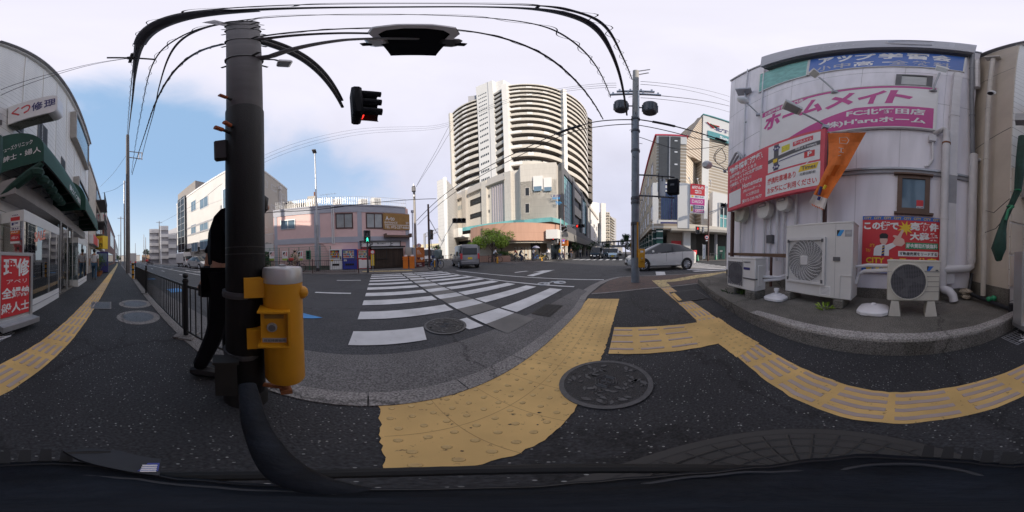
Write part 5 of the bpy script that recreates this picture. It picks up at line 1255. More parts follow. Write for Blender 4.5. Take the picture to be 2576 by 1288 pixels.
 k.v=[tuple(q if q[2]>zc_-.07*s-hairlen else (q[0],q[1],zc_-.07*s-hairlen)) for q in k.v]
 k.v=[tuple((q[0],min(q[1],hd.y+.07*s),q[2]) if q[2]<hd.z+.05*s else q) for q in k.v]
 k.build('hair',t,True)
 if hat:
  k=M();k.lathe([(.16*s,.06*s),(.11*s,.07*s),(.105*s,.13*s),(.05*s,.16*s)],hat,14,(hd.x,hd.y,hd.z));k.build('hat',t,True)
 return t
m_blackcloth=mat('black_cloth',(.008,.008,.011),.9,spec=.1,var=.2,scale=10);m_denim=mat('denim',(.05,.11,.19),.8,var=.2,scale=8);m_shirtw=mat('pale_shirt',(.68,.68,.72),.8,var=.1)
p=atz(557,1.38);
person('person in black clothes leaning forward behind the dark signal pole',p,yaw(-14),dict(wst=(0,-.01,1.08),cst=(0,.0,1.24),upc=(0,.05,1.37),nck=(0,.16,1.42),hdb=(0,.24,1.455),hed=(0,.31,1.49),top=(0,.325,1.56),
 shR=(.17,.05,1.36),elR=(.20,.10,1.10),wrR=(.2,.12,.88),haR=(.2,.13,.80),shL=(-.17,.04,1.35),elL=(-.21,-.10,1.10),wrL=(-.2,-.15,.86),haL=(-.2,-.16,.78),
 knR=(.1,-.05,.48),anR=(.11,-.19,.09),toR=(.13,-.03,.04),knL=(-.1,.08,.48),anL=(-.1,.05,.09),toL=(-.1,.21,.04)),m_blackcloth,m_blackcloth,fine=True,s=1.06,sleeve=.62)
k=M();q=p+Matrix.Rotation(yaw(-14),3,'Z') @ V((-.21,-.18,.8));k.bbox(q.x-.03,q.x+.03,q.y-.04,q.y+.04,q.z-.06,q.z+.06,m_black,.008);tag(k.build('phone',org=tuple(q)),'black phone held low in the hand of the person in black','phone')
person('person in a pale shirt and blue jeans walking away past the shoe shop',gp(237,703),yaw(-142),dict(knL=(-.09,.10,.5),anL=(-.09,.14,.10),toL=(-.09,.28,.06),knR=(.09,-.02,.48),anR=(.09,-.16,.10),toR=(.09,-.02,.03),elL=(-.25,-.06,1.14),wrL=(-.28,-.02,.92),haL=(-.28,.0,.84)),m_shirtw,m_denim,s=1.0,sleeve=.5,fine=True,shoes=m_dgrey)
# ------------------------------------------------------------------ signal pole in the foreground
pc=atz(609,.97);PR=.118
t=TW('signal_pole','thick dark wrapped signal pole standing right beside the camera','pole',(pc.x,pc.y,0))
def pz_(y,D=.97):return at(609,y,D).z
_tp=at(609,60,.97);LEAN=V(((_tp.x-pc.x)/_tp.z,(_tp.y-pc.y)/_tp.z,0))
def lean(k):k.v=[tuple(V(q)+LEAN*q[2]) for q in k.v];return k
def PC(z):return V((pc.x,pc.y,z))+LEAN*z
z1,z2=pz_(285),pz_(60)
k=M();k.lathe([(PR,0),(PR,z1-.005),(PR*.985,z1)],m_wrap,32,pc)
for zz in (pz_(622,.86),pz_(640,.86)):k.lathe([(PR*1.006,zz),(PR*1.006,zz+.006)],m_black,32,pc)
lean(k).build('pole_wrap',t,True)
k=M();k.lathe([(PR*.95,z1-.05),(PR*.93,z2),(PR*.8,z2+.02),(.01,z2+.03)],mat('pole_steel',(.07,.066,.074),.65,0,var=.25,scale=3),32,pc);lean(k).build('pole_top',t,True)
m_wrapbase=mat('pole_base_black',(.014,.013,.013),.6)
k=M();k.lathe([(PR*1.12,0),(PR*1.12,.10),(PR*1.02,.14)],m_wrapbase,28,pc);lean(k).build('base_collar',t,True)
for y in (58,68,80,108,155):
 zz=pz_(y);k=M();k.lathe([(PR*1.04,zz-.02),(PR*1.04,zz+.02)],m_black,24,pc)
 for a in (R(-35),R(-150),R(60),R(-95)):d=V((math.sin(a),math.cos(a),0));c=V((pc.x,pc.y,zz))+d*PR;k.cyl(c,c+d*.07,.012,m_black,6)
 lean(k).build('clamp_band',t)
for x,y,s_ in ((568,245,.04),(558,326,.04),(578,315,.035)):
 c=at(x,y,.86);k=M();d=(c-PC(c.z)).normalized();k.cyl(c-d*.05,c,.012,m_black,6);k.cyl(c-d*.005,c+d*.045,.016,mat('reflector_orange',(.45,.10,.03),.4),8);k.build('step_bolt',t)
k=M();c=at(556,378,.93);k.bbox(c.x-.02,c.x+.02,c.y-.04,c.y+.04,c.z-.09,c.z+.09,m_black,.01);k.build('junction_box',t)
k=M();q=[at(508,57,.9),at(540,50,1.0),at(575,60,.9),at(565,66,.75)];k.prism(q,(0,0,.03),m_grey);k.cyl(at(565,62,.9),PC(q[2].z),.02,m_black,6);k.build('antenna_panel',t)
# arms
hz=at(1045,95,.97);sgc=at(900,262,3.35)
for (y0,e,lab) in ((106,hz+UP*.2,0),(156,hz-UP*.12,1)):
 a=PC(pz_(y0));d=(e-a);d2=V((d.x,d.y,0)).normalized();k=M();k.tube([a+d2*PR*.8,a+d2*PR*1.6+UP*.02,a.lerp(e,.6)+UP*.04,e],[.045,.032,.028,.026],m_steeld,10);k.build('signal_arm',t,True)
for y0,off in ((88,.28),(96,-.12)):
 a=PC(pz_(y0));e=sgc-AV*.32+UP*off;d2=V((e.x-a.x,e.y-a.y,0)).normalized();k=M();k.tube([a+d2*PR*.8,a.lerp(e,.33)+UP*.05,a.lerp(e,.7)+UP*.02,e],[.05,.042,.038,.034],m_steeld,10);k.build('signal_arm',t,True)
k=M();k.tube([PC(pz_(150)),at(690,150,.9),at(722,160,.9)],.012,m_black,5);c=at(715,160,.9);k.bbox(c.x-.05,c.x+.05,c.y-.04,c.y+.04,c.z-.03,c.z+.05,m_alu,.01);k.build('detector',t)
k=M();c=atz(560,.86);d=V((c.x,c.y,0)).normalized();q=Plane(c-V((d.y,-d.x,0))*.07,c+V((d.y,-d.x,0))*.07);k.pbox(q,.02,.13,.2,.50,-.02,.05,m_wrapbase);k.pbox(q,.01,.14,.49,.51,-.03,.06,m_wrapbase);k.build('control_box',t)
# the signal over the road (seen from its side) and the one overhead (seen from below)
def vsignal(c,az,label,lit=None,s=1.0,body=m_dgrey,vert=True,group=None,back=False):
 t=T('traffic_light',label,'traffic light',tuple(c),yaw(az),group);k=M()
 hx,hz_=(.21*s,.58*s) if vert else (.58*s,.21*s);k.bbox(-hx,hx,-.10*s,.05*s,-hz_,hz_,body,.04*s);k.build('housing',t,True)
 for i in (-1,0,1):
  x,z=(0,-i*.37*s) if vert else (i*.37*s,0);nm={-1:0,0:1,1:2}[i];m_=m_lens
  if lit==nm:m_=m_lampred if lit in (2,) else m_lampgreen
  k=M();k.lathe([(.145*s,.05*s),(.14*s,.065*s),(.08*s,.085*s),(.01,.09*s)],m_,18,(x,0,z),'Y');k.build('lens',t,True)
  k=M();n=14;vs=[];
  for r_ in (.165*s,.157*s):
   for y,cut in ((.05*s,0),(.34*s,.18)):
    for j in range(n+1):a=-1.05+cut+(math.pi+2.1-2*cut)*j/n;vs.append((x+r_*math.cos(a),y-(0 if cut==0 else .0),z+r_*math.sin(a)))
  N1=n+1;fs=[]
  for j in range(n):fs+=[(j,j+1,N1+j+1,N1+j),(2*N1+j,3*N1+j,3*N1+j+1,2*N1+j+1),(N1+j,N1+j+1,3*N1+j+1,3*N1+j)]
  k.add(vs,fs,body);k.build('visor',t,True)
 return t
m_sigd=mat('signal_dark',(.010,.011,.015),.8,spec=.12)
vsignal(sgc,29,'dark vertical traffic light hanging over the zebra crossing with its lowest lamp red',2,1.35,m_sigd)
# overhead head seen from underneath
e1=at(1045,60,.62);e2=at(1040,132,1.32);ax=V((e2.x-e1.x,e2.y-e1.y,0));dirn=ax.normalized();mid=(e1+e2)/2
ang=math.atan2(dirn.x,dirn.y)
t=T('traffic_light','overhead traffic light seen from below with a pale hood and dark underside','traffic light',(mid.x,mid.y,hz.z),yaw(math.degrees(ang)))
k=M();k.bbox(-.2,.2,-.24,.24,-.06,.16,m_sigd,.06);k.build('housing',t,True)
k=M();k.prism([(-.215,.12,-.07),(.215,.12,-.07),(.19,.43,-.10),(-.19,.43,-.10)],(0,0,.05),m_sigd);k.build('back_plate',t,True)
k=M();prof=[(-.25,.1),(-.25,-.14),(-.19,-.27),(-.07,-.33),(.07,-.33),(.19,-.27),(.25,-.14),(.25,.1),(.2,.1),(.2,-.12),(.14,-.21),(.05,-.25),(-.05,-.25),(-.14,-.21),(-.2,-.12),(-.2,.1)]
k.prism([(a*.92,b,-.05) for a,b in prof],(0,0,.2),m_whitepl);k.build('hood',t,True)  # hood coloured white for the sunlight on and through its rim
for s_ in (-1,1):
 k=M();k.bbox(s_*.23-.07,s_*.23+.07,.0,.2,-.07,.08,m_steeld if s_>0 else m_alu,.03);k.cyl((s_*.26,.12,-.02),(s_*.35,.12,-.02),.05,m_sigd,10,.04);k.build('hinge',t,True)
# yellow push button post
yc=atz(709,.87);t=TW('pedestrian_button_post','yellow cylindrical push button post with a silver cap strapped to the pole','push button post',(yc.x,yc.y,.3))
k=M();k.lathe([(.10,.33),(.106,.345),(.106,.98)],m_yellow,32,yc);k.build('body',t,True)
k=M();k.lathe([(.1075,.975),(.1075,1.04),(.10,1.052),(.03,1.058)],m_alu,32,yc);q=at(690,679,.87);k.box(yc.x-.05,yc.x+.03,yc.y-.015,yc.y+.015,1.055,1.066,m_steel);k.build('cap',t,True)
d=V((yc.x,yc.y,0)).normalized();bd=at(690,830,.76);fz=Plane(V((bd.x,bd.y,0))-V((d.y,-d.x,0))*.075-d*.0,V((bd.x,bd.y,0))+V((d.y,-d.x,0))*.075)
zb_,zt_=at(690,868,.75).z,at(690,786,.75).z
k=M();fz.n;k.pbox(fz,.012,.138,zb_,zt_,-.09,0,m_yellow);k.pbox(fz,0,.15,zt_,zt_+.008,-.09,.03,m_yellow);k.pbox(fz,.138,.15,zb_,zt_,-.09,.03,m_yellow);k.pbox(fz,0,.15,zb_-.008,zb_,-.09,.03,m_yellow);k.build('button_box',t)
k=M();um=.065;zm=(zb_+zt_)/2+.01;c=fz.P(um,zm,0);k.tube([c,c+fz.n*.012],.024,m_steel,16);k.tube([c+fz.n*.012,c+fz.n*.018],.016,m_dgrey,14);k.build('button',t)
k=M();k.pbox(fz,.03,.12,zt_-.035,zt_-.015,0,.003,mat('label_brown',(.25,.14,.03),.5));k.build('label',t);k=M();k.pbox(fz,.02,.13,zb_+.012,zb_+.037,0,.003,m_grey);k.text(fz,'視覚障害者用',.025,.125,zb_+.017,zb_+.032,.005,m_dgrey,.01);k.build('label',t)
pdir=V((pc.x-yc.x,pc.y-yc.y,0));
for z,hh in ((.90,.1),(.50,.095)):
 x0,x1,y0,y1=(612,672,700,750) if z>.7 else (617,674,832,878)
 q=Plane(atz(x0,.82),atz(x1,.83));za,zb3=at(640,y1,.82).z,at(640,y0,.82).z;k=M();k.pbox(q,0,q.len,za,zb3,-.012,0,m_yellow);k.pbox(q,.0,q.len*.75,zb3-.008,zb3,-.09,-.012,m_yellow);k.pbox(q,0,q.len*.75,za,za+.008,-.09,-.012,m_yellow);k.build('bracket',t)
 k=M();k.lathe([(PR*1.03,z-.018),(PR*1.05,z-.0),(PR*1.03,z+.018)],m_steeld,28,pc);k.build('strap',t)
k=M();c=at(759,735,.84);k.ball(c,.035,m_yellow,12);k.build('side_button',t,True)
k=M();k.cyl((yc.x,yc.y,.2),(yc.x,yc.y,.34),.02,m_rust,8);k.cyl((yc.x,yc.y,.22),(pc.x,pc.y,.2),.018,m_rust,6);k.box(yc.x-.03,yc.x+.03,yc.y-.03,yc.y+.03,.17,.21,m_rust);k.build('foot_bracket',t)
# ------------------------------------------------------------------ black railing along our kerb
def railing(name,label,pts,z,m,pitch=.11,posts=None,ball=True,r=.035,foot=True,low=.1):
 t=TW(name,label,'railing',(pts[0].x,pts[0].y,0));k=M()
 for p in pts:
  k=M();k.cyl((p.x,p.y,0),(p.x,p.y,z+.02),r,m,12)
  if ball:k.ball((p.x,p.y,z+.06),r*1.15,m,10);k.cyl((p.x,p.y,z-.03),(p.x,p.y,z+.0),r*1.25,m,12)
  k.build('post',t,True)
  if foot:k=M();k.obox((p.x-.13,p.y-.13,-.02),V((.26,0,0)),V((0,.26,0)),V((0,0,.05)),m_kerb);k.build('footing',t)
 for a,b in zip(pts,pts[1:]):
  k=M();A=lambda q,zz:V((q.x,q.y,zz));k.cyl(A(a,z-.08),A(b,z-.08),.02,m,6);k.cyl(A(a,low),A(b,low),.016,m,6);n=int((b-a).length/pitch)
  for i in range(1,n):p=a.lerp(b,i/n);k.cyl(A(p,low),A(p,z-.08),.009,m,5)
  k.build('panel',t)
 return t
railing('railing','black metal railing with ball topped posts along the near kerb',[L(-1.05,1.02),gp(468,846),gp(368,738.5),gp(341,703)],.83,m_black)
k=M();p=gp(334.5,701);pz1=at(334.5,660,9.7).z;k.cyl(p,(p.x,p.y,.95),.07,m_yellow,12)
for i in range(3):k.cyl((p.x,p.y,.2+i*.3),(p.x,p.y,.3+i*.3),.072,m_black,12)
tag(k.build('bollard',None,True,org=tuple(p)),'yellow and black banded bollard at the end of the black railing','bollard')
# ------------------------------------------------------------------ black camera cart under the camera
cz=.50;prof=[(0,-72),(8,-71),(20,-70.5),(32,-71),(45,-73),(62,-76.5),(85,-79),(110,-81.5),(145,-82),(180,-82),(205,-80.5),(225,-79),(250,-77),(272,-74.5),(292,-71.5),(308,-69.5),(325,-70),(342,-70.5),(352,-71.5),(360,-72)]
t=TW('camera_cart','black moulded camera cart with a tyre and pedal right under the camera','camera cart',(0,0,.2));k=M();ring=[]
NP=72
def rad_at(a):
 a%=360
 for (a0,e0),(a1,e1) in zip(prof,prof[1:]):
  if a0<=a<=a1:f=(a-a0)/(a1-a0);f=f*f*(3-2*f);return (H-cz)/math.tan(R(-(e0+(e1-e0)*f)))
vs=[];lev=[(.55,.10),(.8,.05),(.93,.02),(1.0,0),(1.02,-.05),(.95,-.12)]
for f,dz in lev:
 for i in range(NP):
  a=i*360/NP;az=a-180;r_=rad_at(a)*f;vs.append((r_*math.sin(R(az)),r_*math.cos(R(az)),cz+dz*.5))
fs=[(l*NP+i,(l+1)*NP+i,(l+1)*NP+(i+1)%NP,l*NP+(i+1)%NP) for l in range(len(lev)-1) for i in range(NP)]+[tuple(range(NP)),tuple(range((len(lev)-1)*NP,len(lev)*NP))[::-1]]
m_cart=mat('cart_black',(.009,.012,.018),.75,spec=.25,var=.6,scale=9,bump=.3,bscale=40)
k.add(vs,fs,m_cart)
k.tube([(rad_at(i*5)*.9*math.sin(R(i*5-180)),rad_at(i*5)*.9*math.cos(R(i*5-180)),cz+.024) for i in range(73)],.003,m_black,5)
k.build('shell',t,True)
for a0,a1,f0,f1,hh in ((8,118,.62,.74,.03),(300,352,.66,.80,.034),(140,215,.55,.68,.026),(225,290,.7,.82,.03)):
 k=M();pp_=[]
 for i in range(15):a=a0+(a1-a0)*i/14;r_=rad_at(a)*(f0+(f1-f0)*math.sin(math.pi*i/14));pp_.append((r_*math.sin(R(a-180)),r_*math.cos(R(a-180)),cz+hh))
 k.tube(pp_,[.002]+[.0055]*13+[.002],m_blackpl,6);k.build('ridge',t,True)
k=M()
k.tube([at(622,968,.40),at(628,1000,.36),at(640,1060,.29),at(668,1120,.215),at(706,1170,.155),at(770,1212,.105),at(860,1235,.075)],[.022,.024,.024,.023,.022,.02,.018],m_cart,14);k.build('tube_handle',t,True)
k=M();q=[at(160,1098,.235),at(232,1093,.235),at(405,1165,.17),at(400,1190,.145),at(255,1165,.16)];z=q[0].z
k.prism([V((p.x,p.y,cz+.03)) for p in (at(160,1098,.235),at(228,1092,.245),at(300,1120,.235),at(405,1160,.20),at(400,1192,.14),at(290,1172,.165),at(200,1135,.2))],(0,0,.02),m_blackpl)
for i in range(6):a,b=at(172+i*6,1102+i*4,.225),at(228+i*10,1098+i*5,.23);k.cyl((a.x,a.y,cz+.052),(b.x,b.y,cz+.052),.003,m_black,4)
k.build('pedal',t)
k=M();st_=[at(345,1187,.155),at(372,1165,.185),at(402,1167,.185),at(398,1188,.155)];k.poly([V((p.x,p.y,cz+.0535)) for p in st_],mat('sticker_blue',(.05,.07,.32),.5,var=0));
for i in range(4):a,b=at(352+i*2,1186-i*5,.155+i*.007),at(393+i,1186-i*5,.155+i*.007);k.cyl((a.x,a.y,cz+.054),(b.x,b.y,cz+.054),.0025,m_signw,4)
k.build('sticker',t)
k=M();pts=[]
for i in range(19):
 a=-30+i*3.4;rr_=rad_at((a)%360)*1.02;az=a-180
 c=V((rr_*math.sin(R(az)),rr_*math.cos(R(az)),cz-.02))
 if i%2==0:d=c.copy();d.z=0;d.normalize();s2=V((d.y,-d.x,0));k.obox(c-s2*.008-d*.01,s2*.016,d*.05,V((0,0,.03)),m_tyre)
k.torus((0,.0,cz-.05),.16,.02,m_tyre,'Z',30,8);k.build('tyre',t)
k=M();a0=at(1330,1238,.085);k.tube([at(1200+i*30,1241-7*math.sin(math.pi*i/9),.087) for i in range(10)],[.002,.006,.009,.010,.011,.011,.010,.009,.006,.002],mat('badge_pale',(.5,.45,.45),.5),6);k.build('badge',t)
# ------------------------------------------------------------------ across the road: white block, far left houses
m_wh=mat('white_wall',(.62,.61,.60),.8,var=.06,scale=.6);m_wh2=mat('offwhite_wall',(.50,.47,.43),.85,var=.07,scale=.5)
wc,wl,wr=atz(628,17.3),atz(443,36),atz(726,26.5);wl=wc+(-AV)*19.6
WF=Plane(wl,wc);WSd=Plane(wc,wr)
bk=wl-RV*-0+(-RV)*11;t=TW('office_building','white four storey building with a dark glass stair tower across the road','building',(wc.x,wc.y,0))
zt=13.1;k=M();q=[V((p.x,p.y,0)) for p in (wl,wc,wr,wl+(-RV)*11)];k.prism([V((p.x,p.y,3.1)) for p in q],(0,0,zt-3.1),m_wh)
q2=[wl,wc,wr,wl+(-RV)*11];c_=sum(q2,V((0,0,0)))/4;k.prism([V((p.x,p.y,0)).lerp(V((c_.x,c_.y,0)),.1) for p in q2],(0,0,3.1),m_wh2)
for z in (6.6,5.3):k.pbox(WF,0,WF.len,z,z+.25,0,.05,m_grey)
k.pbox(WF,0,WF.len,zt-.2,zt+.05,-.3,.08,m_white);k.pbox(WSd,0,WSd.len,zt-.2,zt+.05,-.3,.08,m_white);k.pbox(WSd,.05,WSd.len,0,zt-.2,0,.03,m_wh2);k.build('wall',t)
def wwin(pl,x0,y0,x1,y1,gl=m_glassb,mull=1,tt=.08):return window(pl,x0,y0,x1,y1,t,m_alu,gl,tt,'window',mull)
for y0,y1 in ((497,523),(557,583)):
 for x0,x1 in ((481,493),(503,524)):wwin(WF,x0,y0 if x0>500 else y0+8,x1,y1 if x0>500 else y1+8)
wwin(WF,560,470,585,545,m_glassb,1,.15)
wwin(WF,482,628-18,498,640-7);wwin(WF,503,602,525,628)
for x0,y0,x1,y1 in ((662,452,672,470),(682,467,694,480),(709,490,717,500),(660,505,672,519),(681,517,693,529),(660,570,672,582)):wwin(WSd,x0,y0,x1,y1,m_glassl,0,.06)
k=M();p=WSd.hit(701,460);u=(p-WSd.p).dot(WSd.u);k.pbox(WSd,u-.15,u+.15,6.3,11.6,.03,.35,m_wh);k.pbox(WSd,u-.35,u+.35,11.6,12.2,.03,.4,m_wh);k.build('flue',t)
k=M();k.pbox(WSd,WSd.len-.8,WSd.len+.8,10.2,10.35,-.1,1.0,m_wh);k.pbox(WSd,WSd.len-.6,WSd.len,8,10.2,.03,.1,m_glassd);k.build('canopy',t)
k=M();u0,u1=WF.uz(452,560)[0],WF.uz(469,560)[0];k.pbox(WF,u0,u1,.2,13.4,.0,.35,m_glassd)
for i in range(11):k.pbox(WF,u0,u1,.4+i*1.25,.46+i*1.25,.35,.4,m_alu)
for f in (0,.5,1):k.pbox(WF,u0+(u1-u0)*f-.04,u0+(u1-u0)*f+.04,.2,13.4,.35,.42,m_alu)
k.build('glass_tower',t)
k=M();k.prism([WF.P(u0-1.5,zt,-.3),WF.P(u1+3,zt,-.3),WF.P(u1+3,zt,-5),WF.P(u0-1.5,zt,-5)],(0,0,2.3),mat('roof_house',(.26,.24,.23),.8));k.build('penthouse',t)
k=M();p=WF.P(WF.len-1.2,zt,-1.5);k.cyl(p,p+UP*1.4,.7,m_wh,14);k.build('water_tank',t)
# round-cornered white apartments
def apart(name,label,x0,x1,D,y_top,floors,m,curved=False):
 a,b=atz(x0,D),atz(x1,D);pl=Plane(a,b);zt=pl.uz((x0+x1)/2,y_top)[1];t=TW(name,label,'building',(a.x,a.y,0));W=pl.len;k=M()
 bulge=[pl.P(W*i/8,0,(math.sin(math.pi*i/8)*W*.12 if curved else 0)) for i in range(9)]
 k.prism(bulge+[pl.P(W,0,-12),pl.P(0,0,-12)],(0,0,zt),m_grey);k.build('wall',t)
 for f in range(floors):
  z=zt*(f+1)/floors-1.1;k=M();q=[p+pl.n*.8 for p in bulge];k.prism([V((p.x,p.y,z)) for p in q]+[V((p.x,p.y,z)) for p in bulge[::-1]],(0,0,1.15),m);k.build('balcony',t)
 k=M();k.prism([V((p.x,p.y,zt)) for p in [e+pl.n*.4 for e in bulge]+[pl.P(W,0,-12),pl.P(0,0,-12)]],(0,0,.5),m);k.build('roof',t);return t
apart('apartment_building','white apartment block with a rounded balcony front at the far left',376,402,62,580,5,m_wh,True)
apart('apartment_building','white block with stacked balconies beside the round fronted apartments',402,424,58,572,5,m_wh)
apart('shop_building','low white building with a red awning strip left of the glass stair tower',424,444,50,592,3,m_wh)
block('office_building','grey box shaped building rising behind the low white one',[atz(420,75),atz(446,66),atz(446,80),atz(420,88)],14.5,m_grey)
block('house','small brown house by the far left bend',[atz(357,95),atz(376,88),atz(376,100),atz(357,108)],4.0,mat('house_brown',(.24,.15,.09),.8),m_grey)
block('house','far pale building closing the view down the left road',[atz(300,190),atz(352,170),atz(352,200),atz(300,220)],6.5,m_wh2,m_grey)
def tree(name,label,p,h,r,m_,seed,n=1400,sz=.16,clumps=8,trunk=.3,cr=(1,1,.8)):
 rnd=random.Random(seed);t=T(name,label,'tree',tuple(p));k=M();th=h*trunk
 k.tube([(0,0,0),(.03,.02,th*.5),(0,.04,th),(.05,0,h*.75)],[.045*h*.5+.05,.03*h*.5+.04,.022*h*.5+.03,.02],m_bark,8)
 cs=[]
 for i in range(clumps):
  a=i*2.4;d=r*rnd.uniform(.2,.72);z=th+(h-th)*rnd.uniform(.2,.82);c=V((math.cos(a)*d*cr[0],math.sin(a)*d*cr[1],z));cs.append(c);k.tube([(0,.02,th*rnd.uniform(.7,1.1)),c*.55+V((0,0,th*.35)),c],[.035*h*.3,.02*h*.3,.012],m_bark,5)
 k.build('trunk',t,True);k=M()
 for c in cs:leaves(k,c,r*rnd.uniform(.35,.55),n//clumps,m_,sz,rnd,(1,1,.75))
 k.build('crown',t);return t
tree('tree','dark leafy tree beside the far left road',atz(367,78),6.5,2.4,m_leafd,3,500,.3)
tree('tree','low green tree at the far end of the left pavement',atz(297,80),4,2.0,m_leafm,4,400,.3)
# ------------------------------------------------------------------ pink two storey building
PB=foot(-59.5,14.4,690,1034);m_pink=mat('pink_wall',(.80,.56,.535),.85,var=.06,scale=1.0);m_trim=mat('grey_trim',(.46,.47,.53),.8,var=.06,scale=1.2)
t=TW('pink_building','pink two storey building with grey bands and a railed flat roof','building',tuple(PB.P(PB.len/2,0)))
zt=PB.uz(860,517)[1];W=PB.len;k=M();k.prism([PB.P(0,0),PB.P(W-.5,0),PB.P(W,0,-.5),PB.P(W,0,-9),PB.P(0,0,-9)],(0,0,zt),m_pink)
zb1,zb0=PB.uz(855,596)[1],PB.uz(855,610)[1];zc1,zc0=zt,PB.uz(858,534)[1]
k.pbox(PB,0,W-.5,zb0,zb1,0,.04,m_trim);k.pbox(PB,0,W-.5,zc0,zc1+.02,0,.045,m_trim);k.pbox(PB,0,W-.5,zc1-.06,zc1+.06,.0,.1,m_trim);k.pbox(PB,0,W-.5,0,.35,0,.03,m_plat)
for x0,x1 in ((690,697),(790,805),(899,910),(1029,1034)):
 a,b=PB.uz(x0,560)[0],PB.uz(x1,560)[0];k.pbox(PB,max(a,.01),min(b,W-.5),.35,zc0,0,.035,m_trim)
k.build('wall',t)
window(PB,706,553,743,577,t,m_alu,m_glassb,.07,'window',1);window(PB,844,536,888,575,t,m_brownm,m_glassl,.1,'window',1);window(PB,920.5,536,963,575,t,m_brownm,m_glassl,.1,'window',1)
window(PB,770,630,782,652,t,m_lime,m_glassd,.06,'window')
k=M();k.prism([PB.P(.2,zt+.01,-.2),PB.P(W-.3,zt+.01,-.2),PB.P(W-.3,zt+.01,-8.8),PB.P(.2,zt+.01,-8.8)],(0,0,.12),m_plat);k.build('roof',t)
k=M();zr=zt+.95;n=60
for i in range(n+1):u=.2+(W-.5)*i/n;k.cyl(PB.P(u,zt,-.25),PB.P(u,zr,-.25),.012,m_alu,4)
for z in (zr,zt+.5):k.cyl(PB.P(.2,z,-.25),PB.P(W-.3,z,-.25),.018,m_alu,5)
for i in range(12):k.cyl(PB.P(W-.3,zt,-.25-i*.6),PB.P(W-.3,zr,-.25-i*.6),.012,m_alu,4)
k.build('roof_railing',t)
for x0,x1 in ((834,836.5),(838,840.5)):
 k=M();p=PB.hit((x0+x1)/2,560)+PB.n*.1;k.cyl((p.x,p.y,zb0-.1),(p.x,p.y,zt-.05),.05,m_white,8);k.build('rain_pipe',t)
k=M();p=PB.hit(1037,560)+PB.n*.06;k.cyl((p.x,p.y,.6),(p.x,p.y,zt-.3),.05,m_trim,8);k.box(p.x-.1,p.x+.1,p.y-.1,p.y+.1,zt-.5,zt-.25,m_trim);k.build('rain_pipe',t)
k=M();k.prect(PB,966,593,1028,598,0,.55,m_brown);k.prect(PB,965,589,969,598,0,.6,m_brown);k.prect(PB,1026,589,1030,598,0,.6,m_brown);k.build('ledge',t)
k=M();a=PB.P(-.95,0);k.pbox(PB,-1.05,-.0,zb0-.6,zb1-.35,-1.2,.15,m_wh);
for i in range(9):k.pbox(PB,-1.03+i*.12,-1.0+i*.12,zb1-.35,zb1+.6,.1,.13,m_white)
k.pbox(PB,-1.05,0,zb1+.6,zb1+.66,.09,.14,m_white);k.build('balcony',t)
k=M();k.tube([PB.hit(798,612)+PB.n*.08,PB.hit(814,612)+PB.n*.08,PB.hit(829,640)+PB.n*.08],.04,m_pink,6);k.build('stair_rail',t)
def roofbox(x0,y0,x1,y1,label,kind):
 q=foot(-59.5,16.2,x0,x1);z1=q.uz((x0+x1)/2,y0)[1];W_=q.len;tt=TW('rooftop_unit' if kind else 'chimney_block',label,'rooftop unit' if kind else 'chimney',tuple(q.P(0,zt+.13)))
 k=M();k.pbox(q,0,W_,zt+.135,z1,-.8,0,m_wh2 if not kind else m_ac);k.build('casing',tt)
 k=M()
 if kind:
  k.pbox(q,W_*.3,W_*.95,zt+.25,z1-.06,0,.01,m_dgrey)
  for i in range(6):u=W_*(.3+.65*i/5.0);k.pbox(q,u-.02,u+.02,zt+.25,z1-.06,.01,.02,m_white)
  k.build('grille',tt)
 else:k.cyl(q.P(W_*.75,z1,-.4),q.P(W_*.75,z1+.6,-.4),.1,m_rust,10);k.build('flue',tt)
roofbox(777,493,800,524,'cream chimney block with a rusty flue on the pink building roof',0)
roofbox(840,500,863,518,'rooftop unit nearest the chimney on the pink building',1);roofbox(905,500,928,516,'middle rooftop unit with a dark louvred front',1);roofbox(938,498,962,516,'rightmost rooftop unit near the gold sign end',1)
q=foot(-59.5,16.4,720,778);t2=TW('louvred_screen','long dark louvred screen on the pink building roof','screen',tuple(q.P(0,zt)));k=M();z1=q.uz(750,511)[1];k.pbox(q,0,q.len,zt+.135,z1,-.3,0,m_dgrey)
for i in range(26):k.pbox(q,i*q.len/26,i*q.len/26+.05,zt+.14,z1,0,.05,m_wh2)
k.build('screen',t2)
k=M();p=at(823,500,17);k.cyl((p.x,p.y,zt),(p.x,p.y,zt+2.3),.02,m_steel,5);c=V((p.x,p.y,zt+2.2));k.cyl(c-AV*.8,c+AV*1.0,.012,m_steel,4)
for i in range(6):e=c+AV*(-.7+i*.3);k.cyl(e-RV*.3,e+RV*.3,.01,m_steel,4)
k.cyl(c-UP*.6-AV*.3,c-UP*.3+AV*.5,.01,m_steel,4);tag(k.build('tv_antenna',org=(p.x,p.y,zt)),'thin rooftop television antenna beside the lamp post','antenna')
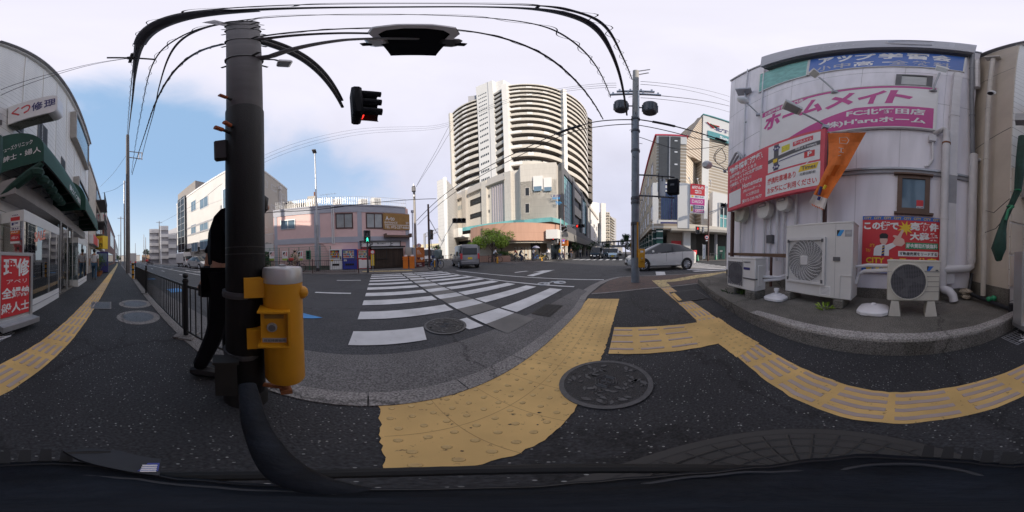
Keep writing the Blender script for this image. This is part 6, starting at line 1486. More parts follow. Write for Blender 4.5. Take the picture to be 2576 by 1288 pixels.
# gold sign, shack, vending machines
u0,u1,z0,z1=PB.rect(963.6,538,1029.5,578);ts=TW('wall_sign','gold brown second floor sign with white telephone number on the pink wall','sign',tuple(PB.P(u0,z0)));m_goldb=mat('gold_brown',(.36,.20,.06),.6,var=.15)
k=M();k.pbox(PB,u0,min(u1,W-.1),z0,z1,.02,.08,m_goldb);w_=u1-u0;h_=z1-z0
k.text(PB,'A-to',u0+w_*.08,u0+w_*.42,z0+h_*.55,z0+h_*.82,.085,m_signw,.01);k.text(PB,'ENTRANCE',u0+w_*.05,u0+w_*.52,z0+h_*.36,z0+h_*.48,.085,m_signw,.01);k.text(PB,'2F',u0+w_*.84,u0+w_*.96,z0+h_*.36,z0+h_*.50,.085,m_signw,.01)
k.pbox(PB,u0+w_*.05,u0+w_*.97,z0+h_*.27,z0+h_*.30,.08,.084,m_signw);k.text(PB,'TEL 072-237-6666',u0+w_*.05,u0+w_*.97,z0+h_*.07,z0+h_*.23,.085,m_signw,.01);k.build('board',ts)
SH=foot(-59.5,13.45,908,1016);Ws=SH.len;ts=TW('eatery_front','dark timber eatery front with a white name board attached to the pink building','eatery',tuple(SH.P(Ws/2,0)))
zs=SH.uz(962,622)[1];ua,ub=SH.uz(936,650)[0],SH.uz(1015,650)[0]
k=M();k.pbox(SH,ua,ub,.05,zs,-.9,0,m_wood);k.pbox(SH,ua+.1,ua+(ub-ua)*.46,SH.uz(962,652)[1],zs-.15,0,.04,m_wood);k.frame(SH,ua+.1,ua+(ub-ua)*.46,SH.uz(962,652)[1],zs-.15,.05,.04,.06,m_black);k.build('timber_wall',ts)
k=M();k.pbox(SH,ua-.25,ub+.1,zs,zs+.1,-.9,.25,m_black);k.pbox(SH,ua-.05,ub,zs-.09,zs-.03,.02,.06,m_alu);k.build('eaves',ts)
k=M();u0,u1,z0,z1=SH.rect(910,606,1012,621);k.pbox(SH,u0,u1,zs+.1,z1,-.85,-.6,m_signw)
k.text(SH,'酒に文楽あり',u0+(u1-u0)*.4,u0+(u1-u0)*.62,z0+(z1-z0)*.5,z0+(z1-z0)*.85,-.595,m_dgrey,.01);k.text(SH,'波',u0+(u1-u0)*.2,u0+(u1-u0)*.30,zs+.12,z0+(z1-z0)*.95,-.595,m_black,.03);k.text(SH,'上',u0+(u1-u0)*.7,u0+(u1-u0)*.82,zs+.12,z0+(z1-z0)*.95,-.595,m_black,.03);k.build('name_board',ts)
k=M();k.pbox(SH,u0-.1,u1+.1,z1,z1+.08,-.9,-.45,m_dgrey);k.cyl(SH.P(u0,z1,-.5),SH.P(u0,zs-.3,-.5),.04,m_black,6);k.cyl(SH.P(u1,z1,-.5),SH.P(u1,.1,-.5),.04,m_black,6);k.build('awning_frame',ts)
def vend(x0,x1,D,mb,label,mpanel,seed):
 q=foot(-59.5,D,x0,x1);Wv=q.len;z1=q.uz((x0+x1)/2,627)[1];tv=TW('vending_machine',label,'vending machine',tuple(q.P(Wv/2,0)),'vending machines by the eatery');r_=random.Random(seed)
 k=M();k.pbox(q,0,Wv,.03,z1,-.7,0,mb);k.build('cabinet',tv);k=M();k.pbox(q,Wv*.06,Wv*.8,z1*.56,z1*.95,0,.015,mpanel)
 cols=[m_red,m_white,m_blue,m_gold,m_lime,m_navy,m_orange]
 for r in range(3):
  for c in range(9):u=Wv*(.09+c*.076);z=z1*(.6+r*.115);k.pbox(q,u,u+Wv*.05,z,z+z1*.075,.015,.02,r_.choice(cols))
  k.pbox(q,Wv*.06,Wv*.8,z1*(.58+r*.115),z1*(.594+r*.115),.015,.03,m_signw)
 k.build('display',tv);k=M();k.pbox(q,Wv*.2,Wv*.78,z1*.2,z1*.3,0,.01,m_black);k.build('delivery_flap',tv)
 k=M();k.pbox(q,Wv*.84,Wv*.95,z1*.5,z1*.66,0,.02,m_dgrey);k.build('coin_panel',tv);k=M();k.pbox(q,Wv*.1,Wv*.3,z1*.42,z1*.5,0,.012,m_gold if seed==1 else m_signw);k.build('notice',tv);return tv
vend(829,860,13.75,m_white,'white drinks vending machine, first from the lamp post',m_glassd,1);vend(861,898,13.75,mat('vend_blue',(.03,.05,.32),.4),'blue drinks vending machine between the white and the red one',m_glassl,2)
tv=vend(899,933,13.75,m_red,'red drinks vending machine with a white lower front beside the eatery',m_glassl,3);q=foot(-59.5,13.75,899,933);k=M();k.pbox(q,.05,q.len-.05,.08,.78,.0,.013,m_signw);k.pbox(q,q.len*.2,q.len*.7,.95,1.1,0,.012,m_signw);k.build('front_panel',tv)
k=M();q=foot(-59.5,13.2,934,941);k.pbox(q,0,q.len,.3,1.4,-.25,0,m_gold);tag(k.build('side_box',org=tuple(q.P(0,.3))),'yellow upright box between the red machine and the eatery','box')
m_obin=mat('orange_bin',(.75,.20,.02),.5,var=.1)
for x0,x1,lb in ((1015,1025.5,'orange recycling bin standing right against the dark eatery'),(1030.5,1042,'orange recycling bin next to the tall orange advert')):
 p=atz((x0+x1)/2,13.4);tb=T('recycling_bin',lb,'bin',tuple(p),yaw(150),'orange recycling bins');k=M();k.prism([(-.2,-.2,0),(.2,-.2,0),(.2,.2,0),(-.2,.2,0)],(0,0,.85),m_obin);k.bbox(-.24,.24,-.24,.24,.72,.78,m_obin,.02);k.build('bin_body',tb)
 k=M();k.prism([(-.22,-.22,.85),(.22,-.22,.85),(.22,-.22,.98),(-.22,-.22,.98)],(0,.44,0),m_obin);k.box(-.12,.12,-.228,-.2,.88,.96,m_signw);k.build('lid',tb);k=M();k.box(-.12,.12,-.235,-.2,.98,1.12,m_signw);k.ball((0,-.24,1.05),.05,m_navy,8,(1,.2,1));k.build('label',tb)
k=M();q=foot(-59.5,14.0,1020,1038);z0,z1=q.uz(1029,644)[1],q.uz(1029,622)[1];k.pbox(q,0,q.len,z0,z1,-.1,0,m_wh2);k.pbox(q,0,q.len,0,z0,-.3,-.1,m_brown);tag(k.build('meter_cabinet',org=tuple(q.P(0,0))),'cream cabinet over brown boards behind the orange bins','cabinet')
q=foot(-45,13.9,1046.6,1068);z0,z1=q.uz(1057,671)[1],q.uz(1057,622.5)[1];ta=TW('advert_panel','tall orange cake advert panel with dark and pale hearts','sign',tuple(q.P(0,z0)));k=M();Wq=q.len;hq=z1-z0;m_adv=mat('advert_orange',(.50,.15,.03),.6);m_choc=mat('chocolate',(.12,.02,.02),.5)
k.pbox(q,0,Wq,z0,z1,-.5,0,m_adv);k.pbox(q,0,Wq,z0,z0+hq*.24,0,.006,m_choc);k.pbox(q,-.28,-.002,z0,z1,-.5,-.02,m_grey)
def heart(cx,cz,s_,m_,off):
 pts=[]
 for i in range(20):a=i*math.pi/10;pts.append((cx+s_*.8*math.sin(a)**3,cz+s_*(.65*math.cos(a)-.25*math.cos(2*a)-.1*math.cos(3*a))))
 k.poly([q.P(a,b,off) for a,b in pts][::-1],m_)
heart(Wq*.27,z0+hq*.44,Wq*.25,m_choc,.006);heart(Wq*.68,z0+hq*.42,Wq*.25,m_flagw,.008)
for i in range(4):k.pbox(q,Wq*.12,Wq*(.4+.08*i),z0+hq*(.84-i*.06),z0+hq*(.86-i*.06),0,.005,m_flagw)
k.text(q,'GENETZ',Wq*.08,Wq*.6,z0+hq*.13,z0+hq*.18,.01,m_signw,.02);k.text(q,'焼菓子',Wq*.3,Wq*.7,z0+hq*.03,z0+hq*.1,.01,m_signw,.02);k.build('panel',ta)
# green mesh fence with posters, far railing
GF=foot(-62,13.9,657,832)
tg=TW('mesh_fence','tall green wire mesh fence before the pink wall','fence',tuple(GF.P(0,0)));zf=GF.uz(745,622)[1];m_gf=mat('fence_green',(.03,.16,.10),.5)
for i in range(8):k=M();u=GF.len*i/7;k.cyl(GF.P(u,0),GF.P(u,zf),.03,m_gf,6);k.build('post',tg)
k=M();n=70
for i in range(n):k.cyl(GF.P(GF.len*i/n,.1),GF.P(GF.len*i/n,zf),.005,m_gf,3)
for i in range(10):z=.1+(zf-.1)*i/9;k.cyl(GF.P(0,z),GF.P(GF.len,z),.012 if i in (0,9,5) else .005,m_gf,4)
k.build('mesh',tg)
for x0,x1,lb in ((678.5,690,'campaign poster with a portrait, nearest the signal pole'),(710.5,724,'campaign poster in the middle, left of the cyclist in beige'),(748.5,762,'campaign poster right behind the cyclist in beige')):
 u0,u1,z0,z1=GF.rect(x0,631.5,x1,655);tp=TW('portrait_poster',lb,'poster',tuple(GF.P(u0,z0)),'portrait posters on the green fence');k=M();w_=u1-u0;h_=z1-z0
 k.pbox(GF,u0,u1,z0,z1,.03,.06,m_signw);k.pbox(GF,u0,u1,z0,z0+h_*.2,.06,.063,m_leaf)
 k.add([GF.P(u0+w_*(.42+.2*math.cos(i*.63)),z0+h_*(.62+.2*math.sin(i*.63)),.065) for i in range(10)],[tuple(range(10))],m_face);k.add([GF.P(u0+w_*(.38+.24*math.cos(i*.35+.6)),z0+h_*(.70+.18*math.sin(i*.35+.6)),.067) for i in range(10)],[tuple(range(10))],m_black);k.pbox(GF,u0+w_*.72,u0+w_*.86,z0+h_*.45,z0+h_*.9,.06,.064,m_red);k.build('sheet',tp)
r_=random.Random(9);th=T('hedge_bush','dark green bush at the left end of the pink building','bush',tuple(atz(668,16.2)));k=M();
for i in range(7):leaves(k,V((r_.uniform(-.9,.9),r_.uniform(-.9,.9),r_.uniform(.5,3.2))),.8,90,m_leafd,.16,r_)
k.build('foliage',th);k=M();k.tube([(0,0,0),(.1,0,1.2),(0,.1,2.6)],[.08,.06,.03],m_bark,6);k.build('stem',th)
for x,h_,lb,sd_ in ((742,1.9,'spindly green plant climbing the fence between two posters',4),(737,1.2,'small leafy plant low at the fence',5)):
 p=atz(x,14.1);tt=T('climbing_plant',lb,'plant',tuple(p));r_=random.Random(sd_);k=M();k.tube([(0,0,0),(.1,0,h_*.5),(-.1,0,h_)],.015,m_bark,4);k.build('stem',tt);k=M();leaves(k,V((0,0,h_*.75)),.4,60,m_leafm,.09,r_);k.build('foliage',tt)
fp_=[L(-19,10.85),L(-15,10.75),L(-11,10.7),L(-7.4,10.65),L(-3.9,10.6),L(-.75,10.55)]
railing('railing','dark brown metal railing along the far kerb before the vending machines',fp_,.95,m_brownm,.14,None,False,.03,False)
# lamp post, pedestrian signal
pl_=gp(800,682,0);tl=T('street_lamp','tall slim grey lamp post in front of the pink building','street lamp',tuple(pl_),yaw(-60));ztp=at(800,384,math.hypot(pl_.x,pl_.y)).z;zj=at(800,566,math.hypot(pl_.x,pl_.y)).z
k=M();k.tube([(0,0,0),(0,0,zj)],.12,m_steel,12);k.tube([(0,0,zj),(0,0,ztp)],[.075,.055],m_alu,12);k.cyl((0,0,0),(0,0,.25),.16,m_steeld,12);k.build('pole',tl,True)
k=M();k.bbox(-.16,.16,-.5,.12,ztp-.04,ztp+.1,m_dgrey,.04);k.build('lamp_head',tl,True)
def pedsignal(p,az,z,label,lit,m_=m_dgrey,s=1.0):
 tq=T('pedestrian_signal',label,'pedestrian signal',(p.x,p.y,z),yaw(az));k=M();k.bbox(-.22*s,.22*s,-.14*s,.06*s,-.42*s,.42*s,m_,.03*s);k.build('housing',tq,True)
 for i,(zz,nm) in enumerate(((.2*s,'red'),(-.2*s,'green'))):
  k=M();k.box(-.15*s,.15*s,.06*s,.066*s,zz-.15*s,zz+.15*s,m_lens);on=nm==lit;mm=(m_lampred if nm=='red' else m_lampgreen) if on else m_dgrey;y=.067*s
  F=Plane((1,y),(-1,y));f=lambda a,b:(a*s,y+.002,zz+b*s)
  if nm=='red':shp=[[(-.05,-.13),(.05,-.13),(.05,.03),(-.05,.03)]]
  else:shp=[[(-.03,-.03),(.03,-.03),(.04,.06),(-.04,.06)],[(-.08,-.13),(-.05,-.13),(.0,-.03),(-.03,-.02)],[(.05,-.13),(.08,-.13),(.03,-.02),(0,-.03)],[(-.09,.0),(-.07,-.01),(-.03,.06),(-.04,.06)],[(.07,-.01),(.09,.0),(.04,.06),(.03,.06)]]
  for q in shp:k.poly([f(a,b) for a,b in q][::-1],mm)
  k.add([f(.035*math.cos(j*.7),.09+.035*math.sin(j*.7)) for j in range(9)][::-1],[tuple(range(9))],mm);k.build('lens',tq)
  k=M();k.box(-.2*s,.2*s,.06*s,.2*s,zz+.155*s,zz+.17*s,m_);k.build('visor',tq)
 return tq
pg=gp(926,686,0);zc_=at(926,595,math.hypot(pg.x,pg.y)).z
pedsignal(pg,120,zc_,'pedestrian signal with the green walking figure lit at the far end of the crossing','green',m_dgrey,1.0)
k=M();k.cyl((pg.x,pg.y,0),(pg.x,pg.y,zc_-.42),.055,m_steeld,10);k.cyl((pg.x,pg.y,0),(pg.x,pg.y,.4),.075,m_steeld,10);tag(k.build('signal_post',None,True,org=(pg.x,pg.y,0)),'slim dark post holding the green pedestrian signal','post')
for x,y,lb in ((937,634,'round red bordered sign on the far railing beside the signal post'),):
 p=at(x,y,10.9);kk=T('road_sign',lb,'road sign',tuple(p),yaw(140));k=M();k.lathe([(.16,0),(.16,.01)],m_red,18,(0,0,0),'Y');k.lathe([(.11,.011),(.11,.013)],m_signw,18,(0,0,0),'Y');k.build('plate',kk);k=M();k.cyl((0,-.03,-1.6),(0,-.03,.15),.025,m_steel,6);k.build('post',kk)
# poles beyond the pink building
def upole(p,h,r,label,m_=m_conc,name='utility_pole',cat='utility pole',cross=(),trans=(),crossaz=40):
 tq=T(name,label,cat,tuple(p),yaw(crossaz));k=M();k.tube([(0,0,0),(0,0,h)],[r,r*.72],m_,14);k.build('pole',tq,True)
 for z,w_ in cross:
  k=M();k.box(-w_/2,w_/2,-.05+.0,.05,z-.05,z+.05,m_steel)
  for i in range(4):x=-w_/2+.1+(w_-.2)*i/3;k.cyl((x,0,z+.05),(x,0,z+.25),.04,m_whitepl,6)
  k.build('crossarm',tq)
 for x,z,s_ in trans:
  k=M();k.lathe([(.22*s_,-.45*s_),(.26*s_,-.4*s_),(.26*s_,.35*s_),(.2*s_,.42*s_)],m_steeld,16,(x,0,z))
  for i in range(10):a=i*.628;k.box(x+.27*s_*math.cos(a)-.02,x+.27*s_*math.cos(a)+.02,.27*s_*math.sin(a)-.02,.27*s_*math.sin(a)+.02,z-.35*s_,z+.25*s_,m_steeld)
  for i in (-1,1):k.cyl((x+i*.1,0,z+.4*s_),(x+i*.1,0,z+.6*s_),.04,m_grey,6)
  k.cyl((x,0,z),(0,0,z),.04,m_steeld,6);k.build('transformer',tq)
 return tq
p=atz(1046,18.5);hU=at(1042,467,18.5).z;upole(p,hU,.17,'slim concrete utility pole with a small transformer behind the orange advert',m_conc,cross=((hU-.3,1.6),(hU-1.6,1.2)),trans=((.55,hU-.7,.8),),crossaz=60)
p=gp(1081,672);D_=math.hypot(p.x,p.y);h1=at(1081,514,D_).z;tq=upole(p,h1,.11,'brown signal mast carrying a side view traffic light and a long arm',m_brownm,'signal_pole','pole');zA=at(1084,548,D_).z
k=M();e=at(1143,553,D_*.98)-p;Rm=Matrix.Rotation(-yaw(40),3,'Z');k.tube([(0,0,zA),tuple(Rm @ (e*.5+UP*.15)),tuple(Rm @ e)],.035,m_steel,8);k.tube([(0,0,zA-.5),tuple(Rm @ (e*.15)),tuple(Rm @ (e*.6-UP*.05))],.03,m_steel,8);k.build('signal_arm',tq,True)
vsignal(at(1155,555,D_*.98),160,'horizontal traffic light with three hooded lamps on the arm near the white tower block',None,1.0,m_dgrey,False)
pedsignal(at(1085,586,D_-.3),95,at(1085,590,D_-.3).z,'dark pedestrian signal on the brown mast seen from the side',None,m_dgrey,1.0)
for y,lb,mm in ((618,'round red bordered speed sign on the slim concrete pole',1),(630,'round dark sign right below the speed sign',0)):
 p=at(1054,y,17.6);kk=T('road_sign',lb,'road sign',tuple(p),yaw(150));k=M();k.lathe([(.24,0),(.24,.02)],m_red if mm else m_navy,20,(0,0,0),'Y');k.lathe([(.17,.021),(.17,.024)],m_signw if mm else m_brownm,20,(0,0,0),'Y')
 if mm:F=Plane((1,.025),(-1,.025));k.text(F,'5',.94,1.06,-.1,.1,.003,m_navy,.02)
 k.build('plate',kk);k=M();k.box(-.04,.04,-.35,-.01,-.05,.05,m_steel);k.build('bracket',kk)
# railway gantry, low buildings in the gap
k=M();ga,gb=atz(1069,48),atz(1108,44);zg=at(1069,588,48).z
tg=TW('railway_gantry','grey lattice railway gantry in the gap beside the white tower block','gantry',tuple(ga))
for q,hh in ((ga,zg),(atz(1118,43),zg+1.3)):k=M();k.box(q.x-.25,q.x+.25,q.y-.25,q.y+.25,0,hh,m_grey);k.build('post',tg)
k=M();A,B=V((ga.x,ga.y,zg)),V((gb.x,gb.y,zg+1.0));
for o_ in (0,-1.0):k.cyl(A+UP*o_,B+UP*o_,.1,m_grey,6)
for i in range(12):k.cyl(A.lerp(B,i/12)-UP*(0 if i%2 else 1),A.lerp(B,(i+1)/12)-UP*(1 if i%2 else 0),.06,m_grey,5)
k.build('truss',tg)
block('station_building','low cream building behind the railway gantry',[atz(1040,62),atz(1110,55),atz(1110,75),atz(1040,82)],4.8,mat('cream_far',(.62,.55,.38),.8))
block('station_building','pale low building with a dark window strip in the gap',[atz(1068,45),atz(1112,40),atz(1112,44),atz(1068,49)],2.9,m_wh)
tree('tree','dark shrub like tree in front of the station gap',atz(1099,34),3.2,1.4,m_leafd,8,300,.2)
# far left poles
p=gp(322,687);D_=math.hypot(p.x,p.y);hL=at(321,340,D_).z;upole(p,hL,.2,'tall concrete utility pole on the left pavement with a long crossarm',mat('pole_dark_concrete',(.15,.14,.14),.85,var=.15),cross=(),crossaz=-50)
tq=scene.collection.objects[-1] if False else None
k=M();
for y in (381,396):
 a=at(326,y,D_);b=at(357,y+4,D_);k.cyl(a,b,.05,m_steel,6)
for f in (.75,1):k.cyl(a.lerp(b,f)-UP*.1,a.lerp(b,f)+UP*.9,.05,m_whitepl,6)
tag(k.build('crossarm_bracket',None,True,org=tuple(a)),'pair of grey crossarms reaching out from the tall left utility pole','crossarm')
k=M();q=gp(313.5,675);k.cyl((q.x,q.y,0),(q.x,q.y,at(313.5,455,math.hypot(q.x,q.y)).z),.12,m_steel,10);tag(k.build('steel_pole',None,True,org=tuple(q)),'plain grey steel pole just beyond the tall utility pole','pole')
for x,D_,y,lb,m_ in ((304,44,545,'thin brown pole far down the left pavement',m_conc),(299,70,590,'farthest thin pole down the left pavement',m_conc),(362,62,590,'grey lamp pole with a side arm near the far left bend',m_steel),(366.5,56,597,'short grey pole beside the far left lamp pole',m_steel),(401,48,556,'brown utility pole in front of the white apartments',m_conc),(405,46,568,'white slim lamp pole in front of the white apartments',m_white),(340.5,80,612,'small pole at the far bend of the left road',m_steel)):
 q=atz(x,D_);h_=at(x,y,D_).z;upole(q,h_,.15,lb,m_,cross=((h_-.5,1.8),) if m_ is m_conc else ())
# ------------------------------------------------------------------ white tower block left of the high-rise
a,b,c=atz(1104,41),atz(1124,39),atz(1146,46)
m_wtile=siding('white_tile',(.66,.64,.62),(.45,.44,.43),.9,.05,'Z',.7,.04)
t=block('tower_block','slim windowless white tiled tower block beside the high-rise',[a,b,c,c+V((-2,14,0)),a+V((-2,14,0))],Plane(a,b).uz(1115,449)[1],m_wtile)
k=M();d=b;k.cyl((d.x,d.y,0),(d.x,d.y,Plane(a,b).uz(1115,449)[1]),.5,m_white,8);k.build('corner_column',t)
# ------------------------------------------------------------------ curved high-rise on its podium
m_hr=mat('highrise_beige',(.58,.55,.51),.85,var=.05,scale=.15);m_hrw=mat('highrise_white',(.72,.70,.68),.85,var=.04,scale=.15);m_par=mat('balcony_parapet',(.55,.515,.465),.85,var=.05,scale=.2);m_soff=mat('soffit_shade_tone',(.16,.14,.125),.9,var=.05);m_rec=mat('recess_shade_tone',(.13,.115,.105),.85,var=.1,scale=.3)  # soffit and recess colours are dark to carry the shade under the slabs
ZB,ZT2,NF=21.8,66.8,15;FH=(ZT2-ZB)/NF
A_=atz(1149,56.5);B_=atz(1214,47.6);C_=atz(1255,43.5);D_=atz(1278,40.6);E_=atz(1290,40);F_=atz(1417,43.4);G_=atz(1425,44);Hh_=atz(1478,68)
th=TW('highrise','tall curved beige residential tower with rows of balconies above a podium','building',(E_.x,E_.y,0))
def arc(p,q,bul,n=8):
 d=(q-p);nr=V((d.y,-d.x,0)).normalized();
 if nr.dot(-(p+q)/2)<0:nr=-nr
 return [p.lerp(q,i/n)+nr*bul*(1-(2*i/n-1)**2) for i in range(n+1)]
def offs(line,d):
 o=[]
 for i,p in enumerate(line):
  t_=(line[min(i+1,len(line)-1)]-line[max(i-1,0)]).normalized();nr=V((t_.y,-t_.x,0));
  if nr.dot(-p)<0:nr=-nr
  o.append(p+nr*d)
 return o
fr_=arc(E_,F_,1.6,10);lf_=arc(A_,B_,.8,6);rt_=arc(G_,Hh_,2.6,10);nt_=arc(C_,D_,0,2)
core=offs(lf_,-1.6)+offs(nt_,-1.8)+offs(fr_,-1.6)+offs(rt_,-1.6)+[Hh_+V((-8,14,0)),A_+V((10,20,0))]
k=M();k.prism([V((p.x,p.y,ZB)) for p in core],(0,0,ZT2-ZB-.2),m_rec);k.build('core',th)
# window bands set in the recess
for line,fs_ in ((fr_,((.12,.34),(.38,.58),(.62,.86))),(lf_,((.1,.4),(.5,.9))),(rt_,((.06,.28),(.34,.6),(.66,.92)))):
 ln=offs(line,-1.5);n=len(ln)-1;k=M()
 def pt(f):i=min(int(f*n),n-1);return ln[i].lerp(ln[i+1],f*n-i)
 for f in range(NF):
  z=ZB+f*FH
  for j,(a,b) in enumerate(fs_):
   q=Plane(pt(a),pt(b));k.pbox(q,0,q.len,z+.15,z+FH-.55,.0,.06,m_glassl if (j+f)%3 else m_hrw)
   for e in range(1,5):k.pbox(q,q.len*e/5-.06,q.len*e/5+.06,z+.15,z+FH-.55,.06,.1,m_hr)
 k.build('window_band',th)
def balc(line,z,mpar,d0=-1.7,d1=.0,ph=1.15,wht=None):
 k=M();i0,o0=offs(line,d0),offs(line,d1);i1=offs(line,d1-.15);n=len(line)
 def ring(a,b,z0,z1,m,mb=None):
  vs=[V((p.x,p.y,z0)) for p in a]+[V((p.x,p.y,z0)) for p in b]+[V((p.x,p.y,z1)) for p in a]+[V((p.x,p.y,z1)) for p in b]
  fs=[];fb=[]
  for i in range(n-1):
   fb.append((i,i+1,n+i+1,n+i));fs+=[(2*n+i,3*n+i,3*n+i+1,2*n+i+1),(n+i,n+i+1,3*n+i+1,3*n+i),(i,2*n+i,2*n+i+1,i+1)]
  fs+=[(0,n,3*n,2*n),(n-1,2*n-1+2*n-n+n-n,3*n-1,2*n-1)] if False else [(0,n,3*n,2*n),(n-1,3*n-1,4*n-1,2*n-1)]
  k.add(vs,fs,m);k.add(vs,fb,mb or m)
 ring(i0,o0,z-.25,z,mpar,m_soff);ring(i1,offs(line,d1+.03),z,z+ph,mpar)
 if wht:
  for (a,b) in wht:
   sub=line[a:b+1]
   if len(sub)>1:
    vs=[V((p.x,p.y,zz)) for zz in (z+.05,z+ph+.04) for p in offs(sub,d1+.06)];m=len(sub);k.add(vs,[(i,i+1,m+i+1,m+i) for i in range(m-1)],m_hrw)
 return k
for f in range(NF+1):
 z=ZB+f*FH
 balc(fr_,z,m_par,ph=1.02 if f<NF else .5,wht=((0,2),(6,7)) if f%2 else ((3,4),)).build('balcony',th)
 balc(lf_,z,m_par,ph=1.02 if f<NF else .5,wht=((0,2),(3,4)) if f<NF else None).build('balcony',th)
 balc(rt_,z,m_par,ph=1.02 if f<NF else .5,wht=((5,7),)).build('balcony',th)
 if f<NF:balc(nt_,z,m_par,-1.8,.4).build('balcony',th)
def column(p,q,z0,z1,m,name='column',dep=2.2):
 k=M();pl=Plane(p,q);k.pbox(pl,0,pl.len,z0,z1,-dep,1.0,m);k.build(name,th)
column(D_,E_,ZB-.2,ZT2+1.0,m_hrw);column(F_,G_,ZB-.5,ZT2+1.0,m_hrw);
column(A_-V((.75,-.7,0)),A_,ZB-2.5,ZT2+.3,m_hr,dep=5);q=atz(1483,70);column(Hh_,Hh_+(Hh_-G_).normalized()*1.4,ZB-2,ZT2+.3,m_hr,dep=6)
cp=Plane(B_,C_);k=M();zc_=cp.uz(1240,204)[1];k.pbox(cp,0,cp.len,ZB,zc_,-3.5,.5,m_hrw);k.pbox(cp,cp.len*.72,cp.len*.75,ZB,zc_,.5,.56,m_grey);k.pbox(cp,cp.len,cp.len+2.6,ZT2-2,zc_-.8,-4,-.6,m_hrw);k.build('stair_core',th)
for f in range(NF):k=M();z=ZB+f*FH;
for f in range(NF+1):
 z=ZB+f*FH+1.2;k=M()
 for j in range(5):k.pbox(cp,cp.len*(.12+j*.108),cp.len*(.19+j*.108),z,z+.8,.5,.53,m_glassd)
 k.build('stair_window',th)
k=M();p=atz(1206,50);k.box(p.x-2,p.x+2,p.y,p.y+4,ZT2-1,at(1206,240,50).z,m_grey);k.build('penthouse',th)
# podium
Pq=[atz(1143,54),atz(1288,36.2),atz(1308,35.6),atz(1312,33.4),atz(1402,32.2),atz(1406,34.2),atz(1481,68)]
tp=TW('podium','beige panelled podium of the high-rise with a teal canopy and a dark right side','building',(Pq[1].x,Pq[1].y,0))
m_pod=siding('podium_panel',(.56,.52,.47),(.40,.37,.33),1.5,.02,'Z',.85,.05);m_podd=mat('podium_dark_stone',(.12,.12,.125),.6,var=.12,scale=.4);m_podc=mat('podium_cap',(.42,.39,.36),.9,var=.1)
ztp=20.9
k=M();q=Pq+[Pq[-1]+V((-3,12,0)),Pq[0]+V((6,18,0))];k.prism([V((p.x,p.y,5)) for p in q],(0,0,ztp-5),m_pod);k.build('upper_wall',tp)
PL_=Plane(Pq[0],Pq[1]);PM=Plane(Pq[1],Pq[2]);PFt=Plane(Pq[3],Pq[4]);PR_=Plane(Pq[5],Pq[6])
# sloped caps, pilasters, slots on the left face
for x0,x1 in ((1146,1166),(1180,1215),(1228,1276)):
 u0,u1=PL_.uz(x0,480)[0],PL_.uz(x1,480)[0];k=M();k.prism([PL_.P(u0,ztp-2.4,.05),PL_.P(u1,ztp-2.4,.05),PL_.P(u1,ztp-2.2,.9),PL_.P(u0,ztp-2.2,.9)],(0,0,.01),m_podc)
 vs=[PL_.P(u0,ztp-2.3,.9),PL_.P(u1,ztp-2.3,.9),PL_.P(u1,ztp+.1,.25),PL_.P(u0,ztp+.1,.25),PL_.P(u0,ztp-2.3,.0),PL_.P(u1,ztp-2.3,.0),PL_.P(u1,ztp+.1,0),PL_.P(u0,ztp+.1,0)]
 k.add(vs,[(0,1,2,3),(4,0,3,7),(1,5,6,2),(3,2,6,7),(0,4,5,1)],m_podc);k.build('sloped_cap',tp)
for x in (1171,1222,1282):
 u=PL_.uz(x,500)[0];k=M();k.pbox(PL_,u-.9,u+.9,6,ztp-.3,0,.7,m_podc if x<1200 else m_pod);k.build('pilaster',tp)
for x0,y0,x1,y1 in ((1183,498,1214,514),(1183,535,1214,548)):
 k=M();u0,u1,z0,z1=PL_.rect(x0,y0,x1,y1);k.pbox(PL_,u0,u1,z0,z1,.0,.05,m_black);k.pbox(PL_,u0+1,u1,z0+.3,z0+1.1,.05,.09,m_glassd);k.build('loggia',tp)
for x0,y0,x1,y1 in ((1228,489,1233,498),(1228,527,1233,536)):window(PL_,x0,y0,x1,y1,tp,m_podc,m_glassd,.12)
for x0,y0,x1,y1 in ((1152,515,1167,528),(1152,548,1167,556)):window(PL_,x0,y0,x1,y1,tp,m_par,m_glassl,.12,'window',1)
k=M()
for x in (1240,1246,1252,1258,1263):u=PL_.uz(x,500)[0];k.pbox(PL_,u-.15,u+.15,7,ztp-2.6,0,.2,mat('violet_fin',(.36,.33,.37),.7))
k.build('fin',tp)
k=M();k.pbox(PFt,0,PFt.len,6.2,16.5,-2,0,m_pod);k.pbox(PFt,PFt.len*.5,PFt.len,16.5,19.2,-2,-.3,m_pod);k.build('bay',tp)
for y0,y1 in ((471,494),(511,537)):window(PFt,1320,y0,1333,y1,tp,m_podc,m_black,.15)
k=M();k.prect(PFt,1342,444,1366,478,.02,.3,m_hrw);k.prect(PFt,1344,470,1363,482,.3,.36,m_glassb);k.build('sign_bay',tp)
k=M();k.prect(PFt,1368,448,1388,480,.02,.3,m_hrw);k.prect(PFt,1370,472,1388,482,.3,.36,m_glassb);k.build('sign_bay',tp)
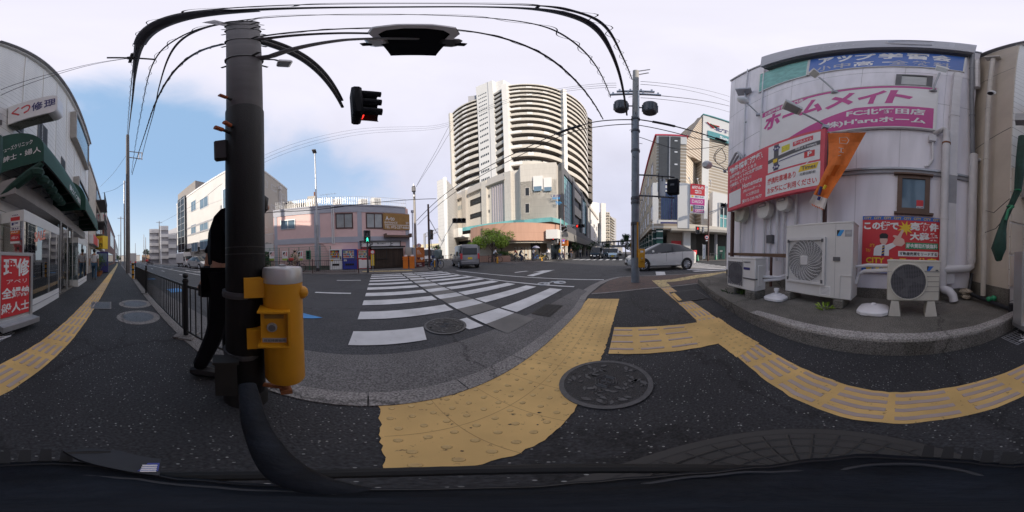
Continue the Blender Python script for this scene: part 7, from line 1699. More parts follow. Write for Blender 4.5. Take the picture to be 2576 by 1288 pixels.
# dark stone right face with tall glass
k=M();k.pbox(PR_,-.02,PR_.len,5.5,ztp+.6,0,.25,m_podd)
for f in (0,.24,.52,.76,.97):k.pbox(PR_,PR_.len*f,PR_.len*f+1.3,5.5,ztp+.9,.25,.9,m_podd)
k.pbox(PR_,0,PR_.len,ztp-1.2,ztp+.7,.25,.7,m_podd);k.build('stone_wall',tp)
for f0,f1 in ((.06,.23),(.58,.75)):
 k=M();u0,u1=PR_.len*f0,PR_.len*f1;k.pbox(PR_,u0,u1,7.5,ztp-1.5,.25,.5,m_glasst)
 for i in range(9):k.pbox(PR_,u0,u1,7.6+i*1.4,7.7+i*1.4,.5,.55,m_glassb)
 for i in range(5):u=u0+(u1-u0)*i/4;k.pbox(PR_,u-.08,u+.08,7.5,ztp-1.5,.5,.57,m_glassb)
 k.build('curtain_wall',tp)
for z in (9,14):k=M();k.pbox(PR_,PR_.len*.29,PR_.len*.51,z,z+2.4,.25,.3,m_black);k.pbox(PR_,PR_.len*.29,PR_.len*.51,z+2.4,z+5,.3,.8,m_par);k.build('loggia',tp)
# teal canopy
k=M();cpts=[(1163,576,34),(1291,545,29.5),(1319,554,27.5),(1386,542,26.5),(1414,555,27.5),(1434,572,33)]
top=[at(*c) for c in cpts];zcn=sum(p.z for p in top)/len(top)
top=[V((p.x,p.y,zcn+(p.z-zcn)*.35)) for p in top];inn=[V((p.x*1.22,p.y*1.22,p.z+.2)) for p in top];m_copper=mat('copper_green',(.13,.35,.36),.7,var=.2,scale=.7)
n=len(top);bt_=[p-UP*.75 for p in top];bi=[p-UP*.8 for p in inn]
k.add(top+bt_,[(i,n+i,n+i+1,i+1) for i in range(n-1)],m_copper);k.add(top+inn,[(i,i+1,n+i+1,n+i) for i in range(n-1)],m_copper);k.add(bt_+bi,[(i,n+i,n+i+1,i+1) for i in range(n-1)],m_soff);k.add([top[0],bt_[0],bi[0],inn[0]],[(0,1,2,3)],m_copper);k.add([top[-1],bt_[-1],bi[-1],inn[-1]],[(3,2,1,0)],m_copper);k.build('canopy',tp)  # canopy underside takes the same dark colour for its shade
# terracotta drum and ground floor
m_terra=siding('terracotta_panel',(.44,.26,.19),(.33,.19,.14),1.3,.02,'Z',.8,.05)
dl,dr=atz(1185,27.0),atz(1408,25.0);dm=arc(dl,dr,2.6,18);z0,z1=2.75,5.3
k=M();k.prism([V((p.x,p.y,z0)) for p in dm]+[V((dr.x*1.25,dr.y*1.25,z0)),V((dl.x*1.25,dl.y*1.25,z0))],(0,0,z1-z0),m_terra);k.prism([V((p.x,p.y,z0-.25)) for p in offs(dm,-.5)]+[V((dr.x*1.25,dr.y*1.25,z0-.25)),V((dl.x*1.25,dl.y*1.25,z0-.25))],(0,0,.25),m_par);k.build('drum',tp)
gl=offs(dm,-3.2);k=M();k.prism([V((p.x,p.y,0)) for p in gl]+[V((dr.x*1.3,dr.y*1.3,0)),V((dl.x*1.3,dl.y*1.3,0))],(0,0,2.75),mat('ground_beige',(.40,.32,.25),.85,var=.06));k.build('ground_floor',tp)
for i in (9,10,11,12,13):
 q=Plane(gl[i],gl[i+1]);win_uz(q,.1,q.len-.1,.15,2.0,tp,m_par,m_glassl,.1,2,.06,'shop_window')
k=M();q=Plane(atz(1374,22.6),atz(1402,22.6));za,zb2=q.uz(1390,600)[1],q.uz(1390,577)[1];k.prism([V((*atz(1374,22.8).xy,za)),V((*atz(1403,22.4).xy,za)),V((*atz(1420,25.5).xy,za)),V((*atz(1390,29).xy,za))],(0,0,zb2-za),m_hrw);k.build('entrance_canopy',tp)
k=M();p=atz(1400,24);q=Plane(atz(1376,25.4),atz(1403,24.4));k.pbox(q,0,q.len,0,3.0,-3,0,m_hrw);k.pbox(q,.8,2.6,0,2.2,0,.04,m_glassd);k.pbox(q,q.len-.01,q.len+1.6,2.0,3.0,-.4,-.1,m_adv);k.build('entrance_block',tp)
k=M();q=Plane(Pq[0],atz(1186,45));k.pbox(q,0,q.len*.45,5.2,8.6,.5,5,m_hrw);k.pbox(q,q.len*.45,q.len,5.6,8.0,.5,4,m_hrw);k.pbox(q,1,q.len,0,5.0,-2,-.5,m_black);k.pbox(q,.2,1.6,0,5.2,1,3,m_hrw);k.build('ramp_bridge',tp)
# dark covered walkway under the right face
k=M();wa,wb,wc2=atz(1413,26.5),atz(1506,92),atz(1440,30);dk0,dk1=atz(1428,23.5),atz(1508,92)
q=Plane(dk0,dk1);za=q.uz(1440,607)[1];zb2=q.uz(1440,588)[1]
k.pbox(q,0,q.len,za,zb2,-8,0,mat('deck_grey',(.25,.24,.23),.8,var=.1));k.pbox(q,0,q.len,zb2,zb2+1.0,-.1,-.02,m_dgrey)
k.build('deck',tp)
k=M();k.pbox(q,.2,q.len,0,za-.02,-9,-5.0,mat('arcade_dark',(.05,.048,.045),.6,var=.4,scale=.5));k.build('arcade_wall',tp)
for i in range(9):k=M();u=2+i*6.5;k.pbox(q,u,u+.7,0,za-.01,-1.4,-.7,m_par);k.build('column',tp)
for i in range(7):
 k=M();u=3.5+i*6;k.pbox(q,u,u+2.6,.4,2.4,-5.0,-4.94,m_glassl if i%2 else m_glassd);k.build('shop_window',tp)
k=M();k.pbox(q,12,15.5,2.2,3.1,-4.9,-4.6,m_signw);k.build('shop_sign',tp)
# blue lettering signs on the podium front corner
ts=TW('shop_lettering','blue lettering fixed on the bright front corner of the podium','sign',tuple(at(1395,520,32)));q=Plane(Pq[4],Pq[5]);q2=Plane(atz(1388,31.9),atz(1410,31.9))
u0,u1,z0,z1=q2.rect(1390,488,1400,498);k=M();k.text(q2,'くまざわ',u0-.4,u1+.8,z0,z1-.3,.5,m_navy,.03);u0,u1,z0,z1=q2.rect(1390,500,1408,514);k.text(q2,'DAIICHI',u0,u1,z0+.9,z1+.2,.5,mat('letter_blue',(.03,.25,.55),.4,var=0),.04);k.text(q2,'進学セミナー',u0+.5,u1+.4,z0-.3,z0+.6,.5,MATS['letter_blue'],.04);k.build('lettering',ts)
# lower white wing, far condos, footbridge
a,b=atz(1482,66),atz(1504,92);q=Plane(a,b);tw=TW('annex_building','white lower wing continuing from the podium along the right side road','building',(a.x,a.y,0));k=M();k.prism([V((p.x,p.y,6)) for p in (a,b,b+V((-8,8,0)),a+V((-8,6,0)))],(0,0,13.2),m_hrw);k.prism([V((p.x,p.y,19.2)) for p in (a+V((.6,0,0)),b+V((.6,0,0)),b+V((-8,8,0)),a+V((-8,6,0)))],(0,0,1.2),m_par);k.prism([V((p.x,p.y,0)) for p in (a,b,b+V((-8,8,0)),a+V((-8,6,0)))],(0,0,5.9),m_dgrey);k.build('wall',tw)
for x0,y0,x1,y1 in ((1485,552,1488,563),(1493,564,1496,573),(1499,570,1502,580),(1494,582,1496,598),(1499,588,1501,604)):window(q,x0,y0,x1,y1,tw,m_grey,m_glassd,.2)
k=M();p=atz(1497,100);k.box(p.x-3,p.x+3,p.y,p.y+6,19,at(1495,509,100).z,m_hrw);k.build('penthouse',tw)
def condo(x0,D0,x1,D1,y,fl,label,m,seed):
 a,b=atz(x0,D0),atz(x1,D1);q=Plane(a,b);zt=q.uz((x0+x1)/2,y)[1];tc_=TW('apartment_tower',label,'apartment tower',(a.x,a.y,0));k=M();k.prism([q.P(0,0),q.P(q.len,0),q.P(q.len,0,-25),q.P(0,0,-25)],(0,0,zt),m);k.build('wall',tc_)
 for f in range(fl):
  k=M();z=zt*(f+.25)/fl;h=zt/fl
  for j in range(4):k.pbox(q,q.len*(j+.14)/4,q.len*(j+.82)/4,z,z+h*.5,.0,.25,m_glassd)
  k.pbox(q,q.len*.02,q.len*.98,z-h*.15,z+h*.12,.25,1.0,m);k.build('balcony_row',tc_)
 return tc_,q,zt
condo(1499,110,1512,108,535,12,'grey apartment tower half hidden behind the white wing',mat('condo_grey',(.36,.36,.38),.8),1)
tc_,q,zt=condo(1512,104,1534,106,533,12,'cream apartment tower with a white lift shaft behind the footbridge',mat('condo_cream',(.52,.47,.40),.8),2)
k=M();k.pbox(q,-.5,2.6,0,q.uz(1514,524)[1]+3,.2,2.2,m_hrw);k.build('lift_shaft',tc_)
condo(1534,112,1548,135,549,13,'stepped beige apartment tower to the right of the cream one',mat('condo_beige',(.46,.42,.36),.8),3)
a,b=atz(1506,80),atz(1602,66);q=Plane(a,b);tb=TW('footbridge','grey covered footbridge crossing the far road behind the cars','bridge',(a.x,a.y,4));z0,z1,zr=q.uz(1540,622)[1],q.uz(1540,617)[1],q.uz(1540,606)[1]
k=M();k.pbox(q,0,q.len,z0,z1,-4,0,m_grey);k.build('deck',tb);k=M();k.pbox(q,0,q.len,zr-.4,zr,-4,.2,m_dgrey);k.build('roof',tb)
for i in range(10):k=M();u=q.len*i/9;k.pbox(q,u-.2,u+.2,z1,zr-.4,-.4,-.02,m_grey);k.build('column',tb)
block('house','low pale far building under the footbridge',[atz(1544,150),atz(1566,150),atz(1566,170),atz(1544,170)],6,m_wh2,m_grey)
# street trees of the junction
tree('tree','leftmost of the round bright green trees by the terracotta drum',atz(1204,20.5),3.7,1.45,m_leaf,21,1500,.11,8,.42)
tree('tree','middle bright green tree standing before the terracotta drum',atz(1238,20),4.2,1.5,m_leaf,22,1500,.11,8,.42)
tree('tree','right bright green tree with the widest crown by the ramp wall',atz(1262,20.8),3.8,1.5,m_leaf,23,1500,.11,8,.42)
tree('tree','dark round pruned street tree beside the side road cars',atz(1574,30),4.9,1.1,m_leafd,24,900,.13,7,.35,(.8,.8,1))
tree('tree','dark tree low behind the pruned street tree',atz(1588,42),3.8,1.6,m_leafd,25,500,.2)
tree('tree','dim street tree under the dark walkway near the black minivan',atz(1490,38),3.8,1.5,m_leafd,26,500,.16)
tree('tree','dark tree farther down under the footbridge',atz(1526,62),4.5,1.8,m_leafd,27,350,.25)
tree('tree','dim street tree before the dark arcade',atz(1447,29),3.4,1.2,m_leafd,28,500,.14)
tq=TW('planter','low terracotta planter wall with a clipped green hedge','planter',tuple(atz(1262,20)));q=Plane(atz(1206,20.2),atz(1284,20.0));k=M();k.pbox(q,0,q.len,0,.75,-1.4,0,m_terra);k.build('planter_wall',tq)
r_=random.Random(5);k=M()
for i in range(16):leaves(k,q.P(q.len*(.55+.43*i/16),.95,-.6),.45,60,m_leafm,.07,r_)
k.build('hedge',tq)
# ------------------------------------------------------------------ shopping building across the side road
m_bnd=siding('banded_brick',(.27,.20,.15),(.56,.50,.43),.62,.36,'Z',.8,.05);m_bnd2=siding('banded_brick_pale',(.42,.34,.26),(.62,.57,.50),.62,.36,'Z',.8,.05)
M0=atz(1605,66);M1=atz(1650,22.5);M2=atz(1724,22.8);M3=atz(1765,24.2);M4=atz(1900,33)
tm=TW('shopping_building','large brown banded shopping building across the side road with a glazed corner','building',(M1.x,M1.y,0))
PA,PBm,PC_=Plane(M0,M1),Plane(M1,M2),Plane(M2,M4)
zr=20.6;zr2=PC_.uz(1795,304)[1]
k=M();k.prism([V((p.x,p.y,4.4)) for p in (M0,M1,M2,M2+V((30,6,0)),M0+V((30,6,0)))],(0,0,zr-4.4),m_bnd2);k.build('wall',tm)
CP0,CP1=atz(1763,26.5),atz(1925,36);PT=Plane(CP0,CP1);k=M();zz=PT.uz(1800,300)[1]
k.prism([V((p.x,p.y,4.4)) for p in (CP0,CP1,CP1+V((14,14,0)),CP0+V((10,16,0)))],(0,0,zz-4.4),m_bnd2);k.pbox(PT,-.1,1.1,4.4,zz,0,.3,m_hrw);k.pbox(PT,1.1,PT.len,PT.uz(1800,336)[1],zz,0,.25,m_hrw);k.pbox(PT,-.2,PT.len,zz,zz+.25,-.5,.5,m_copper)
k.build('sign_tower',tm)
pts=[(1656,340,21.9),(1711,343,22.5)]
k=M();u0,u1,z0,z1=PBm.rect(1657,345,1711,452);k.pbox(PBm,u0,u1,z0,z1,.0,.2,m_dgrey)
for i in range(44):z=z0+(z1-z0)*i/44;k.pbox(PBm,u0,u1,z,z+.1,.2,.3,mat('louvre_grey',(.15,.15,.155),.5))
k.pbox(PBm,(u0+u1)/2-.08,(u0+u1)/2+.08,z0,z1,.3,.36,m_grey)
for y in (357,385,416):
 a_,b_2=PBm.uz(1700,y);k.pbox(PBm,a_-.2,a_+.2,b_2-.12,b_2+.12,.3,.34,m_signw)
k.build('louvre',tm)
k=M();k.pbox(PBm,-.2,PBm.len+.2,zr-.15,zr+.15,-.3,.25,m_pinkred);k.pbox(PBm,0,PBm.len,zr-1.9,zr-.15,.0,.15,m_hrw);k.pbox(PA,0,PA.len,zr-.15,zr+.15,-.3,.25,m_pinkred);k.build('roof_band',tm)
k=M();vs=[V((*M2.xy,zr-1.0)),V((*CP0.xy,zz)),V((*CP0.xy,zr-3)),V((*M2.xy,zr-4))];k.prism(vs,V((.4,1.2,0)),m_bnd);k.build('return_wall',tm)
u0,u1,z0,z1=PBm.rect(1662,485,1723,555)
for f0,f1 in ((.02,.42),(.48,.98)):
 k=M();a_,b_2=u0+(u1-u0)*f0,u0+(u1-u0)*f1;k.pbox(PBm,a_,b_2,z0+.1,z1-.1,.1,.3,mat('dark_blue_glass',(.03,.06,.10),.1,spec=.8))
 for i in range(7):u=a_+(b_2-a_)*i/6;k.pbox(PBm,u-.03,u+.03,z0+.1,z1-.1,.3,.33,m_navy)
 k.build('curtain_wall',tm)
for zz0,zz1 in ((z1,z1+1.5),(z0-1.4,z0)):
 k=M();k.pbox(PBm,u0-.3,u1+.3,zz0,zz1,.1,.45,m_hrw);k.pbox(PBm,u0,u1,zz0+.3,zz0+.5,.45,.47,m_navy);k.pbox(PBm,u0,u1,zz1-.5,zz1-.3,.45,.47,m_navy);k.build('band',tm)
k=M();k.pbox(PBm,u0-1.1,u0-.3,z0-1.4,z1+1.4,.1,.4,m_hrw);k.build('panel',tm)
# left face along the road: windows and colonnade
for i in range(7):
 u=PA.len-3-i*5.2
 for z in (6.2,10.2,14.2):win_uz(PA,u-2.2,u,z,z+2.6,tm,m_grey,m_glassd,.15,1)
k=M();k.pbox(PA,0,PA.len,4.2,5.0,-.2,.8,m_bnd2);k.pbox(PBm,-.3,PBm.len+.3,4.2,4.9,-.2,.8,m_bnd2);k.build('string_course',tm)
m_gcol=siding('green_banded_column',(.012,.06,.05),(.50,.50,.48),.95,.2,'Z',.4,.1)
for i in range(11):k=M();u=PA.len-.5-i*4.0;k.pbox(PA,u-.9,u,0,4.2,-.5,.4,m_gcol);k.build('column',tm)
k=M();k.pbox(PBm,.05,.95,0,4.2,-.3,.6,m_gcol);k.build('column',tm)
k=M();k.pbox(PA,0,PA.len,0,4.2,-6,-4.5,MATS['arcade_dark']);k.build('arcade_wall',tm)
k=M();k.pbox(PBm,1.6,PBm.len+.6,0,4.2,-3,-1.0,mat('shopfront_beige',(.34,.28,.23),.8));k.pbox(PBm,4,PBm.len+.5,2.2,2.9,-1.0,-.9,m_pinkred);k.pbox(PBm,2.2,3.6,2.0,2.7,-1,-.85,m_red);k.pbox(PBm,PBm.len-.3,PBm.len+.7,0,4.2,-1,.2,m_hrw);k.build('shopfront',tm)
k=M();k.pbox(PBm,2.0,PBm.len+9,3.9,4.25,-.8,1.6,m_par);k.build('canopy',tm)
PE=Plane(atz(1722,22.9),atz(1930,33));k=M()
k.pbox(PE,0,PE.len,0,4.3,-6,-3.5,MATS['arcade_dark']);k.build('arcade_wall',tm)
k=M();k.pbox(PE,.2,PE.len,4.3,4.9,-3,1.2,m_par);k.build('canopy',tm)
for x in (1797,1826):k=M();u=PE.uz(x,630)[0];k.cyl(PE.P(u,0,.4),PE.P(u,4.3,.4),.25,m_grey,12);k.build('column',tm)
k=M();u0,u1,z0,z1=PE.rect(1788,491,1850,578);k.pbox(PE,u0,u1,4.9,z1,-.5,.5,m_hrw);k.pbox(PE,u0+1.2,u1,5.0,z1-1.6,.5,.55,m_glassd)
k.pbox(PE,u0+1.2,u1,5.0,5.0+(z1-6.6)*.5,.55,.6,m_glasst)
for i in range(6):u=u0+1.2+(u1-u0-1.2)*i/5;k.pbox(PE,u-.06,u+.06,5,z1-1.6,.6,.65,m_hrw)
k.pbox(PE,u0+1.2,u1,6.4,6.5,.6,.65,m_hrw);k.build('glazed_bay',tm)
# rooftop logo and lettering
k=M();u0,u1,z0,z1=PT.rect(1776,312,1790,322);
for i,m_ in enumerate((m_red,m_lime,m_red)):k.cyl(PT.P(u0+i*.5,z1-.2*i,.35),PT.P(u0+1.3+i*.5,z0+.5*i,.35),.16,m_,6)
a_=PT.uz(1795,322)[0];k.text(PT,'北野田',a_,a_+4.2,z0-.5,z0+.7,.3,m_navy,.03);k.pbox(PT,a_-1.2,a_+7,z0-3.2,z0-1.2,.25,.4,m_glasst);k.text(PT,'Sunwing',a_+1,a_+5,z0-2.9,z0-1.7,.42,m_signw,.03);k.build('logo',tm)
# shop sign tower
q=foot(50,19.6,1735,1771);z0,z1=q.uz(1752,536)[1],q.uz(1752,463)[1];ts=TW('shop_sign','tall stacked shop sign in red, magenta and blue projecting from the banded building','sign',tuple(q.P(0,z0)));W=q.len;h_=z1-z0
k=M();k.pbox(q,0,W,z0,z1,-.5,0,m_signw);k.pbox(q,0,W,z0+h_*.60,z1,0,.01,m_red);k.pbox(q,0,W,z0+h_*.27,z0+h_*.49,0,.01,m_mag);k.pbox(q,W*.22,W*.95,z0+h_*.14,z0+h_*.25,0,.01,m_navy);k.pbox(q,W*.22,W*.95,z0+h_*.02,z0+h_*.12,0,.01,m_mag);k.pbox(q,W*.04,W*.18,z0+h_*.05,z0+h_*.22,0,.01,m_gold)
k.text(q,'ほけんの',W*.12,W*.9,z0+h_*.82,z0+h_*.94,.015,m_signw,.03);k.text(q,'窓口',W*.3,W*.75,z0+h_*.66,z0+h_*.79,.015,m_signw,.03);k.text(q,'当ビル1F',W*.32,W*.92,z0+h_*.52,z0+h_*.58,.01,m_navy,.02);k.pbox(q,W*.08,W*.22,z0+h_*.52,z0+h_*.58,0,.012,m_gold)
k.text(q,'DAISO',W*.12,W*.88,z0+h_*.33,z0+h_*.44,.015,m_signw,.01);k.text(q,'街のみなと',W*.26,W*.9,z0+h_*.16,z0+h_*.23,.015,m_signw,.02);k.text(q,'大起水産',W*.28,W*.9,z0+h_*.04,z0+h_*.1,.015,m_signw,.02);k.text(q,'1階',W*.06,W*.16,z0+h_*.07,z0+h_*.2,.015,m_navy,.02);k.build('board',ts)
k=M();k.pbox(q,-1.5,-.05,z0-2,z1,-.6,-.1,m_hrw);k.pbox(q,W+.02,W+.5,z0-.6,z1,-.4,-.3,m_white);k.build('frame',ts)
for u in (0.1,W*.6,W+.9):k=M();k.tube([q.P(u,z1,-.2),q.P(u-.4,z1+.5,.6)],.05,m_white,6);k.ball(q.P(u-.4,z1+.5,.6),.12,m_white,8);k.build('lamp_arm',ts)
# ------------------------------------------------------------------ utility pole on our corner with transformers
pr=gp(1598,710);hR=at(1608,181,math.hypot(pr.x,pr.y)+.1).z
tq=upole(pr,hR,.145,'tall concrete corner pole with two transformers and black wires',m_conc,cross=((at(1605,238,5.85).z,1.75),(at(1605,231,5.85).z,1.3)),trans=((-.5,at(1573,268,5.85).z,.92),(.5,at(1633,272,5.85).z,.98)),crossaz=42)
k=M();zz=[at(1600,y,5.8).z for y in (500,380,330,300)];k.lathe([(.15,0),(.135,zz[1]),(.11,hR-3.6)],mat('sleeve_grey',(.19,.21,.24),.5,var=.25,scale=3),16)
for z in (zz[0],zz[1],zz[2],zz[3],2.1,2.9):k.lathe([(.155,z-.06),(.165,z),(.155,z+.06)],m_steeld,16)
for i in range(9):a=i*2.2;z=3+i*.9;k.cyl((0,0,z),(.26*math.cos(a),.26*math.sin(a),z),.012,m_steeld,5)
k.build('steel_sleeve',tq,True)
k=M();z0,z1=at(1598,648,5.8).z,at(1598,560,5.8).z
for i in range(6):
 a=i*math.pi/3;c,s_=math.cos(a),math.sin(a);k.obox((c*.15-s_*.03,s_*.15+c*.03,z0),V((s_*.06,-c*.06,0)),V((c*.012,s_*.012,0)),V((0,0,z1-z0)),m_yellow if i%2 else m_black)
k.build('hazard_guard',tq)
k=M();k.cyl((0.1,-.1,zz[3]),(.1,-.1,hR-3),.03,m_white,6);k.cyl((-.12,.05,zz[1]),(-.12,.05,zz[3]+.3),.03,m_black,6);k.build('cable_riser',tq)
for i,(dx,z) in enumerate(((.16,hR-.15),(.12,hR-.75))):
 k=M();k.cyl((0,0,z),(dx+.3,-.1,z+.25),.045,m_grey,6);k.build('insulator_arm',tq)
tw_=T('pedestrian_signal','dark pedestrian signal seen from behind on the corner pole bracket','pedestrian signal',tuple(at(1694,471,5.7)),yaw(75));k=M();k.bbox(-.2,.2,-.13,.1,-.30,.30,m_sigd,.03);k.box(-.07,.07,-.134,-.13,.02,.1,m_dgrey);k.build('housing',tw_,True)
k=M();k.box(-.19,.19,.1,.24,.28,.3,m_sigd);k.build('visor',tw_)
k=M();
for y in (442,494):
 a,b=at(1606,y-2,5.8),at(1697,y+4,5.72);k.cyl(a,b,.032,m_steeld,8)
a,b=at(1657,437,5.74),at(1657,500,5.74);k.cyl(a,b,.025,m_steeld,6);tag(k.build('signal_bracket',None,True,org=tuple(a)),'double dark arm bracket reaching from the corner pole to the pedestrian signal','bracket')
q=facing(1665,5.78,.2);tb=TW('timer_box','pale grey panel hanging between the two bracket arms of the corner pole','box',tuple(at(1665,490,5.78)));k=M();u0,u1,z0,z1=q.rect(1657.5,450,1674,493);k.pbox(q,u0,u1,z0,z1,-.03,.0,m_whitepl);k.build('panel',tb);k=M();k.pbox(q,(u0+u1)/2-.02,(u0+u1)/2+.02,z1-.1,z1+.12,-.02,.02,m_steeld);k.build('hanger',tb)
c=at(1614,649,5.6);tb=T('pedestrian_button_box','small yellow push button box strapped to the corner pole','push button box',(c.x,c.y,at(1614,673,5.6).z),yaw(-140));hh=at(1614,626,5.6).z-at(1614,673,5.6).z;k=M();k.bbox(-.11,.11,-.1,.08,0,hh,m_yellow,.02);k.build('case',tb,True);k=M();k.bbox(-.07,.07,.08,.12,hh*.35,hh*.75,m_yellow,.01);k.cyl((0,.12,hh*.5),(0,.135,hh*.5),.025,m_steel,10);k.build('button',tb);k=M();k.box(-.05,.05,.081,.084,hh*.8,hh*.9,m_signw);k.build('label',tb)
# ------------------------------------------------------------------ signals and signs on the far corners
p=gp(1781,657);D2=math.hypot(p.x,p.y);hs=at(1781,503,D2).z;tMs=upole(p,hs,.11,'brown signal mast by the banded building carrying arms and a round sign',m_brownm,'signal_pole','pole')
k=M();a=V((p.x,p.y,at(1781,535,D2).z));e=at(1822,518,D2+.4);k.tube([a,a.lerp(e,.5)-UP*.1,e],.06,m_steel,6);k.tube([a-UP*.3,e-UP*.2],.04,m_steel,6);k.xf(tMs.matrix_basis.inverted()).build('signal_arm',tMs);k=M();a2=V((p.x,p.y,at(1781,572,D2).z));k.cyl(a2,at(1757,571,D2-.3),.05,m_steel,6);k.xf(tMs.matrix_basis.inverted()).build('signal_arm',tMs)
vsignal(at(1822,517,D2+.3),-30,'dark horizontal traffic light just left of the red map sign',None,1.0,m_sigd,False)
pedsignal(at(1755,579,D2-.3),-130,at(1755,579,D2-.3).z,'pedestrian signal with the red standing figure lit by the banded building','red',m_dgrey,1.1)
pedsignal(at(1768,578,D2-.2),-40,at(1768,578,D2-.2).z,'grey pedestrian signal turned sideways next to the red one',None,m_grey,.9)
kk=T('road_sign','round red and blue sign with a white plate on the brown mast','road sign',tuple(at(1778,597,D2-.25)),yaw(-120));k=M();k.lathe([(.27,0),(.27,.02)],m_red,20,(0,0,0),'Y');k.lathe([(.2,.021),(.2,.024)],m_signw,20,(0,0,0),'Y');k.box(-.13,.13,.025,.03,-.06,.06,m_navy);k.build('plate',kk);k=M();k.box(-.12,.12,0,.02,-.46,-.32,m_signw);k.build('sub_plate',kk)
p=atz(1771,21.5);tb=TW('banner_sign','narrow white upright banner standing beside the brown mast','sign',(p.x,p.y,0));q=facing(1771,21.5,1);u0,u1=q.uz(1767.5,630)[0],q.uz(1775,630)[0];k=M();k.pbox(q,u0,u1,.2,2.1,-.04,0,m_signw);k.text(q,'さかなや',u0+.1,u1-.1,.4,1.9,.004,m_navy,.0);k.build('cloth',tb);k=M();k.cyl(q.P(u0,0),q.P(u0,2.2),.02,m_steel,6);k.build('pole',tb)
p=atz(1813,27);tb=T('utility_cabinet','dark green street cabinet with a white notice under the canopy','cabinet',tuple(p),yaw(-120));k=M();k.bbox(-.62,.62,-.4,.4,0,2.1,mat('cabinet_green',(.06,.18,.15),.5),.03);k.build('case',tb);k=M();k.box(-.2,.25,.4,.405,1.2,1.45,m_signw);k.build('notice',tb);k=M();k.box(-.01,.01,.4,.404,.1,2.0,m_dgrey);k.build('door_seam',tb)
railing('railing','grey metal railing along the far kerb before the banded building',[gp(1786,655),gp(1800,653.5),gp(1815,652),gp(1832,651)],1.0,m_steeld,.25,None,False,.04,False)
for x,lb in ((1755,'green traffic cone by the grey railing, nearest the white car'),(1801,'green traffic cone in front of the green cabinet')):
 p=atz(x,20.5 if x<1790 else 24);tb=T('traffic_cone',lb,'traffic cone',tuple(p));k=M();k.lathe([(.2,.03),(.05,.75),(.0,.78)],m_lime,14);k.build('cone',tb,True);k=M();k.lathe([(.14,.3),(.11,.45)],m_signw,14);k.build('band',tb);k=M();k.box(-.24,.24,-.24,.24,0,.03,m_black);k.build('base',tb)
# podium-side signals and lamp
p=atz(1411,23.5);tMs=upole(p,at(1411,549,23.5).z,.11,'grey signal mast in front of the podium with a long arm over the road',m_steel,'signal_pole','pole')
k=M();a,e=at(1411,570,23.5),at(1466,569,21.5);k.tube([a,a.lerp(e,.4)+UP*.2,e],.06,m_steel,6);k.tube([a-UP*.9,a.lerp(e,.25)-UP*.3,a.lerp(e,.6)+UP*.0],.05,m_steel,6);k.xf(tMs.matrix_basis.inverted()).build('signal_arm',tMs,True)
vsignal(at(1460,568.5,21.7),-140,'horizontal traffic light with its right lamp red on the long grey arm',2,1.05,m_sigd,False)
pedsignal(at(1392,604,23.2),-150,at(1392,604,23.2).z,'pedestrian signal with a red lamp before the terracotta drum','red',m_dgrey,1.2);pedsignal(at(1404,604,23.4),110,at(1404,604,23.4).z,'grey pedestrian signal facing sideways on the podium side mast',None,m_grey,1.1)
p=atz(1420,24.3);tl=T('street_lamp','thin brown lamp post in front of the dark glass podium wall','street lamp',tuple(p),yaw(60));hh=at(1420,517,24.3).z;k=M();k.tube([(0,0,0),(0,0,hh)],[.09,.06],m_brownm,8);k.build('pole',tl);k=M();k.bbox(-.12,.12,-.05,.6,hh-.02,hh+.1,m_dgrey,.03);k.build('lamp_head',tl)
kk=T('road_sign','round no parking sign with a small pink plate by the brown lamp post','road sign',tuple(at(1417.5,605,23.4)),yaw(-170));k=M();k.lathe([(.24,0),(.24,.02)],m_red,20,(0,0,0),'Y');k.lathe([(.18,.021),(.18,.024)],m_blue,20,(0,0,0),'Y');k.build('plate',kk);k=M();k.box(-.13,.13,0,.02,-.42,-.28,m_signw);k.build('sub_plate',kk)
p=atz(1205.5,17.5);kk=T('road_sign','thin grey post with a sign plate seen edge on beside the trees','road sign',tuple(p),yaw(90));k=M();k.cyl((0,0,0),(0,0,at(1205,619,17.5).z),.04,m_steel,6);k.build('post',kk);k=M();k.bbox(-.25,.25,-.02,.02,1.4,at(1205,619,17.5).z,m_steel,.008);k.build('plate',kk)
for x,y0,D_,lb in ((1251,646,17.5,'yellow bollard by the dark railing before the hedge'),(1363,647,21.5,'yellow bollard among the cyclists near the podium')):
 p=atz(x,D_);k=M();h_=at(x,y0,D_).z;k.lathe([(.1,0),(.1,h_-.05),(.06,h_),(.01,h_+.01)],m_yellow,12,p);tag(k.build('bollard',None,True,org=tuple(p)),lb,'bollard')
p=gp(1096,681);tb=T('bollard','grey bollard with a yellow stripe in front of the loaded bicycle','bollard',tuple(p));k=M();k.lathe([(.12,0),(.11,.85),(.08,.92),(.01,.94)],m_steeld,14);k.build('post',tb,True);k=M();k.box(-.03,.03,-.125,-.11,.25,.7,m_yellow);k.box(-.06,.06,-.124,-.11,.72,.82,m_signw);k.build('reflector',tb)
railing('railing','dark railing along the kerb before the planter and trees',[atz(1206,17.4),atz(1228,17.8),atz(1250,18.2)],.9,m_brownm,.2,None,False,.03,False)
railing('railing','dark railing along the arcade kerb of the side road',[L(24,8.4),L(30,8.5),L(38,8.6),L(48,8.8),L(60,9)],.95,m_dgrey,.3,None,False,.04,False)
railing('railing','low grey railing at the foot of the white tower block',[atz(1110,30),atz(1122,30),atz(1134,30)],.9,m_brownm,.3,None,False,.04,False)
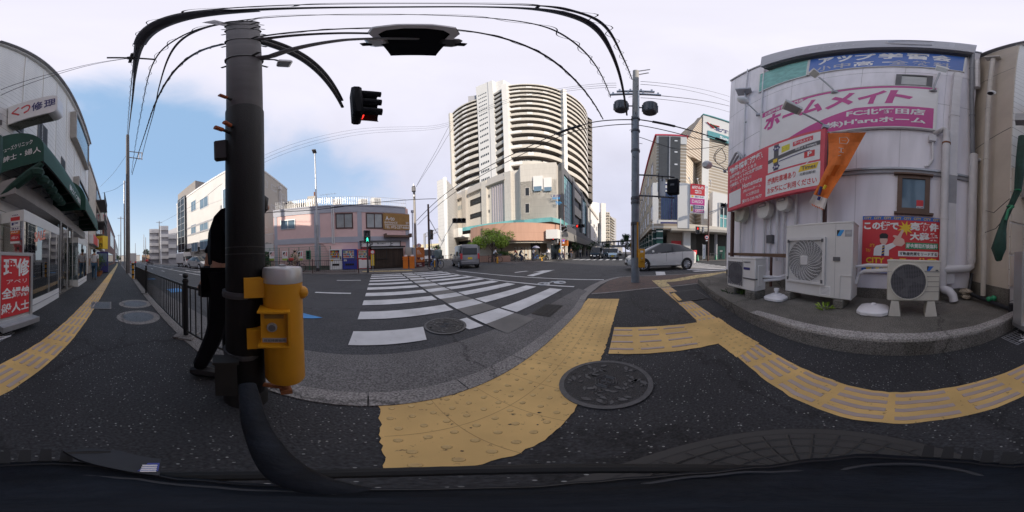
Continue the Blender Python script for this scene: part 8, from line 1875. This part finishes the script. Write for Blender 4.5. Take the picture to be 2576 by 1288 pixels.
# ------------------------------------------------------------------ vehicles
def wheel(par,x,y,r,w_,seed=0):
 s=1 if x>0 else-1;k=M();k.lathe([(r*.7,-w_/2),(r*.95,-w_/2),(r,-w_*.35),(r,w_*.35),(r*.95,w_/2),(r*.7,w_/2)],m_tyre,24,(x,y,r),'X');o=k.build('wheel',par,True)
 k=M();xo=x+s*w_*.5;k.lathe([(r*.68,-w_*.1),(r*.68,w_*.45)] if s>0 else [(r*.68,-w_*.45),(r*.68,w_*.1)],m_dgrey,20,(x,y,r),'X')
 for i in range(10):a=i*.6283;k.tube([(xo,y+.05*r*math.cos(a),r+.05*r*math.sin(a)),(xo,y+.66*r*math.cos(a),r+.66*r*math.sin(a))],.035,m_rim,4)
 k.torus((xo-s*.01,y,r),r*.66,.018,m_rim,'X',20,5);k.build('rim',o)
def car(label,loc,az,st,m,r=.30,wy=None,cat='car',name='car',plate=m_signw,roofm=None,rear=False,s=1.0):
 t=T(name,label,cat,tuple(loc),yaw(az));prof=lambda y,zb,zl,zt,wb,wr:[(0,zb),(.8*wb,zb),(.97*wb,zb+.08),(wb,zb+.3),(wb*1.0,(zb+zl)/2+.12),(wb*.985,zl),(wr+(.02),zt-.06),(wr-.08,zt-.012),(0,zt+.012)]
 rows_=[]
 for S in st:
  p=[(a*s,b*s) for a,b in prof(*S)];rows_.append([V((a,S[0]*s,b)) for a,b in p]+[V((-a,S[0]*s,b)) for a,b in p[-2:0:-1]])
 n=len(rows_[0]);vs=sum(rows_,[]);body,glass,roof=[],[],[]
 for i in range(len(st)-1):
  ha,hb=st[i][3]-st[i][2],st[i+1][3]-st[i+1][2]
  for j in range(n):
   f=(i*n+j,(i+1)*n+j,(i+1)*n+(j+1)%n,i*n+(j+1)%n);sym=min(j,n-1-j)
   if sym==5 and max(ha,hb)>.25:glass.append(f)
   elif sym in (6,7) and (max(ha,hb)>.25) and abs(ha-hb)>.2:glass.append(f)
   elif sym in (6,7) and roofm and min(ha,hb)>.25:roof.append(f)
   else:body.append(f)
 body+=[tuple(range(n)),tuple(range((len(st)-1)*n,len(st)*n))[::-1]]
 k=M();k.add(vs,[f[::-1] for f in body],m);
 if roof:k.add(vs,[f[::-1] for f in roof],roofm)
 wb=max(S[4] for S in st)*s;yr,yf=wy[0]*s,wy[1]*s;r*=s
 for y in (yr,yf):
  for sx in (-1,1):k.lathe([(.001,wb*sx-.02*sx),(r*1.16,wb*sx-.02*sx),(r*1.16,wb*sx+.006*sx),(.001,wb*sx+.006*sx)] if sx>0 else [(.001,-wb-.006),(r*1.16,-wb-.006),(r*1.16,-wb+.02),(.001,-wb+.02)],m_black,22,(0,y,r*1.02),'X')
 for sx in (-1,1):
  for y in (yr+(yf-yr)*.5,yr+(yf-yr)*.12):k.box(sx*wb-.004,sx*wb+.004,y-.006,y+.006,(st[2][1]+.25)*s,(st[2][2])*s,m_dgrey)
 k.build('body',t,True);k=M();k.add(vs,[f[::-1] for f in glass],m_glassd);k.build('window',t,True)
 for y in (yr,yf):
  for sx in (-1,1):wheel(t,sx*(wb-.085*s),y,r,.19*s)
 y0,y1=st[0][0]*s,st[-1][0]*s;zf=st[-2][2]*s;zr=st[1][2]*s
 for sx in (-1,1):
  k=M();a=st[-2];k.ball((sx*a[4]*.8*s,(a[0]-.05)*s,(a[2]-.08)*s),.15*s,m_signw,10,(1,.8,.5));k.build('headlight',t,True)
  k=M();a=st[1];k.bbox(sx*a[4]*.88*s-.07*s,sx*a[4]*.88*s+.09*s,(a[0]-.10)*s,(a[0]+.14)*s,(a[2]-.28 if rear else a[2]-.12)*s,(a[2]+.14)*s,m_red,.02);k.build('tail_light',t,True)
  k=M();i=max(j for j,S in enumerate(st) if S[3]-S[2]>.28);y=(st[i][0]+.6)*s;k.ball((sx*(wb+.09*s),y,(st[i][2]+.08)*s),.09*s,m,8,(1.1,.7,.8));k.build('mirror',t,True)
  for y in (yr+(yf-yr)*.34,yr+(yf-yr)*.66):k=M();k.box(sx*wb-.012,sx*wb+.012,y-.09*s,y+.09*s,(st[2][2]-.13)*s,(st[2][2]-.1)*s,m_alu);k.build('door_handle',t)
 k=M();k.box(-.17*s,.17*s,y0-.02,y0+.01,(st[0][2]-.25)*s,(st[0][2]-.1)*s,plate);k.build('number_plate',t);k=M();k.box(-.17*s,.17*s,y1-.02,y1+.012,.4*s,.55*s,plate);k.build('number_plate',t)
 k=M();k.box(-st[-1][4]*.8*s,st[-1][4]*.8*s,y1-.06,y1+.008,.28*s,.42*s,m_black);k.build('grille',t)
 if rear:k=M();a=st[0];k.box(-a[4]*.8*s,a[4]*.8*s,y0-.012,y0+.02,(a[2]+.08)*s,(a[3]-.12)*s,m_glassd);k.build('rear_window',t);k=M();k.bbox(-a[4]*s,a[4]*s,y0-.06,y0+.1,.3*s,.55*s,m,.03);k.build('bumper',t)
 return t
hatch=[(-2.02,.40,.80,.84,.64,.58),(-1.95,.28,.98,1.05,.79,.66),(-1.74,.24,1.05,1.20,.83,.62),(-1.15,.2,1.04,1.43,.845,.56),(-.4,.2,.98,1.51,.85,.57),(.2,.2,.93,1.48,.85,.57),(1.32,.2,.86,.91,.83,.66),(1.75,.22,.76,.81,.79,.62),(1.97,.28,.60,.66,.68,.55),(2.05,.34,.5,.54,.52,.4)]
boxy=[(-1.69,.3,.93,1.62,.69,.60),(-1.6,.22,.97,1.77,.735,.63),(-.6,.2,.96,1.79,.735,.63),(.3,.2,.95,1.78,.735,.62),(.72,.2,.95,1.70,.735,.60),(1.15,.2,.95,1.02,.73,.64),(1.58,.24,.84,.92,.70,.58),(1.68,.32,.6,.66,.62,.5),(1.7,.36,.5,.54,.58,.45)]
def paint(n,c):return mat(n,c,.28,.35,var=.02,coat=.6)
m_silver=mat('car_silver_white',(.74,.73,.72),.3,.1,var=.02,coat=.6);m_gun=paint('car_gunmetal',(.18,.18,.19));m_cblack=paint('car_black',(.015,.016,.02));m_cwhite=paint('car_pale_blue',(.62,.68,.72));m_cw=paint('car_white',(.66,.66,.66))
fr_w,re_w=gp(1612,683,RZ),gp(1735,677.5,RZ);dv=fr_w-re_w;azc=math.degrees(math.atan2(dv.x,dv.y));scl=dv.length/2.58;dn=dv.normalized();rt_=V((dn.y,-dn.x,0))
car('silver white hatchback with a black roof passing behind the corner pole',(fr_w+re_w)/2-dn*.0+rt_*.8*scl*(1 if rt_.dot(fr_w)>0 else-1)+UP*0,azc,hatch,m_silver,.315,(-1.29,1.29),roofm=m_cblack,s=min(scl,1.15))
car('grey boxy minivan with red tail lights and a yellow plate turning away',gp(1163,675.5,RZ)+V((-.3,1.5,0)),-32,boxy,m_gun,.29,(-1.26,1.22),'van','minivan',m_gold,rear=True,s=1.05)
bx,bw=atz(1502,27),atz(1543.5,27.2)
car('black minivan waiting at the far crossing as first in its lane',V((bx.x,bx.y,RZ)),222,boxy,m_cblack,.3,(-1.26,1.22),'van','minivan',rear=True,s=1.12)
p=atz(1523,33);car('dark minivan queueing behind the black one',V((p.x,p.y,RZ)),222,boxy,m_cblack,.3,(-1.26,1.22),'van','minivan',rear=True,s=1.08)
car('pale blue small boxy car waiting in the right lane of the far crossing',V((bw.x,bw.y,RZ)),222,boxy,m_cwhite,.28,(-1.26,1.22),'car','small_car',m_gold,rear=True,s=1.0)
p=atz(1556,48);car('dark car far behind the pale blue one',V((p.x,p.y,RZ)),222,hatch,m_cblack,.3,(-1.29,1.29),s=1.0)
p=atz(1078,19.5);car('white van half hidden behind the orange advert and signal mast',V((p.x,p.y,RZ)),150,boxy,m_cw,.29,(-1.26,1.22),'van','minivan',rear=True,s=1.0)
p=atz(502,21);car('white car partly hidden behind the person in black',V((p.x,p.y,RZ)),40,hatch,m_cw,.3,(-1.29,1.29),s=1.05)
p=atz(291,62);car('white car parked at the far end of the left pavement',V((p.x,p.y,0)),40,hatch,m_cw,.3,(-1.29,1.29))
# light truck with a box body coming towards us
p=gp(467,671.5,RZ);tk=T('light_truck','small silver truck with a pale canvas box driving towards us','truck',tuple(p),yaw(38));k=M();k.bbox(-.74,.74,-2.1,.55,.62,2.25,m_ac,.05);k.prism([(-.70,-2.1,2.2),(.70,-2.1,2.2),(.5,-2.1,2.42),(-.5,-2.1,2.42)],(0,2.6,0),m_ac);k.build('cargo_box',tk)
k=M();k.prism([(-.72,.6,.35),(-.72,1.6,.35),(-.72,1.62,.85),(-.72,1.45,1.0),(-.72,1.0,1.78),(-.72,.6,1.82)],(1.44,0,0),m_silver);k.box(-.6,.6,-2.05,.7,.42,.6,m_dgrey);k.build('cab',tk)
k=M();k.add([V((-.66,1.45,1.03)),V((.66,1.45,1.03)),V((.62,1.04,1.74)),V((-.62,1.04,1.74))],[(0,1,2,3)],m_glassd);k.v=[(a,b+.012,c+.006) for a,b,c in k.v];k.build('windscreen',tk)
for sx in (-1,1):k=M();k.box(sx*.725-.003,sx*.725+.003,.7,1.15,1.02,1.65,m_glassd);k.build('window',tk);k=M();k.bbox(sx*.52-.13,sx*.52+.13,1.58,1.635,.68,.85,m_signw,.02);k.build('headlight',tk);k=M();k.bbox(sx*.85-.07,sx*.85+.07,1.2,1.26,1.1,1.35,m_black,.02);k.build('mirror',tk);wheel(tk,sx*.66,-1.35,.27,.17);wheel(tk,sx*.66,1.05,.27,.17)
k=M();k.bbox(-.72,.72,1.55,1.66,.35,.6,m_grey,.03);k.box(-.17,.17,1.66,1.67,.42,.55,m_signw);k.build('bumper',tk)
p=atz(334,40);tk=T('box_truck','white truck seen from behind at the end of the railing','truck',(p.x,p.y,RZ),yaw(-140));k=M();k.bbox(-.9,.9,0,4,.9,2.9,m_wh,.05);k.build('cargo_box',tk);k=M();k.box(-.9,.9,-.05,.05,.55,.85,m_red);k.box(-.45,.45,-.06,.04,.56,.84,m_signw);k.build('bumper',tk)
for sx in (-1,1):wheel(tk,sx*.75,1.2,.4,.25)
# ------------------------------------------------------------------ bicycles and people
def bicycle(label,p,az,m,basket=True,cat='bicycle',group='bicycles at the junction',s=1.0):
 t=T('bicycle',label,cat,tuple(p),yaw(az),group);r=.33
 for y in (-.53,.53):
  k=M();k.torus((0,y,r),r-.02,.022,m_tyre,'X',22,6);o=k.build('wheel',t,True);k=M()
  for i in range(8):a=i*.785;k.cyl((0,y,r),(0,y+(r-.03)*math.cos(a),r+(r-.03)*math.sin(a)),.005,m_steel,3)
  k.build('spokes',o)
 k=M();A,B,C,D=V((0,-.05,.3)),V((0,-.18,.75)),V((0,.38,.82)),V((0,.53,r))
 for a,b in ((A,B),(A,C),(B*.9+C*.1,A),(A,V((0,-.53,r))),(V((0,-.53,r)),B),(C,D)):k.cyl(a,b,.022,m,6)
 k.build('frame',t);k=M();k.tube([(-.27,.2,1.0),(-.2,.36,1.0),(0,.38,.98),(.2,.36,1.0),(.27,.2,1.0)],.014,m_steel,6);k.cyl(C,(0,.38,.99),.016,m_steel,6);k.build('handlebar',t)
 k=M();k.bbox(-.09,.09,-.33,-.05,.78,.86,m_black,.03);k.build('saddle',t)
 if basket:
  k=M();k.prism([(-.16,.45,.75),(.16,.45,.75),(.16,.72,.75),(-.16,.72,.75)],(0,0,.25),m_dgrey);k.build('basket',t)
 return t
RIDE=dict(pel=(0,-.17,.96),wst=(0,-.12,1.1),cst=(0,-.04,1.27),upc=(0,.03,1.41),nck=(0,.07,1.49),hdb=(0,.10,1.55),hed=(0,.11,1.62),top=(0,.10,1.69),shL=(-.18,.03,1.4),elL=(-.25,.1,1.15),wrL=(-.24,.24,1.04),haL=(-.24,.29,1.03),shR=(.18,.03,1.4),elR=(.25,.1,1.15),wrR=(.24,.24,1.04),haR=(.24,.29,1.03),
 hpL=(-.09,-.15,.92),knL=(-.11,.22,.72),anL=(-.11,.04,.38),toL=(-.11,.17,.32),hpR=(.09,-.15,.92),knR=(.11,.16,.55),anR=(.11,-.04,.2),toR=(.11,.1,.16))
WALK=dict(knL=(-.09,.12,.5),anL=(-.09,.16,.1),toL=(-.09,.3,.07),knR=(.09,-.03,.48),anR=(.09,-.2,.12),toR=(.09,-.06,.03))
m_beige=mat('beige_cloth',(.45,.36,.28),.85);m_shred=mat('red_cloth',(.40,.06,.05),.85);m_shyel=mat('yellow_cloth',(.60,.45,.04),.85);m_shgr=mat('grey_cloth',(.14,.14,.15),.85);m_shbl=mat('navy_cloth',(.03,.04,.10),.85)
def rider(bl,rl,x,D,az,bm,sh,tr,basket=True,hair=m_hair,hat=None,z=0,s=1.0):
 p=atz(x,D,z);b=bicycle(bl,p,az,bm,basket);person(rl,p,yaw(az),RIDE,sh,tr,hair,hat=hat,sleeve=.95 if hat else .6,group='cyclists at the junction',s=s);return b
rider('bicycle with a red basket load ridden along the green fence','cyclist in beige with a sun hat riding past the posters',744,13.0,-140,m_shbl,m_beige,m_beige,hat=m_beige)
k=M();p=atz(732,12.9,.98);k.bbox(p.x-.2,p.x+.2,p.y-.18,p.y+.18,.88,1.1,m_shred,.05);tag(k.build('shopping_bag',org=tuple(p)),'red bag in the front basket of the beige cyclist','bag')
rider('blue framed bicycle loaded with a covered child seat by the grey bollard','cyclist in grey at the corner near the grey bollard',1096,12.2,20,mat('bike_blue',(.02,.12,.42),.4),m_shgr,m_shbl)
p=atz(1103,12.0);k=M();k.bbox(p.x-.3,p.x+.25,p.y-.25,p.y+.25,.75,1.45,mat('cover_grey_green',(.13,.16,.16),.7,var=.2,scale=8),.12);tag(k.build('seat_cover',None,True,org=(p.x,p.y,.75)),'grey green rain cover over the bicycle child seat','cover')
rider('dark bicycle crossing in the sun before the podium','cyclist in dark clothes riding across before the podium',1311,19.5,95,m_dgrey,m_shgr,m_shbl,z=RZ)
rider('parked looking bicycle with rider in red by the podium windows','cyclist in a red top behind the dark clothed cyclist',1297,23,-100,m_dgrey,m_shred,m_shgr)
rider('bicycle of the rider in a white hat before the podium entrance','cyclist in white with a dark hat near the podium entrance',1380,21.6,-95,m_dgrey,m_signw,m_shgr,hat=m_black)
rider('city bicycle ridden in front of the hedge','cyclist in white and black passing the hedge',1246,18.9,80,m_dgrey,m_signw,m_black)
p=atz(1342,21.8);person('pedestrian in white carrying an open parasol before the podium',p,yaw(80),dict(WALK,elR=(.24,.12,1.2),wrR=(.14,.28,1.3),haR=(.12,.3,1.36)),m_signw,m_shbl)
k=M();c=p+V((.35,0,1.35));k.cyl(c,c+UP*.65,.012,m_steel,5);k.lathe([(.55,.32),(.5,.42),(.35,.54),(.15,.62),(.01,.64)],mat('parasol_grey',(.25,.25,.33),.7),14,c);tag(k.build('parasol',org=tuple(c)),'grey parasol held by the pedestrian in white','parasol')
bicycle('blue share bicycle parked among the cyclists',atz(1355,22.2),95,MATS['bike_blue']);bicycle('yellowish bicycle parked right of the blue one',atz(1366,22.0),85,m_gold);bicycle('bicycle being pushed by the pair at the crossing',atz(1416,20.5),90,m_dgrey)
person('pedestrian in a yellow shirt at the left of the pair pushing a bicycle',atz(1408,20.7),yaw(85),WALK,m_shyel,m_shbl);person('pedestrian in a white shirt next to the yellow shirted one',atz(1416,21.0),yaw(95),WALK,m_signw,m_shbl)
for i,(x,D,sh,lb) in enumerate(((1437,27,m_black,'pedestrian in black walking under the dark arcade'),(1460,33,m_signw,'pedestrian in white deep in the arcade near the shop sign'),(1476,38,m_shgr,'pedestrian in grey farthest along the arcade'))):person(lb,atz(x,D),yaw(-140 if i%2 else 40),WALK,sh,m_shbl)
# motor scooter with a red delivery box
p=gp(377,666.8,RZ);t=T('delivery_scooter','delivery scooter with a round red box riding up the far lane','scooter',tuple(p),yaw(-20));m_scoot=mat('scooter_dark',(.05,.03,.05),.4)
for y in (-.6,.6):k=M();k.torus((0,y,.28),.22,.06,m_tyre,'X',18,6);k.build('wheel',t,True)
k=M();k.tube([(0,.6,.3),(0,.5,.9)],.05,m_scoot,8);k.bbox(-.16,.16,-.6,.05,.4,.75,m_scoot,.06);k.bbox(-.14,.14,.0,.5,.25,.35,m_scoot,.03);k.prism([(-.2,.45,.35),(.2,.45,.35),(.15,.55,.95),(-.15,.55,.95)],(0,.06,0),m_scoot);k.build('body',t);k=M();k.tube([(-.3,.4,.98),(0,.52,.98),(.3,.4,.98)],.02,m_black,6);k.build('handlebar',t)
k=M();k.bbox(-.28,.28,-1.0,-.45,.78,1.32,m_red,.12);k.build('delivery_box',t,True)
person('helmeted rider in dark clothes on the red boxed delivery scooter',p,yaw(-20),RIDE,m_shbl,m_shgr,m_scoot,s=.98,sleeve=.95)
# ------------------------------------------------------------------ overhead wires
def wire(label,pts,r,rings=0,cat='cable',closures=()):
 q=[(gp(a,b,c) if z else at(a,b,c)) for a,b,c,z in pts];path=smoothpath(q,10);k=M();rr=r if isinstance(r,list) else [r]*len(pts);rad=[]
 for i in range(len(pts)-1):rad+=[rr[i]+(rr[i+1]-rr[i])*j/10 for j in range(10)]
 rad.append(rr[-1]);k.tube(path,rad,m_wire,7)
 for f0,f1,R_ in closures:
  n=len(path)-1;sub=path[int(f0*n):int(f1*n)+1];k.tube(sub,R_,m_wire,9)
 if rings:
  dist=0;sp_=[]
  for a,b in zip(path,path[1:]):
   st_=max(2,int((b-a).length/.09));d=(b-a).normalized();x=d.cross(UP).normalized();y=x.cross(d)
   for j in range(st_):dist+=(b-a).length/st_;sp_.append(a.lerp(b,j/st_)+(x*math.cos(dist*9)+y*math.sin(dist*9)-y*.6)*rings)
  k.tube(sp_,.006,m_wire,3)
 o=tag(k.build('overhead_cable',None,True),label,cat,'overhead wires');return o
wire('thickest black cable bundle arching overhead from the left pole to the corner pole',[(322,350,14.7,0),(331,270,11.6,1),(338,200,10.8,1),(352,112,9.8,1),(430,52,9.4,1),(600,27,9.1,1),(950,18,8.8,1),(1300,20,8.5,1),(1460,48,8.1,1),(1535,125,7.7,1),(1565,215,7.4,1),(1577,290,5.7,0)],[.035,.04,.045,.085,.08,.06,.04,.035,.035,.03,.03,.03],.0,closures=((.275,.46,.10),))
wire('thin wires running close above the thickest cable bundle',[(320,345,14.7,0),(330,215,11.4,1),(346,100,10.4,1),(430,40,10,1),(600,19,9.8,1),(1300,12,9.4,1),(1480,40,9.3,1),(1560,130,9.2,1),(1590,200,5.8,0)],.018,.06)
wire('spiral wrapped wire arching overhead below the thickest bundle',[(331,435,14,0),(352,300,9.3,1),(385,160,8.5,1),(450,95,8.2,1),(600,52,8,1),(1050,37,7.8,1),(1350,62,7.6,1),(1470,130,7.4,1),(1536,245,5.6,0)],.014,.05)
wire('black cable from the left pole to the top of the wrapped signal pole',[(332,440,13.9,0),(360,350,8.6,1),(395,250,7.2,1),(475,145,6.6,1),(560,111,5.2,1)],.022,.03)
wire('pale looking thin cable from the left pole crossarm to the signal pole top',[(357,395,13.6,0),(382,300,10.0,1),(400,220,9.2,1),(440,118,8.6,1),(505,74,8.2,1),(575,58,8,1)],.02)
wire('long cable from the signal pole over the lamp hood to the corner pole lines',[(655,92,6.0,1),(800,76,6.5,1),(945,70,6.8,1),(1150,75,7.0,1),(1350,128,7.0,1),(1450,205,6.9,1),(1517,300,6.6,0)],.022,.03)
wire('heavy black telephone cable with a fat joint running down across the high-rise',[(1590,301,5.7,0),(1500,306,6.8,0),(1440,322,7.8,0),(1290,388,10.8,0),(1110,496,15.2,0),(1048,555,18.2,0)],.03,closures=((.36,.47,.085),))
wire('second telephone cable just below the heavy one across the high-rise',[(1590,312,5.7,0),(1510,318,6.8,0),(1440,332,7.8,0),(1290,400,10.8,0),(1110,510,15.2,0),(1050,566,18.2,0)],.024)
wire('black cable with thick joints from the corner pole to the grey wall',[(1600,300,5.75,0),(1690,316,6.0,0),(1760,335,6.4,0),(1830,358,6.68,0)],.03,closures=((.18,.38,.06),(.86,.98,.06)))
wire('slack cable below the jointed one between corner pole and grey wall',[(1600,314,5.75,0),(1690,332,6.0,0),(1760,350,6.4,0),(1830,364,6.68,0)],.02)
wire('lowest double drop wire from the corner pole to the grey wall',[(1608,345,5.7,0),(1690,372,6.0,0),(1760,374,6.4,0),(1830,364,6.68,0)],.014)
wire('tangled loop of wires hanging where the drop wires meet the grey wall',[(1828,364,6.66,0),(1800,390,6.5,0),(1806,412,6.5,0),(1826,400,6.6,0),(1812,372,6.5,0),(1796,400,6.4,0),(1828,428,6.6,0)],.014)
for i,(dy,lb) in enumerate(((0,'upper of three thin power lines over the pink building'),(9,'middle of three thin power lines over the pink building'),(18,'lower of three thin power lines over the pink building'))):wire(lb,[(662,392+dy,16,0),(880,328+dy*.8,16,0),(1105,314+dy*.5,16,0),(1330,236+dy*.5,10.5,0),(1550,209+dy*.6,6,0)],.012)
for i,(x,lb) in enumerate(((1143,'steep thin wire from the power lines down to the slim concrete pole'),(1130,'second steep wire down to the slim concrete pole'))):wire(lb,[(x,317,16,0),(1095,395-i*12,17,0),(1047,470,18.4,0)],.016)
for y0,y1,lb in ((205,243,'highest thin line from the corner pole passing above the grey building edge'),(212,256,'second thin line from the corner pole toward the grey building'),(238,267,'thicker black line from the crossarm toward the grey building'),(246,282,'lowest line from the crossarm toward the grey building')):wire(lb,[(1612,y0,5.8,0),(1720,y0+(y1-y0)*.3,8.5,0),(1835,y1,14,0)],.016 if y0!=238 else .026)
for x,z,x1,y1,lb in ((334,10.3,0,226,'upper service wire from the overhead bundle to the shoe shop wall'),(334,10.1,0,240,'lower service wire from the overhead bundle to the shoe shop wall')):wire(lb,[(x,146,z,1),(180,172+(y1-226)*.3,8.0,1),(90,196+(y1-226)*.6,6.6,1),(x1+2,y1,3.0,0)],.009)
k=M();c=gp(330,146,10.2);k.cyl(c-RV*.5,c+RV*.5,.05,m_black,8);k.ball(c,.12,m_black,8);k.cyl(c-AV*.3,c+AV*.3,.04,m_black,6);tag(k.build('wire_clamp',org=tuple(c)),'black clamp cluster on the overhead bundle where the service wires branch','clamp')
wire('black cable crossing low in front of the pink building roof',[(560,548,12.4,0),(662,536,12.9,0),(800,527,13.3,0),(960,508,14,0),(1097,500,14.6,0)],.028,closures=((.55,.62,.05),))
for y0,x1,y1,lb in ((388,252,470,'service wire fanning from the left pole to the beige house'),(455,256,486,'lower service wire from the left pole to the beige house balcony')):wire(lb,[(320,y0,14.5,0),((320+x1)/2,(y0+y1)/2+6,17,0),(x1,y1,20,0)],.014)
wire('thin line from the white office building roof down to the left',[(559,462,17,0),(480,520,26,0),(402,562,46,0)],.02)
